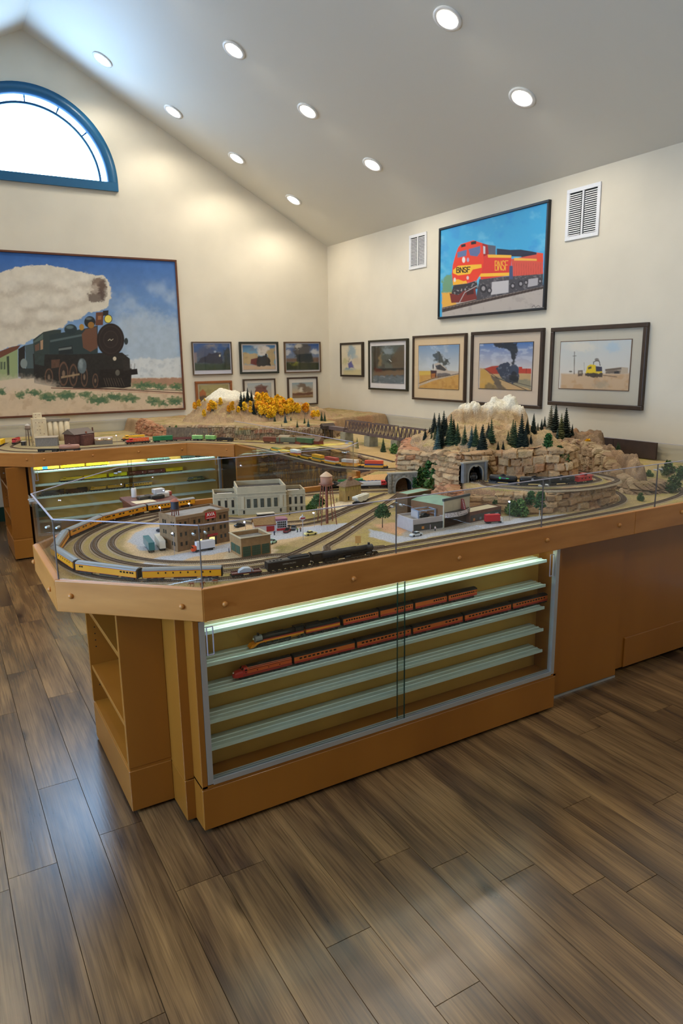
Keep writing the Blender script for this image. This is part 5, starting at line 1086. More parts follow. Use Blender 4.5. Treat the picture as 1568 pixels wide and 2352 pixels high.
M_grass = mk('green_turf', (92, 104, 50), .95, var=.2, scale=120, bump=.5)
# service station with gabled roof
s = Site((585, 1223), (634, 1219)); W, D = s.W, .06
t = thing('service_station', 'red and white service station with tan shingle roof', 'building', s.loc, s.rz); M_wht = mk('gloss_white', (226, 222, 226), .4); M_redp = P_((184, 36, 44))
MB().box(0, W, 0, D, 0, .036).build('garage_walls', M_wht, t)
MB().prism([(-.006, .034), (D*.5, .066), (D+.006, .034), (D+.006, .031), (D*.5, .062), (-.006, .031)], -.004, W+.002, 'x').build('shingle_roof', mk('tan_shingles', (164, 132, 92), .9, var=.08, scale=120), t)
MB().box(W*.55, W*.92, -.0015, 0, 0, .024).build('garage_door', M_redp, t); MB().box(.0, W, -.001, 0, .027, .033).build('sign_band', M_redp, t)
me = MB().box(W, W+.052, -.004, D*.8, 0, .052).build('shop_walls', M_wht, t); MB().box(W-.001, W+.053, -.006, D*.8+.002, .046, .055).build('shop_fascia', mk('mauve_fascia', (150, 92, 116), .5), t); MB().box(W+.002, W+.050, -.005, 0, 0, .011).build('shop_plinth', M_redp, t)
for i in range(5):
    for j in range(3): MB().box(W+.006+i*.0084, W+.0125+i*.0084, -.0048, -.0035, .014+j*.0102, .022+j*.0102).build('shop_pane', M_win, t)
# gas sign
P = onz(696, 1240, GZ); t = thing('gas_sign', 'tall white pole with a red and white oval sign', 'sign', tuple(P)); k = mpp(P)
MB().tube((0, 0, 0), (0, 0, 50*k), .0016, n=8).build('pole', P_((200, 196, 200)), t)
m = MB(); m.tube((0, -.002, 51*k), (0, .002, 51*k), .0105, n=20); o = m.build('sign_disc', M_wht, t); o.scale = (1.3, 1, 1); MB().box(-.011, .011, -.0028, .0028, 49.5*k, 52.5*k).build('sign_band', M_redp, t)
MB().tube((0, 0, 55*k), (0, 0, 60*k), .004, .0015, 8).build('finial', M_wht, t)
# theatre row
s = Site((1018, 1213), (1076, 1198)); W, D, Hh = s.W, .20, .124; M_brw = mk('brown_stucco', (132, 94, 62), .85, var=.06, scale=40); M_gcop = mk('green_copper_roof', (122, 160, 138), .6, var=.05, scale=30); M_cream = mk('cream_stucco', (196, 188, 164), .8, var=.04, scale=40)
t = thing('movie_theatre', 'cream-fronted movie theatre with red vertical sign and white marquee', 'building', s.loc, s.rz)
MB().box(0, W, .004, D, 0, Hh-.02).build('hall', M_brw, t); MB().prism([(-.001, Hh-.02), (W+.001, Hh-.02), (W*.5, Hh-.004)], .004, D, 'y').build('hall_roof', M_gcop, t)
MB().box(-.001, W+.001, -.002, .004, .048, Hh).build('facade', M_cream, t); MB().box(-.004, W+.003, -.0035, .006, Hh, Hh+.011).build('parapet', mk('dark_slate', (70, 74, 76), .7), t)
for x in (-.004, W-.002): MB().box(x, x+.006, -.004, .004, 0, .062 if x < 0 else .07).build('front_pier', M_cream, t)
MB().box(.003, W-.003, .004, .006, 0, .048).build('lobby', mk('lobby_dark', (58, 54, 48), .4), t)
m = MB(); arcp = [(W*.02+(W*.96)*i/12, -.004-.022*math.sin(math.pi*i/12)) for i in range(13)]; m.prism(arcp+[(W*.98, .0), (W*.02, .0)], .046, .070, 'z'); mq = m.build('marquee', P_((214, 206, 208)), t)
for zz in (.044, .069): m = MB(); m.prism([(p[0], p[1]-.0008) for p in arcp]+[(W*.98, .0), (W*.02, .0)], zz, zz+.0026, 'z'); m.build('marquee_trim', P_((40, 36, 38)), mq)
m = MB(); random.seed(3)
for r_ in range(3):
    x = .08
    while x < .92:
        w_ = random.uniform(.03, .09); i0 = x*12; yy = -.004-.022*math.sin(math.pi*(x-.02)/.96)
        if random.random() < .75: m.cbox((W*(x+w_/2), yy-.0003, .052+r_*.006), (W*w_, .0016, .0022))
        x += w_+.03
m.build('marquee_lettering', P_((60, 52, 56)), mq)['kind'] = 'stuff'
vs_ = MB().prism([(-.030, .072), (-.030, .074), (-.016, Hh-.004), (-.002, Hh-.004), (-.002, .072)], W*.66-.0025, W*.66+.0025, 'x').build('vertical_sign', P_((150, 56, 52)), t)
m = MB()
for i in range(6): m.cbox((W*.66, -.024+.0022*i, .078+i*.0072), (.0058, .0042, .0048))
m.build('sign_letters', P_((226, 206, 198)), vs_)['kind'] = 'stuff'
t = thing('brown_hall', 'brown flat building with green roof strip behind the theatre', 'building', tuple(Vector(s.loc)+Matrix.Rotation(s.rz, 3, 'Z')@Vector((-.012, D+.012, 0))), s.rz)
MB().box(0, .17, 0, .07, 0, .128).build('walls', mk('dark_brown_stucco', (104, 80, 54), .85), t); MB().box(.004, .166, .004, .066, .128, .1292).build('roof', M_gcop, t); MB().sweep([(.001, 0), (.001, .003), (-.003, .003), (-.003, 0)], [(0, 0, .128), (.17, 0, .128), (.17, .07, .128), (0, .07, .128)], True).build('coping', M_brw, t)
s = Site((948, 1223), (1017, 1213)); W, D, Hh = s.W, .135, .058; M_shopw = mk('grey_render', (192, 184, 182), .8, var=.03, scale=40)
t = thing('car_showroom', 'pale grey car showroom with a blue frame on its roof', 'building', s.loc, s.rz); SHOW = s
shell(t, W, D, Hh, M_shopw, .010, .004, mk('grey_deck', (150, 148, 144), .9)); MB().box(.004, W-.002, -.0015, 0, .004, .034).build('shop_window', mk('shop_glass', (74, 74, 70), .2), t)
m = MB()
for i in range(16): m.box(W*.04+i*W*.058, W*.04+i*W*.058+.0012, -.0022, -.001, .027, .034)
m.build('awning_bars', P_((36, 36, 36)), t)['kind'] = 'stuff'; MB().box(W*.28, W*.36, -.0025, -.001, .010, .022).build('poster', P_((206, 140, 70)), t); MB().box(W*.55, W*.575, -.0025, -.001, .004, .026).build('doorway', P_((180, 160, 164)), t)
fr = MB(); fx0, fx1, fy0, fy1, fz = W*.32, W*.88, .035, .095, Hh-.010
for x in (fx0, fx1): fr.box(x-.0035, x+.0035, fy0-.002, fy0+.002, fz, fz+.036)
fr.box(fx0-.0035, fx1+.0035, fy0-.002, fy0+.002, fz+.034, fz+.038); fr.box(fx0-.002, fx0+.002, fy0, fy1, fz+.034, fz+.038); fr.box(fx1-.002, fx1+.002, fy0, fy1, fz+.034, fz+.038); fr.box(fx0, fx1, fy1-.002, fy1+.002, fz+.034, fz+.038); o = fr.build('roof_frame', mk('blue_frame', (142, 160, 186), .5), t)
MB().box(fx0-.002, fx0, fy0, fy1, fz, fz+.035).build('frame_panel', M_shopw, o)
s = Site((1078, 1201), (1150, 1185)); W, D, Hh = s.W, .085, .050
t = thing('corner_shop', 'low brown brick shop with pale roof right of the theatre', 'building', s.loc, s.rz); M_shb = mk('red_brown_brick', (112, 78, 62), .85, var=.1, scale=60)
shell(t, W, D, Hh, M_shb, .004, .004, mk('cream_roof', (192, 180, 150), .85)); MB().box(.006, W-.006, -.0012, 0, .004, .034).build('shop_window', MATS['shop_glass'], t)
for x in (.10, .30): MB().box(W*x, W*(x+.06), -.0022, -.001, .006, .018).build('window_display', P_((190, 130, 80) if x < .2 else (120, 140, 150)), t)
MB().box(W*.5, W*.62, -.0022, -.001, .002, .026).build('white_door', P_((214, 212, 204)), t); MB().box(W*.8, W*.9, -.0022, -.001, .01, .022).build('window_poster', P_((150, 170, 186)), t)
# signal tower
s = Site((793, 1153), (829, 1146)); W, D, Hh = s.W, .05, .085; M_plank2 = mk('yellowed_boards', (166, 142, 92), .85, var=.12, scale=40, stretch=(6, 6, 1))
t = thing('signal_tower', 'two-storey yellowed wooden signal tower with brown hip roof', 'building', s.loc, s.rz); MB().box(0, W, 0, D, 0, Hh).build('walls', M_plank2, t)
MB().raw([(-.012, -.012, Hh), (W+.012, -.012, Hh), (W+.012, D+.012, Hh), (-.012, D+.012, Hh), (W*.35, D*.5, Hh+.034), (W*.65, D*.5, Hh+.034)], [(0, 1, 5, 4), (1, 2, 5), (2, 3, 4, 5), (3, 0, 4), (3, 2, 1, 0)]).build('hip_roof', mk('brown_shingles', (118, 96, 76), .9, var=.1, scale=100), t)
wins(t, [W*(.1+.16*i) for i in range(6)], (.060,), .006, .014, -.0006, mat=mk('lit_yellow_pane', (190, 170, 90), .4)); wins(t, [D*(.15+.23*i) for i in range(4)], (.060,), .006, .014, -.0006, mat=MATS['lit_yellow_pane'], ax='x')
wins(t, [W*.2, W*.75], (.006,), .008, .022, -.0006); MB().box(W*.42, W*.56, D*.3, D*.55, Hh+.012, Hh+.044).build('chimney', mk('brick_chimney', (128, 90, 66), .9), t)
# water towers
def water_tower(px, py, hpx, label, mat, roofmat, steel):
    P = onz(px, py, GZ); k = mpp(P); Ht = hpx*k; t = thing('water_tower', label, 'water tower', tuple(P)); r = Ht*.105; zt = Ht*.72
    o = MB().lathe([(r*.7, zt-r*.35), (r, zt), (r, zt+r*1.35)], 24).build('tank', mat, t, True)
    MB().lathe([(r*1.08, zt+r*1.33), (r*.6, zt+r*1.75), (r*.08, zt+r*2.1)], 24).build('tank_roof', roofmat, o, False)
    MB().lathe([(r*1.28, zt-.002), (r*1.28, zt+.001)], 24).build('walkway', steel, o)
    MB().tube((0, 0, 0), (0, 0, zt-r*.3), r*.24, r*.24, 12).build('riser_pipe', steel, t)
    for a in (30, 120, 210, 300):
        q = math.radians(a); MB().tube((r*1.9*math.cos(q), r*1.9*math.sin(q), 0), (r*.98*math.cos(q), r*.98*math.sin(q), zt), r*.085, n=6).build('leg', steel, t)
    m = MB()
    for f_ in (.33, .66):
        rr = r*(1.9-.92*f_)
        for a in (30, 120, 210, 300): q, q2 = math.radians(a), math.radians(a+90); m.tube((rr*math.cos(q), rr*math.sin(q), zt*f_), (rr*math.cos(q2), rr*math.sin(q2), zt*f_), r*.03, n=4)
    m.build('struts', steel, t)['kind'] = 'stuff'
water_tower(751, 1202, 128, 'rust-red steel water tower in the middle of the town', mk('tank_copper', (168, 118, 92), .6, var=.08, scale=30), mk('tank_pale_roof', (206, 172, 138), .6), M_rust)
water_tower(68, 1024, 54, 'grey water tower at the left end of the far table', mk('tank_grey', (140, 120, 106), .6), mk('tank_roof_grey', (190, 180, 170), .6), mk('steel_brown', (112, 92, 78), .6))
# ---- far table buildings
M_conc = mk('pale_concrete', (222, 206, 174), .8, var=.04, scale=30)
P = onz(80, 1017, GZ); t = thing('grain_elevator', 'tall cream concrete grain elevator with four round silos', 'building', (P[0], P[1]+.02, GZ)); k = mpp(P)
MB().box(0, 30*k, 0, .12, 0, 54*k).build('head_house', M_conc, t); MB().box(4*k, 22*k, .02, .10, 54*k, 66*k).build('upper_house', M_conc, t)
m = MB()
for i, (x, z) in enumerate(((8, 56), (8, 62), (16, 62), (6, 44), (13, 44), (20, 44), (14, 36), (14, 28), (8, 28), (22, 18), (14, 20), (16, 12), (24, 12))): m.box(x*k, (x+1.5)*k, -.0008, .0008, z*k, (z+1.5)*k) if z < 54 else m.box(x*k, (x+1.5)*k, .0192, .0208, z*k, (z+1.5)*k)
m.build('windows', P_((130, 84, 66)), t)['kind'] = 'stuff'
for i in range(4): MB().tube(((37+i*12.5)*k, .04, 0), ((37+i*12.5)*k, .04, 46*k), 6.4*k, n=20).build('silo', M_conc, t, True)
MB().box(31*k, 82*k, .01, .07, 46*k, 51*k).build('conveyor_gallery', mk('grey_gallery', (140, 132, 120), .8), t)
s = Site((82, 1026), (133, 1024)); t = thing('grey_shed', 'long grey corrugated shed in front of the silos', 'shed', s.loc, s.rz); MB().box(0, s.W, 0, .08, 0, 19*s.mpp).build('walls', mk('corrugated_grey', (132, 128, 124), .7, var=.12, scale=60, stretch=(12, 1, 1)), t); MB().prism([(-.006, 19*s.mpp), (.086, 19*s.mpp), (.086, 22*s.mpp), (-.006, 20.5*s.mpp)], -.004, s.W+.004, 'x').build('roof', mk('shed_roof', (172, 158, 138), .8), t)
s = Site((188, 1024), (235, 1018)); t = thing('brick_factory', 'dark red-brown brick factory with gabled roof on the far table', 'building', s.loc, s.rz); k = s.mpp; M_dbr = mk('dark_red_brick', (98, 62, 54), .85, var=.1, scale=50)
MB().box(-10*k, 42*k, .03, .20, 0, 26*k).build('walls', M_dbr, t); MB().prism([(.02, 26*k), (.115, 38*k), (.21, 26*k)], -14*k, 42*k, 'x').build('gable_roof', mk('grey_slate', (112, 100, 92), .85), t); MB().box(2*k, 30*k, -.03, .03, 0, 24*k).build('annex', M_dbr, t)
MB().tube((44*k, .06, 0), (44*k, .06, 38*k), 1.6*k, n=10).build('smokestack', M_dbr, t); MB().tube((20*k, .03, 24*k), (20*k, .03, 31*k), 2*k, n=10).build('roof_vent', M_rust, t)
s = Site((219, 1022), (259, 1020)); t = thing('loading_platform', 'low white-roofed loading shed with glowing lamps', 'shed', s.loc, s.rz); k = s.mpp; MB().box(0, s.W, 0, .07, 0, 9*k).build('walls', mk('grey_boards', (128, 122, 112), .8), t)
MB().box(-.004, s.W+.004, -.01, .08, 14*k, 16*k).build('canopy', P_((214, 196, 186)), t)
for x in (.02, .5, .98): MB().box(s.W*x-.002, s.W*x+.002, 0, .004, 9*k, 14*k).build('post', P_((110, 90, 80)), t)
M_warm = mk('warm_bulb', (255, 196, 150), .5, emit=6)
for x in (.2, .75): MB().box(s.W*x, s.W*(x+.12), .02, .03, 12*k, 13.4*k).build('lamp', M_warm, t)
P = onz(55, 1023, GZ); t = thing('oil_drum_tank', 'small round black tank with pale lid on the far table', 'tank', tuple(P)); k = mpp(P); MB().tube((0, 0, 0), (0, 0, 9*k), 6*k, n=20).build('tank', P_((50, 48, 48)), t); MB().tube((0, 0, 9*k), (0, 0, 9.8*k), 6.2*k, n=20).build('lid', P_((206, 200, 194)), t)
# red barn and huts behind the canyon
for (a, b, hp, dp, wc, rc, nm, lb) in (((676, 1020), (732, 1024), 10, .07, (128, 56, 46), (124, 104, 86), 'red_barn', 'red barn with brown roof behind the canyon'), ((640, 1008), (662, 1010), 5, .05, (150, 138, 118), (166, 150, 126), 'plank_hut', 'small pale hut below the rock wall')):
    P0 = hit(*a); s = Site(a, b, float(P0[2])); t = thing(nm, lb, 'building', s.loc, s.rz); k = s.mpp; MB().box(0, s.W, 0, dp, 0, hp*k).build('walls', mk(nm+'_walls', wc, .85, var=.08, scale=60), t); MB().prism([(-.008, hp*k), (dp*.5, hp*k*1.9), (dp+.008, hp*k)], -.006, s.W+.006, 'x').build('gable_roof', mk(nm+'_roof', rc, .85), t)
    if nm == 'red_barn': MB().box(s.W*.05, s.W*.3, -.02, 0, 0, hp*k*.7).build('lean_to', MATS[nm+'_walls'], t); MB().box(s.W*.55, s.W*.7, -.001, 0, 0, hp*k*.7).build('barn_door', P_((90, 40, 34)), t)
P = hit(752, 1008); t = thing('coal_tipple', 'dark timber coal tipple on posts beside the bridge', 'building', tuple(P)); k = mpp(P); M_dk = mk('dark_timber', (70, 56, 46), .85, var=.1, scale=40)
for x in (-10, 10):
    for y in (-.02, .02): MB().tube((x*k, y, 0), (x*k, y, 24*k), 1.4*k, n=6).build('post', M_dk, t)
MB().box(-14*k, 14*k, -.035, .035, 24*k, 30*k).build('bin', M_dk, t); MB().prism([(-.04, 30*k), (.04, 30*k), (0, 36*k)], -16*k, 16*k, 'x').build('roof', M_dk, t)
# ---- road vehicles
def vehicle(P, rz, label, kind, col, Lc=.055, group=None):
    t = thing({'car': 'toy_car', 'pickup': 'toy_pickup', 'box': 'box_truck', 'trailer': 'semi_trailer', 'bus': 'toy_bus'}[kind], label, {'car': 'car', 'pickup': 'pickup truck', 'box': 'truck', 'trailer': 'trailer', 'bus': 'bus'}[kind], tuple(P), rz, group); h = Lc/2; w = .0105; c = P_(col, .25); g = P_((24, 26, 30), .15)
    def wheel(xs, r=.0042):
        me = MB().tube((0, -.0018, 0), (0, .0018, 0), r, n=12).mesh('wheel', P_((28, 28, 28), .7))
        for x in xs:
            for s_ in (-1, 1): obj('wheel', me, t, (x, s_*(w-.0012), r))
    def sec(x, ww, z0, z1): return [(x, -ww, z0), (x, ww, z0), (x, ww, z1*.6+z0*.4), (x, ww*.9, z1), (x, -ww*.9, z1), (x, -ww, z1*.6+z0*.4)]
    if kind in ('car', 'pickup'):
        MB().loft([sec(-h, w*.86, .004, .010), sec(-h+.003, w, .003, .0115), sec(h-.008, w, .003, .0115), sec(h-.001, w*.9, .004, .009)]).build('body', c, t)
        a, b = (-h*.55, h*.30) if kind == 'car' else (-h*.05, h*.40)
        MB().loft([sec(a, w*.92, .011, .0115), sec(a+.007, w*.78, .011, .0185), sec(b-.006, w*.78, .011, .0185), sec(b+.003, w*.92, .011, .0115)]).build('windows', g, t)
        MB().loft([sec(a+.0065, w*.80, .0178, .0192), sec(b-.0055, w*.80, .0178, .0192)]).build('cabin_roof', c, t)
        if kind == 'pickup': MB().box(-h+.003, -h*.08, -w*.8, w*.8, .0112, .0118).build('load_bed', g, t)
        MB().box(h-.002, h+.0008, -w*.9, w*.9, .004, .006).build('bumper', P_((190, 190, 190), .25), t); wheel((-h*.62, h*.62))
    elif kind == 'box':
        cb = h*.36; MB().box(h-cb, h-cb*.25, -w, w, .006, .026).build('cab', c if isinstance(col, tuple) else c, t); MB().loft([sec(h-cb*.6, w*.85, .005, .0165), sec(h, w*.75, .005, .0135)]).build('bonnet', c, t); MB().box(h-cb*.27, h-cb*.22, -w*.85, w*.85, .017, .0245).build('windscreen', g, t)
        MB().box(-h, h-cb-.002, -w*1.15, w*1.15, .010, .041).build('cargo_box', P_((200, 30, 44) if 'red box' in label else (226, 228, 236), .4), t); MB().box(-h, h-.004, -w*.6, w*.6, .005, .010).build('chassis', P_((30, 30, 32), .7), t); wheel((-h*.72, -h*.50, h*.66), .005)
    elif kind == 'trailer':
        MB().box(-h, h, -w*1.15, w*1.15, .011, .044).build('trailer_box', c, t); MB().box(-h*.96, h*.9, -w*.5, w*.5, .006, .011).build('chassis', P_((34, 34, 38), .7), t); wheel((-h*.8, -h*.6), .005); MB().box(h*.5, h*.54, -w*.7, w*.7, 0, .011).build('landing_gear', P_((40, 40, 44), .6), t)
    else:
        MB().box(-h, h, -w*1.1, w*1.1, .005, .026).build('body', P_((26, 26, 28), .4), t); MB().loft([sec(-h, w*1.12, .026, .031), sec(h, w*1.12, .026, .031)]).build('roof', P_((226, 216, 192), .4), t); wheel((-h*.6, h*.6), .005)
def veh(a, b, label, kind, col, Lc, z=GZ, **kw):
    A, B = onz(*a, z), onz(*b, z); c = (A+B)/2; vehicle((c[0], c[1], z+.0005), math.atan2(B[1]-A[1], B[0]-A[0]), label, kind, col, Lc, **kw)
veh((484, 1262), (448, 1268), 'orange-cabbed truck with a white box beside the warehouse', 'box', (232, 84, 36), .098)
veh((1117, 1202), (1150, 1200), 'white-cabbed truck with a red box body on the main street', 'box', (222, 220, 212), .088)
veh((352, 1274), (334, 1250), 'teal semi trailer parked left of the warehouse', 'trailer', (44, 112, 116), .135); veh((377, 1270), (360, 1246), 'white semi trailer parked beside the teal one', 'trailer', (226, 218, 200), .13)
veh((704, 1230), (722, 1227), 'pale yellow sedan beside the gas sign', 'car', (236, 226, 150), .060); veh((655, 1225), (664, 1219), 'dark red pickup parked at the service station', 'pickup', (120, 34, 34), .058)
veh((672, 1219), (676, 1213), 'slate grey rounded car at the service station', 'car', (84, 96, 110), .050); veh((628, 1247), (623, 1249), 'small mint green car behind the brick workshop', 'car', (166, 210, 190), .042)
veh((966, 1229), (944, 1233), 'white and blue convertible in front of the showroom', 'car', (214, 222, 226), .062); veh((362, 1221), (386, 1221), 'dark blue car behind the trailers', 'car', (36, 42, 62), .058); veh((388, 1211), (376, 1212), 'white and red car left of the warehouse', 'car', (220, 200, 206), .05); veh((370, 1234), (386, 1236), 'tan car parked behind the white trailer', 'car', (190, 160, 96), .05)
sv = SHOW; q = Matrix.Rotation(sv.rz, 3, 'Z')@Vector((sv.W*.60, .062, .0)); vehicle((sv.loc[0]+q.x, sv.loc[1]+q.y, GZ+.0482), sv.rz+math.pi+.1, 'black vintage car displayed on the showroom roof', 'car', (34, 38, 40), .058)
veh((588, 1194), (632, 1190), 'black bus with cream roof in front of the station', 'bus', BLK, .085); veh((541, 1212), (560, 1208), 'dark car between warehouse and service station', 'car', (40, 42, 44), .055)
# ---- street lamps
M_blue = mk('bluish_led', (190, 206, 255), .5, emit=30); M_pole = P_((150, 148, 156))
for i, (px, py, hp, lb) in enumerate(((371, 1207, 43, 'street lamp left of the warehouse roof'), (401, 1275, 52, 'street lamp at the warehouse corner'), (564, 1225, 27, 'street lamp beside the service station gable'), (722, 1211, 34, 'street lamp right of the gas sign'), (1169, 1195, 44, 'street lamp right of the red truck'), (437, 1182, 26, 'street lamp between warehouse and yellow train'), (927, 1204, 18, 'short lamp behind the showroom'), (270, 1030, 30, 'lamp beside the yellow locomotive on the far table'), (186, 1020, 16, 'lamp in front of the brick factory'))):
    P = onz(px, py, GZ); k = mpp(P); t = thing('street_lamp', lb, 'street lamp', tuple(P), 0, 'miniature street lamps'); MB().tube((0, 0, 0), (0, 0, hp*k), .0009, n=6).build('pole', M_pole, t); MB().tube((0, 0, hp*k), (-.004, 0, hp*k+.001), .0007, n=5).build('arm', M_pole, t)
    MB().lathe([(.0015, -.003), (.0036, -.001), (.0036, .001), (.0012, .003)], 10, (-.004, 0, hp*k)).build('bulb', M_blue, t, True)
P = onz(1024+0, 1, 1) if False else onz(822, 1252, GZ); t = thing('billboard', 'small orange trackside billboard behind the black locomotive', 'sign', tuple(P), -.4); MB().box(-.012, .012, -.001, .001, .008, .040).build('board', P_((214, 160, 90)), t); MB().tube((0, 0, 0), (0, 0, .01), .0012).build('post', M_dk, t)
# ---- figures and horses
def figurine(px, py, c1, c2, label, z=GZ):
    P = onz(px, py, z); t = thing('person_figurine', label, 'figurine', tuple(P), random.uniform(0, 6), 'miniature people')
    m = MB(); m.mat(1)
    for s_ in (-1, 1): m.tube((s_*.0017, 0, 0), (s_*.0013, 0, .0095), .0012, .0016, 8)
    m.mat(0); m.loft([[(a*math.cos(q), b*math.sin(q), z_) for q in [2*math.pi*i/10 for i in range(10)]] for z_, a, b in ((.009, .0028, .002), (.013, .0026, .0018), (.0172, .0036, .002), (.0182, .0016, .0014))])
    for s_ in (-1, 1): m.tube((s_*.0036, 0, .0172), (s_*.0042, .0008, .0095), .0010, .0008, 6)
    m.mat(2); m.lathe([(.0007, .018), (.0016, .0192), (.0017, .0208), (.0008, .0222)], 8); m.build('body', [P_(c1), P_(c2), P_((206, 160, 130))], t, True)
for a in ((683, 1222, (120, 140, 60), (60, 70, 80), 'figure in green beside the grey car'), (690, 1221, (150, 110, 80), (50, 50, 60), 'figure in brown right of the green one'), (664, 1214, (70, 70, 80), (40, 40, 50), 'dark figure behind the red pickup'), (630, 1229, (60, 70, 110), (30, 30, 40), 'figure in blue at the service station door'), (773, 1152, (40, 36, 40), (30, 30, 34), 'dark figure left of the signal tower'), (948, 1229, (70, 40, 40), (30, 26, 30), 'dark figure at the showroom corner'), (999, 1219, (224, 200, 190), (60, 60, 60), 'figure in white on the showroom pavement'), (372, 1207, (40, 40, 44), (30, 30, 34), 'dark figure under the lamp left of the warehouse'), (526, 1269, (120, 116, 120), (60, 60, 70), 'grey figure left of the brick workshop'), (665, 1183, (90, 90, 100), (40, 40, 44), 'figure in front of the station wing')): figurine(*a)
for px, py, rz, lb in ((440, 1348, 2.7, 'brown horse grazing left in the trackside paddock'), (465, 1347, .2, 'brown horse standing in the middle of the paddock'), (494, 1341, 2.9, 'brown horse grazing right in the trackside paddock')):
    P = onz(px, py, GZ); t = thing('toy_horse', lb, 'horse', (P[0], max(P[1], 2.165), GZ), rz, 'miniature horses'); m = MB(); br = P_((138, 76, 46), .6)
    def ring(x, y, z, ry, rz_, n=8): return [(x, y+ry*math.cos(2*math.pi*i/n), z+rz_*math.sin(2*math.pi*i/n)) for i in range(n)]
    m.loft([ring(-.0085, 0, .0135, .001, .0012), ring(-.007, 0, .0132, .0024, .003), ring(-.002, 0, .0125, .0024, .0028), ring(.004, 0, .0128, .0025, .0032), ring(.0072, 0, .0138, .0016, .0024), ring(.0095, 0, .0125, .0011, .0017), ring(.0115, 0, .0080, .0009, .0014), ring(.0128, 0, .0050, .0007, .0010), ring(.0135, 0, .003, .0004, .0005)])
    for x in (-.006, .0045):
        for s_ in (-1, 1): m.tube((x, s_*.0015, .0115), (x-.0006, s_*.0015, .0055), .0013, .0007, 6); m.tube((x-.0006, s_*.0015, .0055), (x, s_*.0015, 0), .0007, .0006, 6)
    m.tube((-.0085, 0, .014), (-.0102, 0, .006), .0008, .0004, 6); m.build('body', br, t, True)
t = thing('paddock_fence', 'low white rail fence along the track beside the horses', 'fence', (0, 0, 0)); A, B, Cc = onz(395, 1336, GZ), onz(462, 1339, GZ), onz(505, 1333, GZ)
for p, q in ((A, B), (B, Cc)):
    n = 5
    for i in range(n+1): r = p+(q-p)*i/n; MB().box(r[0]-.0006, r[0]+.0006, r[1]-.0006, r[1]+.0006, GZ, GZ+.014).build('post', M_wht, t)
    for z in (.005, .009, .013): MB().tube((p[0], p[1], GZ+z), (q[0], q[1], GZ+z), .0005, n=4).build('rail', M_wht, t)
# ================================================================ portals, bridges, trees
def portal_wall(A, B, Hh, ow, oh, mat, label, name, depth=.05, cap=True):
    """tunnel portal from front-left point A to front-right point B, arched opening ow wide and oh high"""
    d = B-A; W = float(np.hypot(d[0], d[1])); rz = math.atan2(d[1], d[0]); t = thing(name, label, 'tunnel portal', tuple(A), rz); cx = W*.52; r = ow/2; zs = oh-r
    arch = [(cx+r*math.cos(math.pi*i/16), zs+r*math.sin(math.pi*i/16)) for i in range(17)]
    MB().prism([(0, 0), (0, Hh), (W, Hh), (W, 0), (cx+r, 0)]+arch+[(cx-r, 0)], 0, .02, 'y').build('portal_wall', mat, t)
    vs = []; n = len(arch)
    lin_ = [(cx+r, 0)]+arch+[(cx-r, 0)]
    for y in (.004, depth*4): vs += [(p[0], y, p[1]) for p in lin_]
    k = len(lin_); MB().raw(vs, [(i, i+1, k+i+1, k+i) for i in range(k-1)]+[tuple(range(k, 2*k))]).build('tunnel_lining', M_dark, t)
    ring = [(cx+(r+.007)*math.cos(math.pi*i/16), zs+(r+.007)*math.sin(math.pi*i/16)) for i in range(17)]
    m = MB(); m.prism([(cx+r, 0)]+arch+[(cx-r, 0), (cx-r-.007, 0)]+ring[::-1]+[(cx+r+.007, 0)], -.0035, .002, 'y'); m.build('arch_ring', mk(name+'_ring', (150, 146, 136), .85), t)
    if cap: MB().box(-.005, W+.005, -.005, .024, Hh, Hh+.007).build('coping', mk(name+'_coping', (166, 160, 146), .85), t); MB().box(cx-.008, cx+.008, -.005, 0, Hh-.022, Hh-.012).build('name_stone', mk(name+'_coping', (166, 160, 146), .85), t)
    for x in (0, W-.014): MB().box(x, x+.014, -.005, 0, 0, Hh).build('buttress', mat, t)
    return t
M_ps = mk('cut_stone', (134, 128, 116), .9, var=.22, scale=90, bump=.9)
A, B = onz(893, 1134, GZ), onz(957, 1130, GZ); portal_wall(A, B, 45*mpp(A), .098, .088, M_ps, 'grey cut-stone tunnel portal at the foot of the mountain', 'stone_portal')
A, B = onz(1063, 1110, UPZ), onz(1117, 1104, UPZ); portal_wall(A, B, 45*mpp(A), .090, .088, mk('poured_concrete', (118, 120, 122), .85, var=.08, scale=30), 'smooth grey concrete tunnel portal above the shops', 'concrete_portal')
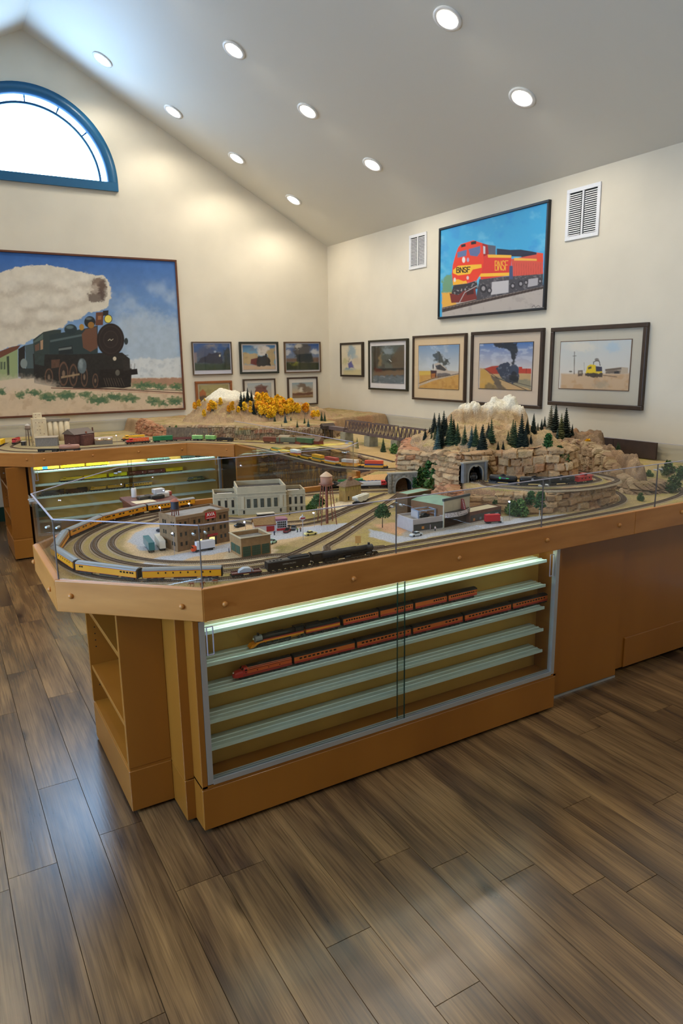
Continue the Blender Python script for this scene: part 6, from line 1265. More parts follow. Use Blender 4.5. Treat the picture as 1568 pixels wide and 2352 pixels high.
# long truss bridge on concrete piers
M_br = mk('brown_bridge_paint', (104, 86, 82), .6, var=.06, scale=30); BX, BY0, BY1, BZ = 3.35, 4.40, 5.66, 1.0
t = thing('truss_bridge', 'long brown steel truss bridge of three spans on concrete piers', 'bridge', (BX, 0, 0))
n = 3; sp_ = (BY1-BY0)/n; hT = .098
for i in range(n):
    y0 = BY0+i*sp_+.004; y1 = y0+sp_-.008; m = MB(); nb = 6
    def bar(a, b, r=.0033): m.tube(a, b, r, n=4)
    for s_ in (-1, 1):
        x = s_*.026; bar((x, y0, BZ), (x, y1, BZ), .005); bar((x, y0+.03, BZ+hT), (x, y1-.03, BZ+hT), .0045); bar((x, y0, BZ), (x, y0+.03, BZ+hT), .0045); bar((x, y1, BZ), (x, y1-.03, BZ+hT), .0045)
        ys = np.linspace(y0+.03, y1-.03, nb+1)
        for k_ in range(nb): a, b = ys[k_], ys[k_+1]; mid = (a+b)/2; bar((x, a, BZ+hT), (x, mid, BZ)); bar((x, mid, BZ), (x, b, BZ+hT))
        for y in ys[1:-1]: bar((x, y, BZ), (x, y, BZ+hT), .002)
    for y in np.linspace(y0+.03, y1-.03, nb+1): bar((-.026, y, BZ+hT), (.026, y, BZ+hT), .002); bar((-.026, y, BZ), (.026, y, BZ), .003)
    sp = m.build('truss_span', M_br, t); MB().box(-.022, .022, y0, y1, BZ+.003, BZ+.008).build('bridge_deck', M_tie, sp); MB().box(-.028, .028, y0, y1, BZ-.014, BZ-.004).build('floor_beam', M_br, sp)
M_pier = mk('pier_concrete', (146, 140, 116), .9, var=.1, scale=25)
for y in (BY0+sp_, BY0+2*sp_, BY1): MB().prism([(-.05, .82), (.05, .82), (.042, BZ-.016), (-.042, BZ-.016)], y-.045, y+.045, 'y').build('pier', M_pier, t)
t = thing('plate_girder', 'short brown girder span left of the truss bridge', 'bridge', (BX, 0, 0)); MB().box(-.028, .028, BY1+.01, BY1+.42, BZ-.012, BZ+.022).build('girder', M_br, t); MB().box(-.035, .035, BY1+.42, BY1+.47, .85, BZ-.002).build('abutment', M_pier, t)
# timber trestle across the canyon
t = thing('canyon_trestle', 'dark brown lattice trestle carrying the container train', 'bridge', (0, 0, 0)); M_tr = mk('trestle_brown', (88, 68, 58), .8, var=.08, scale=30)
dk = [(p[0], p[1]) for p in T_DECK if 3.95 < p[1] < 5.75]
MB().sweep([(.03, -.026), (.03, -.003), (-.03, -.003), (-.03, -.026)], [(x, y, GZ+.006) for x, y in dk]).build('deck_girder', M_tr, t)
for i in range(16):
    y = 4.08+i*.096; x = float(np.interp(y, [p[1] for p in dk][::-1], [p[0] for p in dk][::-1])); m = MB(); zb = .515
    for s_ in (-1, 1): m.tube((x+s_*.024, y, GZ-.02), (x+s_*.045, y, zb), .0028, n=5); m.tube((x+s_*.024, y, GZ-.02), (x+s_*.045, y+.096, zb+.08), .0016, n=4); m.tube((x+s_*.042, y, zb+.05), (x+s_*.026, y+.096, GZ-.03), .0016, n=4)
    for f_ in (.3, .65): m.tube((x-.04, y, zb+(GZ-zb)*f_), (x+.04, y, zb+(GZ-zb)*(f_+.25)), .0014, n=4)
    m.build('bent', M_tr, t)
# retaining walls of the far mountain and the board by the right wall
def plank_wall(A, B, z0, z1, label, n, lean=.02):
    A = np.array(A); B = np.array(B); d = B-A; W = float(np.hypot(*d)); t = thing('plank_wall', label, 'retaining wall', (A[0], A[1], 0), math.atan2(d[1], d[0])); w = W/n
    for i in range(n): MB().raw([(i*w+.0006, 0, z0), ((i+1)*w-.0006, 0, z0), ((i+1)*w-.0006, lean, z1), (i*w+.0006, lean, z1), (i*w+.0006, .012, z0), ((i+1)*w-.0006, .012, z0), ((i+1)*w-.0006, lean+.012, z1), (i*w+.0006, lean+.012, z1)], [(0, 1, 2, 3), (7, 6, 5, 4), (0, 4, 5, 1), (2, 6, 7, 3), (1, 5, 6, 2), (0, 3, 7, 4)]).build('plank', mk('weathered_plank', (112, 100, 86), .9, var=.14, scale=30), t)
plank_wall((2.03, 7.02), (2.30, 6.70), GZ, 1.005, 'dark grey plank retaining wall left of the rock wall', 14)
plank_wall((2.30, 6.70), (2.42, 6.585), GZ, 1.0, 'lighter plank retaining wall next to the pale rock', 7)
t = thing('backdrop_board', 'dark brown board standing against the right wall', 'board', (4.55, 3.25, 0)); MB().box(0, .014, .38, .80, .93, 1.02).build('board', mk('dark_walnut', (66, 50, 44), .6, var=.1, scale=12), t); MB().box(-.004, .014, 0, .375, .90, 1.022).build('board', MATS['dark_walnut'], t)
# ---- trees
def conifer_mesh(seed, col, col2, n=15, m=13, droop=.3):
    rnd = random.Random(seed); b = MB()
    for i in range(n):
        f = i/(n-1); z = .06+.90*f; r = .215*(1-f)**.9+.016
        for j in range(m):
            a = 2*math.pi*(j+rnd.random()*.7)/m; rr = r*rnd.uniform(.7, 1.12); w_ = r*.5+.008; dz = rr*droop+rnd.uniform(-.012, .012)
            ca, sa = math.cos(a), math.sin(a); b.mat(rnd.random() < .45)
            b.raw([(-sa*w_*.25, ca*w_*.25, z+.04), (sa*w_*.25, -ca*w_*.25, z+.04), (ca*rr*.7+sa*w_, sa*rr*.7-ca*w_, z-dz*.5), (ca*rr, sa*rr, z-dz), (ca*rr*.7-sa*w_, sa*rr*.7+ca*w_, z-dz*.5)], [(0, 1, 2, 3, 4)])
    b.mat(0); b.tube((0, 0, .05), (0, 0, .99), .035, .004, 6)
    return b.mesh('foliage', [mk('needle_%d_%d_%d' % col, col, .95), mk('needle_%d_%d_%d' % col2, col2, .95)])
TRK = MB().tube((0, 0, -.02), (0, 0, .12), .022, .018, 6).mesh('trunk', mk('conifer_bark', (78, 62, 48), .9))
CON = {'d': [conifer_mesh(k, (30, 40, 32), (40, 52, 38), 15+k, 12) for k in range(3)], 'g': [conifer_mesh(10+k, (52, 72, 44), (74, 92, 54), 14+k, 12) for k in range(2)], 'b': [conifer_mesh(20+k, (58, 84, 84), (84, 108, 100), 14, 12) for k in range(2)], 'o': [conifer_mesh(30, (84, 90, 52), (108, 108, 66), 15, 12)], 's': [conifer_mesh(40, (112, 112, 92), (140, 136, 116), 15, 12)]}
CN = {'d': 'dark green', 'g': 'mid green', 'b': 'blue-green', 'o': 'olive green', 's': 'grey-green'}
def leaf_mesh(seed, blobs, col, col2, n, size, col3=None):
    rnd = random.Random(seed); b = MB()
    for i in range(n):
        cx, cy, cz, rx, rz_ = rnd.choice(blobs); 
        while True:
            u = Vector((rnd.uniform(-1, 1), rnd.uniform(-1, 1), rnd.uniform(-1, 1)))
            if .25 < u.length < 1: break
        p = Vector((cx+u.x*rx, cy+u.y*rx, cz+u.z*rz_)); d1 = Vector((rnd.uniform(-1, 1), rnd.uniform(-1, 1), rnd.uniform(-1, 1))).normalized(); d2 = d1.orthogonal().normalized(); s_ = size*rnd.uniform(.6, 1.3)
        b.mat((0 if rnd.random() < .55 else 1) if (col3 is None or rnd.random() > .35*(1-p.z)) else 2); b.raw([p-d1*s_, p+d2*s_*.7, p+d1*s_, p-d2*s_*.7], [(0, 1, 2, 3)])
    cs = [col, col2]+([col3] if col3 else []); return b.mesh('foliage', [mk('leaf_%d_%d_%d' % c, c, .9) for c in cs])
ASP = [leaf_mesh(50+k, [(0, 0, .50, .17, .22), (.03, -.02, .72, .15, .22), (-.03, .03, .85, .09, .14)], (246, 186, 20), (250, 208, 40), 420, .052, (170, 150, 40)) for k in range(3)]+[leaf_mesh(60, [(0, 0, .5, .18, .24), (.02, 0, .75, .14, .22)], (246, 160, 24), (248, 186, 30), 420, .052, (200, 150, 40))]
ASG = [leaf_mesh(70+k, [(0, 0, .60, .16, .24), (.02, 0, .82, .11, .17)], (44, 84, 40), (62, 108, 48), 420, .05) for k in range(2)]
BSH = [leaf_mesh(80+k, [(0, 0, .42, .30, .36), (.22, .1, .32, .24, .28), (-.22, -.08, .30, .24, .28), (.05, 0, .70, .20, .26)], (62, 96, 40), (92, 124, 56), 520, .07) for k in range(2)]
RND = [leaf_mesh(90, [(0, 0, .68, .24, .22), (.12, .05, .60, .20, .18), (-.12, -.04, .60, .20, .18), (0, 0, .84, .16, .14)], (56, 82, 46), (82, 108, 60), 620, .05)]
WTR = MB().tube((0, 0, -.02), (0, 0, .6), .018, .010, 6).mesh('trunk', mk('aspen_bark', (208, 200, 184), .8)); BTR = MB().tube((0, 0, -.02), (0, 0, .6), .022, .012, 6).mesh('trunk', mk('brown_bark', (90, 72, 56), .9))
NTREE = 0
def tree(px, py, hp, kind, label, P=None, group=None):
    global NTREE
    NTREE += 1; P = hit(px, py) if P is None else P; k = mpp(P)*hp; q_ = np.array([(0, 0), (.012, 0), (-.012, 0), (0, .012), (0, -.012)]); P = np.array([P[0], P[1], min(P[2], float(Hfun(P[0]+q_[:, 0], P[1]+q_[:, 1]).min()))])
    fm = {'a': ASP, 'w': ASG, 'u': BSH, 'r': RND}.get(kind) or CON[kind]
    t = thing({'a': 'aspen_tree', 'w': 'birch_tree', 'u': 'leafy_bush', 'r': 'round_tree'}.get(kind, 'conifer_tree'), label, 'bush' if kind == 'u' else 'tree', (P[0], P[1], P[2]-.003), random.uniform(0, 6.28), group)
    o = obj('foliage', fm[NTREE % len(fm)], t); q = obj('trunk', {'a': WTR, 'w': WTR, 'u': BTR, 'r': BTR}.get(kind, TRK), t); wd = {'a': 1.25, 'w': 1.15, 'u': 1.15, 'r': 1.1}.get(kind, 1.05); wd *= random.uniform(.9, 1.12); o.scale = (k*wd, k*wd, k); q.scale = (k, k, k)
# dark conifers on the right mountain: (photo x, base y, height px, kind)
def zz(x, y, ox, oy, s): return ox+x*s, oy+y*s
Z5 = [(700, 640, 175, 'd'), (760, 560, 120, 'd'), (825, 560, 290, 'd'), (890, 620, 360, 'd'), (955, 600, 350, 'd'), (990, 600, 280, 'd'), (790, 650, 125, 'o'), (835, 655, 200, 'o'), (870, 850, 330, 'b'), (915, 735, 320, 'd'), (965, 735, 150, 's'), (1010, 700, 250, 'o'), (1055, 705, 420, 'g'), (1090, 690, 330, 'd'), (1145, 695, 300, 'g'), (1245, 700, 270, 'g'), (1340, 735, 300, 'b'), (1395, 730, 310, 'g'), (1305, 820, 170, 's'), (1480, 820, 430, 'd'), (1530, 825, 320, 'd')]
Z6 = [(45, 820, 430, 'd'), (100, 830, 170, 'd'), (130, 560, 200, 'd'), (165, 675, 330, 'g'), (90, 640, 110, 's'), (165, 680, 140, 'b'), (260, 815, 150, 'd'), (330, 815, 160, 'd'), (175, 880, 140, 's'), (400, 660, 190, 'g'), (460, 730, 360, 'o'), (490, 735, 350, 'g'), (580, 745, 450, 'd'), (640, 735, 300, 'd'), (665, 560, 220, 'd'), (715, 700, 150, 'd'), (750, 550, 285, 'd'), (810, 530, 120, 's'), (865, 470, 190, 'd'), (905, 470, 205, 'd'), (820, 430, 110, 'd'), (985, 520, 370, 's'), (1050, 560, 435, 'd'), (1085, 620, 150, 'b'), (1130, 600, 360, 'o'), (1190, 640, 440, 'd'), (1285, 590, 160, 'd'), (1325, 720, 205, 'd'), (1365, 770, 150, 'd')]
k5 = 260/1568
def place_words(px, py):
    a = 'left' if px < 1010 else ('middle' if px < 1140 else ('right-hand' if px < 1245 else 'far right'))
    return a, 'upper' if py < 990 else 'lower'
def ordinal(i): return ORD[i] if i < len(ORD) else '%dth' % (i+1)
ALLC = sorted([(*zz(x, y, ox, oy, k5), h_*k5, kd) for lst, ox, oy in ((Z5, 860, 900), (Z6, 1100, 900)) for x, y, h_, kd in lst]); CNT = {}
for px, py, h_, kd in ALLC:
    a, b = place_words(px, py); key = (kd, a, b); CNT[key] = CNT.get(key, 0)+1
    tree(px, py, h_, kd, '%s conifer, %s from left on the %s %s slope of the right mountain' % (CN[kd], ordinal(CNT[key]-1), b, a), None, 'conifers on the right mountain')
for px, py, h_, kd, lb in ((1418, 1030, 24, 'g', 'small conifer above the gorge wall, left of the pair'), (1425-3, 1029, 20, 'g', 'small conifer above the gorge wall, right of the pair'), (1373, 1085, 34, 'd', 'dark conifer at the foot of the gorge wall'), (1410, 1080, 22, 'd', 'small dark conifer right of the gorge foot'), (1004, 1037, 60, 'b', 'tall blue-green conifer in front of the left slope')): tree(px, py, h_, kd, lb)
# leafy trees by hand
for px, py, h_, kd, lb in ((1256, 1042, 62, 'w', 'tall green birch on the cliff edge above the tank cars'), (1270, 1070, 58, 'w', 'green birch in front of the cliff, left of three'), (1284, 1078, 66, 'w', 'green birch in front of the cliff, middle of three'), (1297, 1080, 56, 'w', 'green birch in front of the cliff, right of three'),
    (985, 1122, 75, 'w', 'bushy green tree between the two tunnel portals, left'), (1003, 1120, 80, 'w', 'bushy green tree between the two tunnel portals, middle'), (975, 1128, 62, 'u', 'leafy bush at the right of the stone portal'), (1005, 1128, 66, 'u', 'large leafy bush below the concrete portal'), (1035, 1132, 30, 'u', 'low yellow-green bush under the concrete portal'), (952, 1132, 34, 'w', 'vine-like bush climbing the stone portal'),
    (878, 1212, 58, 'r', 'round-crowned tree left of the car showroom'), (728, 1182, 50, 'r', 'green tree beside the station wing'), (736, 1180, 44, 'r', 'dark green tree behind the water tower'), (940, 1180, 40, 'u', 'dense bush behind the showroom'), (925, 1165, 34, 'u', 'bright green bush beside the diagonal tracks'), (715, 1172, 24, 'u', 'low bush at the station corner'),
    (1216, 1180, 56, 'w', 'birch with white trunk left of the rock wall'), (1238, 1192, 66, 'w', 'birch with white trunk beside the acrylic joint'), (1195, 1185, 44, 'u', 'dark bush behind the street lamp'), (1175, 1184, 40, 'u', 'dark bush behind the corner shop'), (1140, 1165, 30, 'u', 'bush on the slope behind the corner shop'), (1470, 1150, 22, 'u', 'low green bush inside the right track loop'), (1490, 1095, 18, 'u', 'shrub on the gorge wall slope'), (1545, 1130, 44, 'u', 'green bush at the right picture edge'), (1535, 1090, 40, 'u', 'olive bush on the knoll at the right edge'), (1562, 1100, 36, 'u', 'bush cut by the right picture edge'),
    (905, 1042, 26, 'u', 'green bush under the truss bridge'), (880, 1038, 34, 'g', 'dark conifer beside the right bridge pier'), (820, 1030, 26, 'g', 'conifer beside the left bridge pier')): tree(px, py, h_, kd, lb)
tree(1347, 1036, 44, 'a', 'single bright yellow aspen above the red caboose'); tree(1330, 1030, 34, 'a', 'thin orange-yellow aspen behind the single one')
# aspens on the far mountain
ka = 330/1568
ZA_ = [(85, 300, 110), (130, 270, 110), (190, 195, 50), (240, 330, 130), (270, 310, 140), (300, 320, 130), (185, 380, 115), (365, 260, 115), (455, 340, 105), (492, 330, 150), (560, 340, 100), (630, 330, 145), (690, 250, 90), (690, 340, 100), (640, 190, 60)]
for i, (x, y, h_) in enumerate(sorted(ZA_)):
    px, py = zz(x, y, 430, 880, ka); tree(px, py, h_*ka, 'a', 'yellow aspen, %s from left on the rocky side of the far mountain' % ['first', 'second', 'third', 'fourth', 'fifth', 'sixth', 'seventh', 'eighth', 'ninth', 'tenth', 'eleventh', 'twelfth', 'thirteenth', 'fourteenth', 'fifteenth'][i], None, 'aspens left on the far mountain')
rr = random.Random(5); cnt = 0; band = [(735, 250), (760, 200), (840, 200), (960, 230), (1080, 270), (1200, 290), (1310, 330), (1320, 350), (1200, 345), (1090, 360), (1010, 385), (890, 410), (800, 385), (760, 300)]
while cnt < 84:
    x, y = rr.uniform(735, 1330), rr.uniform(190, 415)
    if in_poly(np.array([x]), np.array([y]), band)[0]:
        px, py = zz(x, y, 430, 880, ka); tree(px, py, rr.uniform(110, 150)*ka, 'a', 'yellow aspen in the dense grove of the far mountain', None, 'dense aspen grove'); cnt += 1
for x, y, h_ in ((1215, 350, 120), (1365, 390, 100), (1385, 395, 105), (1425, 400, 110)): px, py = zz(x, y, 430, 880, ka); tree(px, py, h_*ka, 'a', 'yellow aspen at the right end of the grove', None, 'aspens at the right end of the grove')
for x, y, h_, kd in sorted(((590, 270, 190, 'd'), (620, 200, 110, 'd'), (660, 190, 150, 'd'), (700, 180, 115, 'd'), (725, 320, 150, 'd'), (770, 300, 90, 'g'), (905, 190, 50, 'd'), (960, 200, 45, 'd'), (270, 300, 80, 'd'), (545, 300, 80, 'g'), (955, 420, 80, 'g'), (1070, 435, 110, 'b'), (1030, 490, 95, 'd'), (1130, 410, 50, 'g'), (1200, 490, 120, 'g'), (1245, 495, 50, 'g'), (1280, 440, 75, 'g'), (1320, 460, 100, 'b'), (1465, 410, 105, 'g'), (1500, 415, 105, 'g'))):
    px, py = zz(x, y, 430, 880, ka); key = ('far', kd, x < 560, y < 330); CNT[key] = CNT.get(key, 0)+1
    tree(px, py, h_*ka, kd, '%s conifer, %s from left among the aspens, %s far mountain' % (CN[kd], ordinal(CNT[key]-1), 'left side of the' if x < 560 else 'upper middle of the' if y < 330 else 'lower right of the'), None, 'conifers of the far mountain')
for px, py in ((375, 985), (390, 982), (405, 980)): tree(px, py, 10, 'u', 'low bush left of the plank wall', None, 'low bushes left of the plank wall')
# ================================================================ framed pictures: prints are dense coloured sheets
STROKE = {'B': [[(0, 0), (0, 1)], [(0, 1), (.7, 1), (.9, .8), (.7, .55), (0, .55)], [(.7, .55), (1, .3), (.8, 0), (0, 0)]], 'N': [[(0, 0), (0, 1), (1, 0), (1, 1)]], 'S': [[(1, .85), (.7, 1), (.3, 1), (0, .8), (.2, .55), (.8, .45), (1, .2), (.7, 0), (.3, 0), (0, .15)]], 'F': [[(0, 0), (0, 1), (1, 1)], [(0, .55), (.75, .55)]]}
class Canvas:
    """a sheet of coloured vertices on a wall; shapes are given in photo pixels of this picture"""
    def __init__(s, wall, u0, u1, z0, z1, step=1.2, ucut=None):
        s.wall = wall; P = (lambda u, z: (u, YW-.022, z)) if wall == 'A' else (lambda u, z: (XW-.022, u, z))
        a, b = np.array(proj(P(u0, z0))), np.array(proj(P(u1, z0))); c = np.array(proj(P(u0, z1)))
        nu = int(np.hypot(*(b-a))/step)+2; nz = int(max(np.hypot(*(c-a)), 20)/step)+2
        us = np.linspace(u0, u1, nu)
        if ucut is not None: us = np.r_[np.linspace(ucut, u0, 40)[:-1], us]
        s.U, s.Z = np.meshgrid(us, np.linspace(z0, z1, nz), indexing='ij'); w = np.stack(P(s.U, s.Z) if wall == 'A' else (np.full_like(s.U, XW-.022), s.U, s.Z), -1) if wall == 'B' else np.stack((s.U, np.full_like(s.U, YW-.022), s.Z), -1)
        s.W = w; s.X, s.Y = proj(w.reshape(-1, 3)); s.X = s.X.reshape(s.U.shape); s.Y = s.Y.reshape(s.U.shape); s.c = np.ones(s.U.shape+(3,))
        s.T = (0., 0., 1.)
    def tf(s, ox, oy, k): s.T = (ox, oy, k); return s
    def q(s, pts): ox, oy, k = s.T; return [(ox+x*k, oy+y*k) for x, y in pts]
    def mixin(s, k, col): k = np.clip(k, 0, 1)[..., None]; s.c = s.c*(1-k)+lin(col)*k; return s
    def fill(s, col): s.c[:] = lin(col); return s
    def grad(s, y0, c0, y1, c1): y0, y1 = s.q([(0, y0), (0, y1)])[0][1], s.q([(0, y1)])[0][1]; t = np.clip((s.Y-y0)/(y1-y0), 0, 1)[..., None]; s.c = lin(c0)*(1-t)+lin(c1)*t; return s
    def poly(s, pts, col, soft=.7, a=1., rag=0., seed=1):
        p = s.q(pts); X, Y = s.X, s.Y
        if rag: X = X+rag*fbm(s.X/6, s.Y/6, seed); Y = Y+rag*fbm(s.X/6, s.Y/6, seed+9)
        return s.mixin(a*sstep(-soft, soft, sdist(X, Y, p)), col)
    def ell(s, cx, cy, rx, ry, col, soft=.7, a=1., rag=0., seed=1):
        (cx, cy), k = s.q([(cx, cy)])[0], s.T[2]; rx *= k; ry *= k; X, Y = s.X, s.Y
        if rag: X = X+rag*fbm(s.X/5, s.Y/5, seed); Y = Y+rag*fbm(s.X/5, s.Y/5, seed+9)
        d = (1-np.hypot((X-cx)/rx, (Y-cy)/ry))*min(rx, ry); return s.mixin(a*sstep(-soft, soft, d), col)
    def line(s, pts, w, col, a=1.): p = s.q(pts); return s.mixin(a*sstep(w*.5+.5, w*.5-.5, seg_dist(s.X, s.Y, p, False)), col)
    def noise(s, sc, amt, seed=1, col=None, lo=0., hi=.4, region=None, sy=None):
        n = fbm(s.X/sc, s.Y/(sy or sc), seed)
        k = np.ones_like(n) if region is None else sstep(-3 if sc < 20 else -40, 3 if sc < 20 else 40, sdist(s.X, s.Y, s.q(region)))
        if col is None: s.c = np.clip(s.c*(1+amt*n*k)[..., None], 0, 1); return s
        return s.mixin(sstep(lo, hi, n)*amt*k, col)
    def text(s, txt, x, y, w, h, col, lw, rise=0.):
        n = len(txt); cw = w/(n+(n-1)*.3)
        for i, ch in enumerate(txt):
            for st in STROKE[ch]: s.line([(x+i*cw*1.3+px*cw, y-py*h+rise*(i*cw*1.3+px*cw)) for px, py in st], lw, col)
        return s
    def mesh(s, name='print'):
        n, m = s.U.shape; I = np.arange(n*m).reshape(n, m); f = np.stack([I[:-1, :-1], I[1:, :-1], I[1:, 1:], I[:-1, 1:]], -1).reshape(-1, 4)
        me = bpy.data.meshes.new(name); me.from_pydata(s.W.reshape(-1, 3).tolist(), [], f.tolist()); me.materials.append(mk_vcol('picture_print', .55, spec=.3)); set_col(me, np.clip(s.c.reshape(-1, 3), 0, 1)); return me
M_pg = mk_clear('picture_glass', (252, 252, 252), .45)
def framed(wall, u0, u1, z0, z1, fw, fcol, label, mcol=None, margin=(0, 0, 0, 0), ucut=None, glass=True, step=1.2, liner=None):
    """frame, mat board and print; margin = left, right, bottom, top as seen in the photo"""
    t = thing('framed_picture', label, 'picture', (0, 0, 0), 0, 'framed railway pictures'); fm = mk('frame_%d_%d_%d' % fcol, fcol, .4, var=.08, scale=20)
    a = ucut if ucut is not None else u0
    def bx_(m, p, q, r, s_, d0, d1): m.box(p, q, YW-d1, YW-d0, r, s_) if wall == 'A' else m.box(XW-d1, XW-d0, p, q, r, s_)
    for p, q, r, s_ in ((a, u1, z0, z0+fw), (a, u1, z1-fw, z1), (a, a+fw, z0+fw, z1-fw), (u1-fw, u1, z0+fw, z1-fw)):
        m = MB(); bx_(m, p, q, r, s_, .001, .034); bevel(m.build('frame_rail', fm, t), .004, 2)
    m = MB(); bx_(m, a+fw*.5, u1-fw*.5, z0+fw*.5, z1-fw*.5, .004, .017); m.build('mat_board', mk('mat_%d_%d_%d' % (mcol or (230, 226, 216)), mcol or (230, 226, 216), .85), t)
    l, r, b, tp = margin; lo, hi = (u0+fw+l, u1-fw-r) if wall == 'A' else (u0+fw+r, u1-fw-l)
    if ucut is not None: lo = u0
    if liner:
        for p, q, c, d in ((lo-.006, hi+.006, z0+fw+b-.006, z0+fw+b), (lo-.006, hi+.006, z1-fw-tp, z1-fw-tp+.006), (lo-.006, lo, z0+fw+b, z1-fw-tp), (hi, hi+.006, z0+fw+b, z1-fw-tp)): m = MB(); bx_(m, p, q, c, d, .016, .0215); m.build('inner_liner', mk('liner_%d' % liner[0], liner, .6), t)
    cv = Canvas(wall, lo, hi, z0+fw+b, z1-fw-tp, step, ucut+fw if ucut is not None else None)
    if glass: m = MB(); bx_(m, u0+fw*.6, u1-fw*.6, z0+fw*.6, z1-fw*.6, .026, .028); m.build('glass', M_pg, t)
    cv.thing = t; return cv
def done(c): obj('print', c.mesh(), c.thing)
# ---- the huge steam engine painting
c = framed('A', .60, 2.622, 1.095, 2.782, .022, (96, 56, 36), 'huge painting of a black steam engine under white smoke', ucut=-.55, glass=False, step=1.0); c.tf(0, 560, .2806)
c.grad(60, (46, 96, 168), 950, (140, 172, 206)); c.noise(60, .6, 3, (176, 192, 208), .0, .5, [(900, 380), (1500, 300), (1500, 1100), (950, 1100)])
c.poly([(960, 620), (1200, 560), (1500, 640), (1500, 1100), (1000, 1100)], (172, 186, 200), 26, .75, 14); c.poly([(1040, 960), (1180, 930), (1330, 950), (1490, 920), (1490, 1110), (1040, 1110)], (200, 206, 210), 3, .95, 4); c.noise(12, .5, 6, (160, 172, 184), .1, .5, [(1050, 960), (1490, 950), (1490, 1090), (1050, 1090)])
c.poly([(-4000, 1105), (1500, 1098), (1500, 1500), (-4000, 1500)], (206, 186, 160), 2); c.noise(14, .5, 8, (176, 150, 122), .1, .5, [(-4000, 1150), (1500, 1150), (1500, 1500), (-4000, 1500)])
c.poly([(1070, 1105), (1500, 1095), (1500, 1165), (1080, 1165)], (160, 122, 100), 2, .9, 3)
c.poly([(-4000, 140), (-900, 180), (0, 240), (60, 215), (130, 192), (250, 180), (350, 172), (520, 195), (640, 225), (760, 255), (850, 258), (900, 330), (912, 420), (890, 505), (830, 545), (720, 565), (650, 615), (560, 640), (500, 690), (420, 715), (300, 760), (200, 820), (0, 870), (-4000, 1000)], (214, 206, 190), 1.5, 1, 4, 5)
for i, (x, y, rx, ry) in enumerate(((60, 350, 120, 70), (300, 300, 130, 60), (520, 330, 120, 60), (250, 480, 130, 70), (480, 480, 110, 60), (640, 420, 80, 70), (100, 600, 140, 80), (380, 600, 120, 50), (700, 300, 60, 45))):
    c.ell(x+14, y+22, rx, ry, (176, 164, 148), 8, .55, 5, i); c.ell(x-8, y-12, rx*.85, ry*.8, (224, 217, 203), 8, .8, 5, i+3)
c.noise(13, .12, 12, None)
c.ell(810, 340, 60, 60, (120, 98, 84), 3, .9, 6, 3); c.ell(790, 430, 66, 55, (92, 74, 66), 3, .85, 7, 4); c.ell(840, 380, 36, 80, (84, 66, 60), 3, .7, 6, 5); c.ell(770, 370, 40, 40, (196, 182, 166), 3, .6, 5, 6)
c.poly([(-4000, 700), (-200, 800), (0, 890), (145, 858), (147, 1100), (0, 1122), (-4000, 1300)], (148, 164, 120), .8); c.poly([(-4000, 560), (0, 880), (80, 848), (170, 828), (145, 862), (0, 935), (-4000, 780)], (112, 72, 56), .8)
for x in (-12, 6, 30): c.poly([(x, 968), (x+14, 964), (x+14, 1026), (x, 1030)], (84, 96, 78))
c.poly([(54, 922), (74, 918), (78, 1074), (60, 1078)], (66, 76, 60)); c.poly([(150, 860), (205, 830), (205, 1090), (150, 1090)], (44, 40, 38))
c.poly([(205, 832), (275, 815), (300, 1095), (215, 1110)], (78, 92, 96)); c.ell(195, 980, 28, 40, (128, 140, 140)); c.poly([(160, 1020), (290, 1020), (300, 1100), (170, 1105)], (54, 58, 56))
c.poly([(270, 900), (1000, 890), (1062, 940), (1072, 1165), (800, 1182), (450, 1172), (280, 1140)], (44, 42, 40), .8)
c.poly([(270, 785), (355, 722), (440, 704), (500, 702), (500, 905), (365, 905), (360, 1000), (285, 985)], (58, 68, 66)); c.poly([(275, 800), (352, 735), (352, 780), (280, 812)], (86, 100, 94)); c.poly([(330, 795), (352, 785), (352, 862), (332, 868)], (168, 138, 110)); c.poly([(285, 830), (322, 812), (322, 870), (288, 880)], (110, 84, 70))
c.poly([(405, 745), (700, 692), (800, 668), (800, 900), (600, 905), (405, 905)], (50, 62, 64)); c.poly([(410, 790), (690, 735), (690, 752), (410, 806)], (92, 108, 110), 1.2, .8); c.poly([(668, 740), (700, 700), (790, 680), (800, 850), (740, 885), (680, 850)], (106, 74, 58)); c.poly([(478, 850), (590, 832), (600, 900), (480, 905)], (40, 46, 48)); c.poly([(480, 858), (585, 842), (585, 860), (480, 874)], (120, 128, 126), .8, .8)
c.ell(578, 700, 52, 42, (46, 58, 62)); c.ell(570, 682, 30, 14, (104, 122, 126), 1.5, .8); c.ell(735, 640, 46, 48, (40, 42, 44)); c.ell(725, 612, 24, 10, (110, 118, 118), 1.5, .8); c.ell(668, 682, 20, 26, (172, 132, 62)); c.ell(745, 665, 26, 26, (150, 108, 52))
c.poly([(785, 562), (848, 558), (842, 665), (780, 668)], (104, 66, 48)); c.poly([(800, 590), (830, 588), (828, 620), (800, 622)], (150, 104, 72)); c.poly([(842, 548), (888, 544), (886, 585), (842, 590)], (48, 44, 42))
c.ell(905, 785, 112, 134, (44, 36, 34)); c.ell(905, 785, 96, 116, (58, 48, 44)); c.ell(905, 785, 88, 108, (46, 38, 36)); c.ell(905, 782, 62, 72, (60, 50, 46)); c.ell(905, 782, 54, 64, (48, 40, 38)); c.line([(885, 792), (898, 780), (910, 792), (925, 780)], 1.4, (176, 168, 150)); c.ell(885, 615, 34, 36, (60, 54, 46)); c.ell(885, 615, 28, 30, (228, 214, 96))
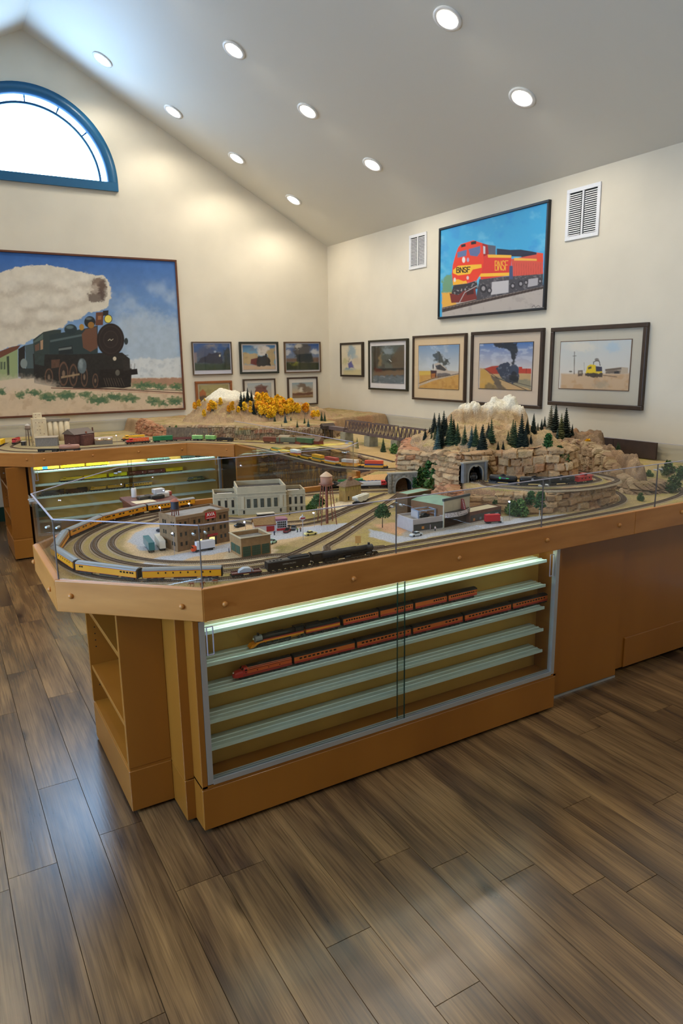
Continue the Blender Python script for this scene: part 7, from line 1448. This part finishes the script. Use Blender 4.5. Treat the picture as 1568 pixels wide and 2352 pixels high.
c.poly([(820, 1030), (1078, 1020), (1072, 1170), (1010, 1182), (800, 1170)], (38, 33, 31)); c.poly([(1000, 945), (1055, 940), (1066, 1030), (1010, 1040)], (50, 46, 44)); c.poly([(1068, 1028), (1122, 1022), (1128, 1068), (1075, 1074)], (36, 32, 32)); c.line([(1070, 1030), (1072, 985)], 1, (60, 56, 52)); c.line([(1100, 1025), (1102, 980)], 1, (60, 56, 52)); c.line([(995, 912), (1048, 912)], 1.6, (40, 36, 34)); c.ell(1032, 798, 16, 28, (48, 56, 58)); c.ell(962, 1055, 18, 24, (96, 92, 84)); c.ell(938, 940, 14, 16, (200, 190, 170))
for i in range(8): c.line([(850+i*20, 1100), (870+i*21, 1165)], 1.1, (96, 84, 74), .8)
for x, y, rx, ry in ((520, 1065, 40, 100), (600, 1075, 34, 92), (690, 1090, 28, 80), (400, 1090, 34, 70), (780, 1120, 24, 58)): c.ell(x, y, rx, ry, (104, 78, 64)); c.ell(x, y, rx*.78, ry*.84, (52, 46, 42)); c.ell(x, y, rx*.3, ry*.3, (120, 100, 84))
c.ell(672, 1000, 36, 62, (92, 104, 110)); c.ell(662, 985, 18, 40, (140, 152, 156), 2, .7); c.poly([(500, 1085), (650, 1060), (650, 1075), (500, 1102)], (150, 128, 100), .8, .9); c.poly([(420, 950), (490, 945), (485, 1010), (420, 1020)], (92, 68, 56)); c.noise(5, .28, 21, None, region=[(280, 900), (1060, 900), (1070, 1170), (300, 1160)])
c.poly([(-500, 1100), (250, 1090), (480, 1150), (430, 1190), (100, 1200), (-500, 1220)], (210, 196, 178), 10, .6, 8)
c.line([(420, 1180), (950, 1192), (1500, 1222)], 2.0, (96, 50, 40)); c.line([(600, 1178), (1500, 1200)], 1.4, (50, 42, 38)); c.line([(520, 1188), (1500, 1232)], 1.0, (170, 100, 80), .8)
for i, (x, y, rx, ry) in enumerate(((170, 1235, 34, 26), (270, 1215, 70, 20), (390, 1250, 80, 34), (540, 1240, 80, 36), (690, 1232, 56, 22), (800, 1275, 100, 34), (930, 1250, 80, 26), (1060, 1265, 80, 30), (1250, 1285, 56, 30), (1330, 1310, 40, 18), (1430, 1285, 60, 34), (1180, 1160, 100, 26), (1300, 1165, 60, 22), (1440, 1168, 60, 24), (10, 1210, 30, 30))): c.ell(x, y, rx, ry, (98, 122, 84), 2, .85, 9, i); c.ell(x+6, y+6, rx*.7, ry*.6, (62, 100, 74), 2, .8, 9, i+40)
done(c)
# ---- red diesel painting
c = framed('B', 4.43, 5.878, 2.035, 2.905, .022, (24, 24, 28), 'large painting of a red BNSF diesel locomotive in a black frame', glass=False, step=1.0); c.tf(920, 430, .3061)
c.fill((66, 164, 214)); c.noise(26, .6, 2, (116, 196, 226), .0, .5); c.noise(30, .35, 7, (52, 130, 206), .05, .5)
c.poly([(310, 905), (400, 850), (1075, 740), (1075, 920), (310, 990)], (176, 168, 162), 1.5); c.noise(10, .4, 5, (146, 138, 134), .1, .5, [(310, 900), (1075, 760), (1075, 920), (310, 990)])
c.poly([(310, 790), (390, 785), (420, 880), (310, 905)], (222, 168, 74), 1.5, 1, 2); c.poly([(312, 690), (345, 660), (390, 650), (395, 790), (312, 790)], (112, 150, 104), 2, .9, 5)
c.poly([(310, 905), (560, 845), (1075, 735), (1075, 760), (600, 870), (310, 940)], (70, 58, 54), .8); c.line([(310, 912), (1075, 742)], 1.1, (150, 136, 128))
for i in range(30): c.line([(330+i*25, 925-i*5.5), (338+i*25, 905-i*5.5)], 1.2, (44, 36, 34), .8)
c.poly([(590, 690), (1068, 640), (1068, 745), (560, 850)], (72, 70, 76), .8); c.noise(5, .35, 9, (150, 146, 150), .1, .4, [(590, 690), (1068, 640), (1068, 745), (560, 850)])
c.poly([(685, 712), (810, 698), (808, 790), (676, 808)], (186, 184, 188)); c.poly([(958, 690), (1030, 680), (1026, 735), (952, 750)], (168, 166, 172))
c.poly([(720, 460), (820, 470), (900, 468), (985, 482), (1020, 490), (1020, 525), (720, 515)], (42, 46, 66), .7); c.poly([(640, 430), (712, 440), (712, 510), (650, 505)], (88, 92, 108)); c.poly([(905, 505), (980, 500), (975, 540), (905, 545)], (36, 40, 58))
c.poly([(828, 540), (1068, 495), (1068, 650), (838, 668)], (208, 84, 70), .7); c.poly([(1020, 490), (1068, 496), (1068, 560), (1020, 560)], (222, 76, 52)); c.poly([(850, 530), (1020, 538), (1020, 552), (850, 550)], (232, 176, 74))
for i in range(12): c.line([(850+i*18, 570), (852+i*18, 660)], .7, (150, 60, 54), .6)
c.poly([(600, 420), (640, 430), (652, 505), (830, 512), (828, 662), (600, 692), (585, 560)], (214, 58, 50), .7); c.poly([(652, 505), (830, 510), (826, 530), (655, 528)], (236, 182, 66)); c.poly([(590, 648), (828, 640), (828, 664), (590, 672)], (240, 186, 60))
c.poly([(413, 500), (430, 455), (450, 428), (545, 398), (612, 420), (622, 560), (606, 640), (570, 700), (500, 722), (392, 735), (384, 650), (390, 585)], (228, 66, 44), .7); c.poly([(612, 420), (652, 432), (660, 500), (622, 520)], (160, 40, 40)); c.poly([(618, 440), (634, 445), (634, 500), (620, 500)], (200, 200, 210))
c.poly([(424, 488), (496, 468), (492, 515), (426, 530)], (96, 116, 158)); c.poly([(508, 465), (597, 440), (596, 490), (574, 520), (520, 512)], (96, 112, 156)); c.poly([(452, 432), (486, 424), (486, 444), (454, 452)], (40, 34, 40)); c.poly([(526, 410), (566, 402), (566, 425), (528, 432)], (40, 34, 40)); c.ell(472, 545, 12, 22, (226, 220, 216)); c.ell(504, 545, 9, 16, (170, 160, 190))
c.poly([(392, 622), (430, 590), (530, 582), (606, 578), (606, 604), (540, 618), (520, 650), (430, 662), (392, 645)], (238, 186, 56), .7); c.text('BNSF', 420, 642, 100, 38, (30, 24, 26), 2.2, -.05); c.poly([(392, 700), (430, 690), (470, 705), (490, 700), (500, 722), (392, 735)], (240, 176, 50)); c.ell(405, 695, 9, 16, (226, 214, 206)); c.ell(502, 680, 9, 14, (214, 196, 200))
c.text('BNSF', 708, 624, 96, 70, (238, 186, 56), 1.5, -.02)
c.poly([(395, 735), (500, 722), (570, 700), (580, 760), (470, 790), (420, 830), (380, 800)], (58, 54, 58), .7); c.noise(4, .5, 31, (190, 186, 186), .15, .4, [(395, 735), (570, 700), (580, 790), (400, 830)]); c.poly([(366, 795), (430, 810), (470, 780), (560, 755), (570, 840), (470, 862), (380, 868)], (118, 48, 44), .7); c.poly([(490, 770), (545, 755), (548, 800), (495, 810)], (70, 34, 34)); c.line([(440, 865), (480, 790), (570, 740)], 1.6, (176, 170, 170))
for x, y, r in ((620, 760, 34), (665, 775, 24), (840, 740, 24), (900, 725, 26), (940, 715, 20), (1045, 705, 18)): c.ell(x, y, r*.8, r, (52, 50, 56)); c.ell(x, y, r*.4, r*.5, (150, 146, 150))
c.poly([(815, 590), (840, 590), (842, 690), (812, 690)], (70, 84, 120)); c.line([(985, 900), (1000, 885), (1010, 903), (1030, 888), (1045, 895)], 1.0, (50, 44, 44))
done(c)
# ---- row on the right wall
c = framed('B', 7.33, 7.863, 1.438, 1.853, .024, (52, 40, 26), 'small dark-framed watercolour nearest the room corner'); c.tf(770, 740, .2041)
c.fill((226, 214, 186)); c.ell(180, 330, 40, 70, (150, 172, 184), 3, .9, 6, 2); c.ell(215, 390, 40, 30, (170, 186, 190), 3, .8, 6, 4); c.ell(250, 440, 60, 40, (214, 198, 170), 4, .8); c.ell(110, 440, 30, 40, (196, 190, 130), 3, .7, 5); c.poly([(140, 470), (180, 440), (205, 480), (200, 520), (145, 525)], (96, 96, 160), 1.5, .95, 4, 6); c.ell(165, 535, 60, 16, (110, 150, 170), 2, .8, 4); c.poly([(90, 540), (310, 525), (310, 600), (90, 600)], (206, 192, 140), 3, .8); c.line([(150, 450), (155, 410)], 1, (80, 90, 120)); c.line([(175, 435), (180, 400)], 1, (230, 230, 230)); done(c)
c = framed('B', 6.409, 7.198, 1.295, 1.865, .022, (48, 44, 28), 'dark riverside steam scene in a thin dark frame', (228, 222, 220), (.035, .045, .06, .045)); c.tf(770, 740, .2041)
c.fill((96, 100, 92)); c.noise(10, .7, 3, (66, 64, 58), .0, .4); c.poly([(430, 290), (500, 270), (480, 520), (430, 520)], (74, 62, 48), 3, .8, 5); c.poly([(620, 420), (700, 290), (780, 260), (780, 520), (640, 520)], (96, 84, 68), 2, .9, 4); c.ell(590, 320, 60, 40, (138, 152, 158), 4, .8, 6); c.poly([(480, 380), (520, 350), (515, 480), (490, 490)], (150, 124, 84), 3, .7, 4); c.poly([(430, 520), (780, 515), (780, 545), (430, 555)], (50, 48, 44), 1.5, .9); c.poly([(430, 545), (780, 540), (780, 600), (430, 610)], (126, 98, 70), 3, .8, 5); c.poly([(430, 605), (780, 595), (780, 710), (430, 700)], (106, 116, 122), 2, .9, 4); c.noise(7, .6, 8, (66, 76, 80), .1, .5, [(430, 605), (780, 595), (780, 710), (430, 700)], 3); c.noise(6, .5, 18, (190, 196, 200), .25, .5, [(430, 610), (780, 600), (780, 710), (430, 700)], 3); c.poly([(435, 510), (470, 520), (530, 530), (525, 560), (450, 565)], (98, 56, 46), 1, .9, 2); c.line([(605, 420), (628, 445)], 1.4, (210, 214, 214)); done(c)
c = framed('B', 5.435, 6.311, 1.214, 1.885, .022, (66, 50, 38), 'watercolour of a streamlined steam train crossing yellow fields', (222, 196, 158), (.082, .082, .105, .085), liner=(120, 96, 72)); c.tf(770, 740, .2041)
c.grad(260, (126, 156, 190), 560, (206, 208, 204)); c.noise(16, .5, 3, (196, 204, 210), .0, .4); c.poly([(940, 548), (1400, 560), (1400, 820), (940, 800)], (206, 160, 90), 2); c.noise(8, .5, 4, (176, 124, 58), .0, .4, [(940, 620), (1400, 590), (1400, 820), (940, 800)]); c.poly([(940, 552), (1080, 548), (1080, 590), (940, 600)], (218, 184, 88), 2)
c.poly([(1100, 370), (1150, 330), (1195, 370), (1215, 420), (1275, 400), (1265, 470), (1235, 505), (1170, 470), (1110, 440)], (70, 76, 74), 2.5, .95, 8, 3); c.poly([(1110, 470), (1160, 455), (1215, 490), (1270, 545), (1400, 560), (1400, 580), (1290, 600), (1150, 610), (1090, 590)], (196, 182, 168), 1); c.poly([(1125, 490), (1180, 475), (1250, 535), (1230, 550), (1140, 530)], (58, 60, 66), 1, .95); c.ell(1105, 520, 20, 40, (214, 212, 204)); c.poly([(1070, 540), (1140, 545), (1135, 620), (1075, 630)], (70, 44, 50), 1); c.poly([(1080, 580), (1125, 575), (1120, 630), (1080, 635)], (190, 120, 60), 1, .8); c.ell(1100, 500, 8, 30, (50, 46, 50)); c.poly([(1140, 575), (1290, 575), (1290, 600), (1150, 630)], (72, 72, 84), 1, .8, 2); c.poly([(940, 700), (1100, 640), (1400, 575), (1400, 585), (1110, 655), (940, 720)], (190, 176, 156), 1); c.line([(940, 690), (1100, 632), (1400, 578)], 1.5, (90, 78, 78)); done(c)
c = framed('B', 4.429, 5.358, 1.203, 1.889, .030, (58, 44, 34), 'watercolour of a black freight engine with tall dark smoke', (210, 192, 172), (.09, .09, .13, .085), liner=(84, 70, 60)); c.tf(1070, 730, .2742)
c.grad(200, (70, 120, 186), 430, (206, 200, 200)); c.noise(14, .5, 3, (200, 208, 220), .0, .4, None, 6); c.poly([(230, 205), (435, 205), (425, 280), (408, 400), (388, 400), (380, 300), (320, 250), (240, 240)], (48, 52, 58), 2, .95, 5, 4); c.poly([(115, 420), (150, 425), (545, 440), (545, 680), (110, 660)], (196, 164, 120), 1.5)
c.poly([(155, 425), (215, 405), (275, 400), (275, 470), (200, 470)], (176, 74, 60), .8); c.poly([(440, 410), (470, 410), (470, 425), (545, 425), (545, 468), (440, 465)], (190, 70, 58), .8); c.line([(505, 425), (505, 465)], 1, (110, 44, 40))
c.poly([(118, 450), (150, 430), (200, 480), (250, 580), (240, 620), (115, 640)], (200, 160, 86), 1.5, .95, 3); c.poly([(160, 560), (200, 540), (300, 620), (320, 660), (160, 650)], (110, 98, 76), 3, .8, 5); c.poly([(200, 480), (260, 490), (300, 560), (380, 640), (320, 640), (250, 580)], (70, 70, 74), 2, .8, 3); c.poly([(250, 500), (545, 520), (545, 600), (400, 560)], (132, 136, 120), 2, .8, 3)
c.poly([(250, 430), (290, 385), (350, 370), (370, 380), (370, 400), (420, 395), (440, 430), (445, 510), (400, 550), (330, 530), (280, 490)], (66, 74, 92), 1, 1, 3); c.noise(5, .5, 8, (130, 140, 156), .15, .45, [(260, 400), (440, 400), (440, 540), (280, 500)]); c.ell(405, 440, 36, 50, (70, 80, 100), 1, .9, 2); c.ell(400, 470, 24, 26, (44, 50, 60), 1, .9, 2); c.poly([(360, 480), (440, 490), (430, 545), (370, 535)], (44, 48, 56), 1, .9, 3); c.line([(250, 500), (400, 560), (540, 620)], 1.6, (60, 56, 58)); c.line([(300, 500), (430, 545), (545, 575)], 1.4, (80, 78, 78)); c.line([(150, 425), (260, 500)], 1.2, (90, 84, 80)); done(c)
c = framed('B', 3.417, 4.344, 1.246, 1.884, .034, (62, 48, 38), 'pale watercolour of a yellow diesel in a desert yard', (200, 194, 178), (.075, .10, .11, .085), liner=(110, 84, 66)); c.tf(1070, 730, .2742)
c.grad(180, (198, 206, 208), 460, (216, 212, 204)); c.ell(1230, 250, 60, 40, (176, 200, 216), 6, .8, 8, 3); c.ell(960, 240, 120, 40, (226, 220, 206), 6, .8, 8, 4); c.poly([(795, 468), (1370, 465), (1370, 660), (790, 640)], (204, 176, 144), 3); c.noise(12, .5, 5, (190, 150, 108), .0, .4, [(795, 470), (1370, 470), (1370, 660), (790, 640)]); c.ell(1130, 560, 60, 30, (170, 158, 136), 5, .7, 6)
c.line([(905, 470), (908, 285)], 1.6, (110, 100, 92)); c.line([(895, 320), (922, 318)], 1.2, (100, 92, 86)); c.line([(988, 440), (989, 375)], .8, (130, 120, 110)); c.ell(875, 450, 14, 7, (120, 116, 104)); c.poly([(935, 442), (975, 438), (975, 490), (938, 492)], (84, 70, 62), 1, .9, 2); c.poly([(945, 450), (968, 448), (968, 465), (945, 468)], (170, 160, 146))
c.line([(1065, 400), (1068, 370), (1090, 360), (1115, 362), (1122, 400)], 1.8, (70, 64, 62)); c.ell(1095, 350, 18, 12, (96, 88, 84), 1, .8); c.poly([(1000, 465), (1015, 405), (1040, 390), (1085, 395), (1088, 470)], (232, 200, 50), .8); c.poly([(1085, 405), (1138, 410), (1140, 455), (1088, 460)], (56, 60, 84), .8); c.poly([(1088, 450), (1140, 448), (1140, 465), (1088, 470)], (226, 196, 60)); c.poly([(995, 462), (1145, 465), (1140, 500), (1050, 500), (1000, 485)], (62, 56, 54), 1, .95, 3); c.poly([(1020, 415), (1050, 405), (1050, 425), (1022, 432)], (90, 84, 60))
c.poly([(1165, 430), (1300, 412), (1358, 418), (1355, 465), (1300, 470), (1165, 465)], (188, 172, 152), 1); c.poly([(1165, 430), (1300, 416), (1300, 432), (1165, 446)], (110, 96, 86), 1); c.poly([(1170, 446), (1295, 438), (1290, 468), (1170, 464)], (112, 100, 90), 1, .9, 2); c.poly([(1240, 450), (1280, 445), (1280, 468), (1240, 468)], (60, 60, 66)); c.line([(1140, 480), (1260, 495)], 2, (110, 92, 80), .8); done(c)
# ---- six prints on the back wall
Tf = (420, 760, .2168)
c = framed('A', 2.742, 3.239, 1.491, 1.879, .012, (84, 66, 46), 'framed print of a dark night train, upper left of six', (214, 214, 226), (.012, .012, .045, .012)); c.tf(*Tf)
c.grad(120, (58, 96, 160), 430, (84, 92, 70)); c.noise(9, .5, 3, (128, 130, 134), .0, .5); c.ell(290, 160, 60, 20, (160, 150, 140), 3, .7, 5); c.ell(240, 240, 90, 70, (86, 90, 112), 5, .7, 5); c.poly([(95, 230), (145, 230), (145, 340), (95, 330)], (150, 130, 130), 2, .8); c.poly([(220, 270), (300, 240), (400, 230), (420, 350), (280, 350), (150, 330)], (56, 54, 66), 2, .9, 4); c.ell(390, 262, 9, 12, (226, 220, 196)); c.ell(340, 220, 10, 8, (200, 210, 220), 2); c.poly([(105, 345), (515, 350), (515, 425), (105, 425)], (58, 72, 50), 3, .8); c.poly([(430, 200), (515, 180), (515, 380), (430, 390)], (52, 56, 44), 3, .8, 5); done(c)
c = framed('A', 3.338, 3.86, 1.493, 1.878, .024, (38, 42, 34), 'framed desert canyon train print in a dark frame, upper middle of six', (224, 216, 210), (.02, .02, .028, .018)); c.tf(*Tf)
c.grad(150, (60, 110, 160), 240, (120, 160, 186)); c.ell(850, 200, 60, 60, (214, 206, 198), 3, .95, 6); c.ell(790, 160, 50, 20, (200, 206, 210), 3, .8, 4); c.poly([(630, 235), (780, 230), (800, 300), (720, 350), (630, 360)], (188, 166, 126), 2, 1, 5); c.poly([(890, 210), (975, 180), (975, 360), (900, 360)], (176, 156, 118), 2, 1, 6); c.noise(6, .3, 4, (130, 112, 84), .1, .5); c.poly([(630, 360), (980, 370), (980, 415), (630, 420)], (198, 172, 144), 2); c.poly([(720, 300), (790, 285), (790, 370), (715, 350)], (110, 56, 50), 1); c.poly([(785, 275), (880, 260), (920, 300), (930, 370), (860, 378), (785, 370)], (58, 54, 52), 1, 1, 3); c.poly([(870, 240), (888, 240), (888, 280), (872, 280)], (50, 46, 46)); done(c)
c = framed('A', 3.941, 4.462, 1.491, 1.878, .014, (92, 68, 46), 'framed print of an engine under tall smoke, upper right of six', (218, 214, 214), (.012, .012, .02, .012)); c.tf(*Tf)
c.grad(120, (46, 90, 160), 330, (130, 140, 150)); c.ell(1115, 160, 50, 18, (190, 200, 210), 3, .8, 4); c.ell(1395, 225, 50, 25, (206, 206, 206), 3, .8, 4); c.ell(1110, 230, 30, 25, (206, 206, 206), 3, .8, 4); c.poly([(1190, 140), (1340, 130), (1345, 240), (1280, 270), (1200, 290), (1160, 220)], (88, 84, 80), 3, .95, 6); c.ell(1215, 160, 40, 30, (206, 200, 190), 3, .9, 5); c.poly([(1075, 295), (1440, 280), (1440, 335), (1075, 330)], (122, 92, 70), 3, .9); c.poly([(1200, 250), (1360, 240), (1380, 330), (1210, 335)], (44, 52, 56), 2, 1, 3); c.poly([(1075, 330), (1440, 335), (1440, 415), (1075, 415)], (62, 66, 46), 2); c.ell(1185, 350, 40, 12, (150, 150, 60), 2, .7, 5); c.noise(8, .4, 4, (40, 44, 38), .1, .5, [(1075, 340), (1440, 340), (1440, 415), (1075, 415)]); done(c)
c = framed('A', 2.757, 3.221, 1.05, 1.42, .028, (138, 82, 44), 'orange-framed print behind the snowy peak, lower left of six', (206, 192, 160), (.018, .018, .03, .018)); c.tf(*Tf)
c.fill((176, 164, 112)); c.noise(9, .5, 3, (140, 130, 84), .0, .5); c.poly([(165, 660), (210, 615), (245, 655), (245, 720), (165, 720)], (176, 110, 70), 1); c.poly([(160, 690), (290, 680), (480, 700), (480, 900), (160, 900)], (96, 84, 70), 2, .9, 4); done(c)
c = framed('A', 3.368, 3.803, 1.06, 1.43, .016, (70, 52, 38), 'brown-toned print of a locomotive front, lower middle of six', (220, 214, 204), (.04, .04, .05, .035)); c.tf(*Tf)
c.grad(570, (176, 186, 190), 720, (190, 170, 150)); c.poly([(760, 590), (890, 580), (890, 700), (760, 700)], (126, 84, 76), 1.5, 1, 4); c.ell(830, 590, 60, 20, (120, 90, 84), 2, .9, 4); c.noise(6, .4, 4, (90, 60, 56), .1, .4, [(760, 580), (890, 580), (890, 720), (760, 720)]); done(c)
c = framed('A', 3.974, 4.407, 1.082, 1.436, .018, (62, 44, 34), 'brown-toned print of a smoking train, lower right of six', (228, 224, 218), (.045, .05, .075, .05)); c.tf(*Tf)
c.grad(550, (150, 170, 180), 650, (196, 176, 146)); c.ell(1260, 590, 50, 40, (116, 92, 74), 3, .9, 5); c.ell(1310, 620, 50, 35, (126, 104, 86), 3, .9, 5); c.ell(1250, 625, 20, 24, (226, 220, 206), 2, .9, 4); c.poly([(1155, 660), (1375, 650), (1375, 680), (1155, 690)], (112, 72, 54), 1.5, 1, 2); c.poly([(1155, 685), (1375, 680), (1375, 715), (1155, 715)], (142, 112, 76), 2); done(c)
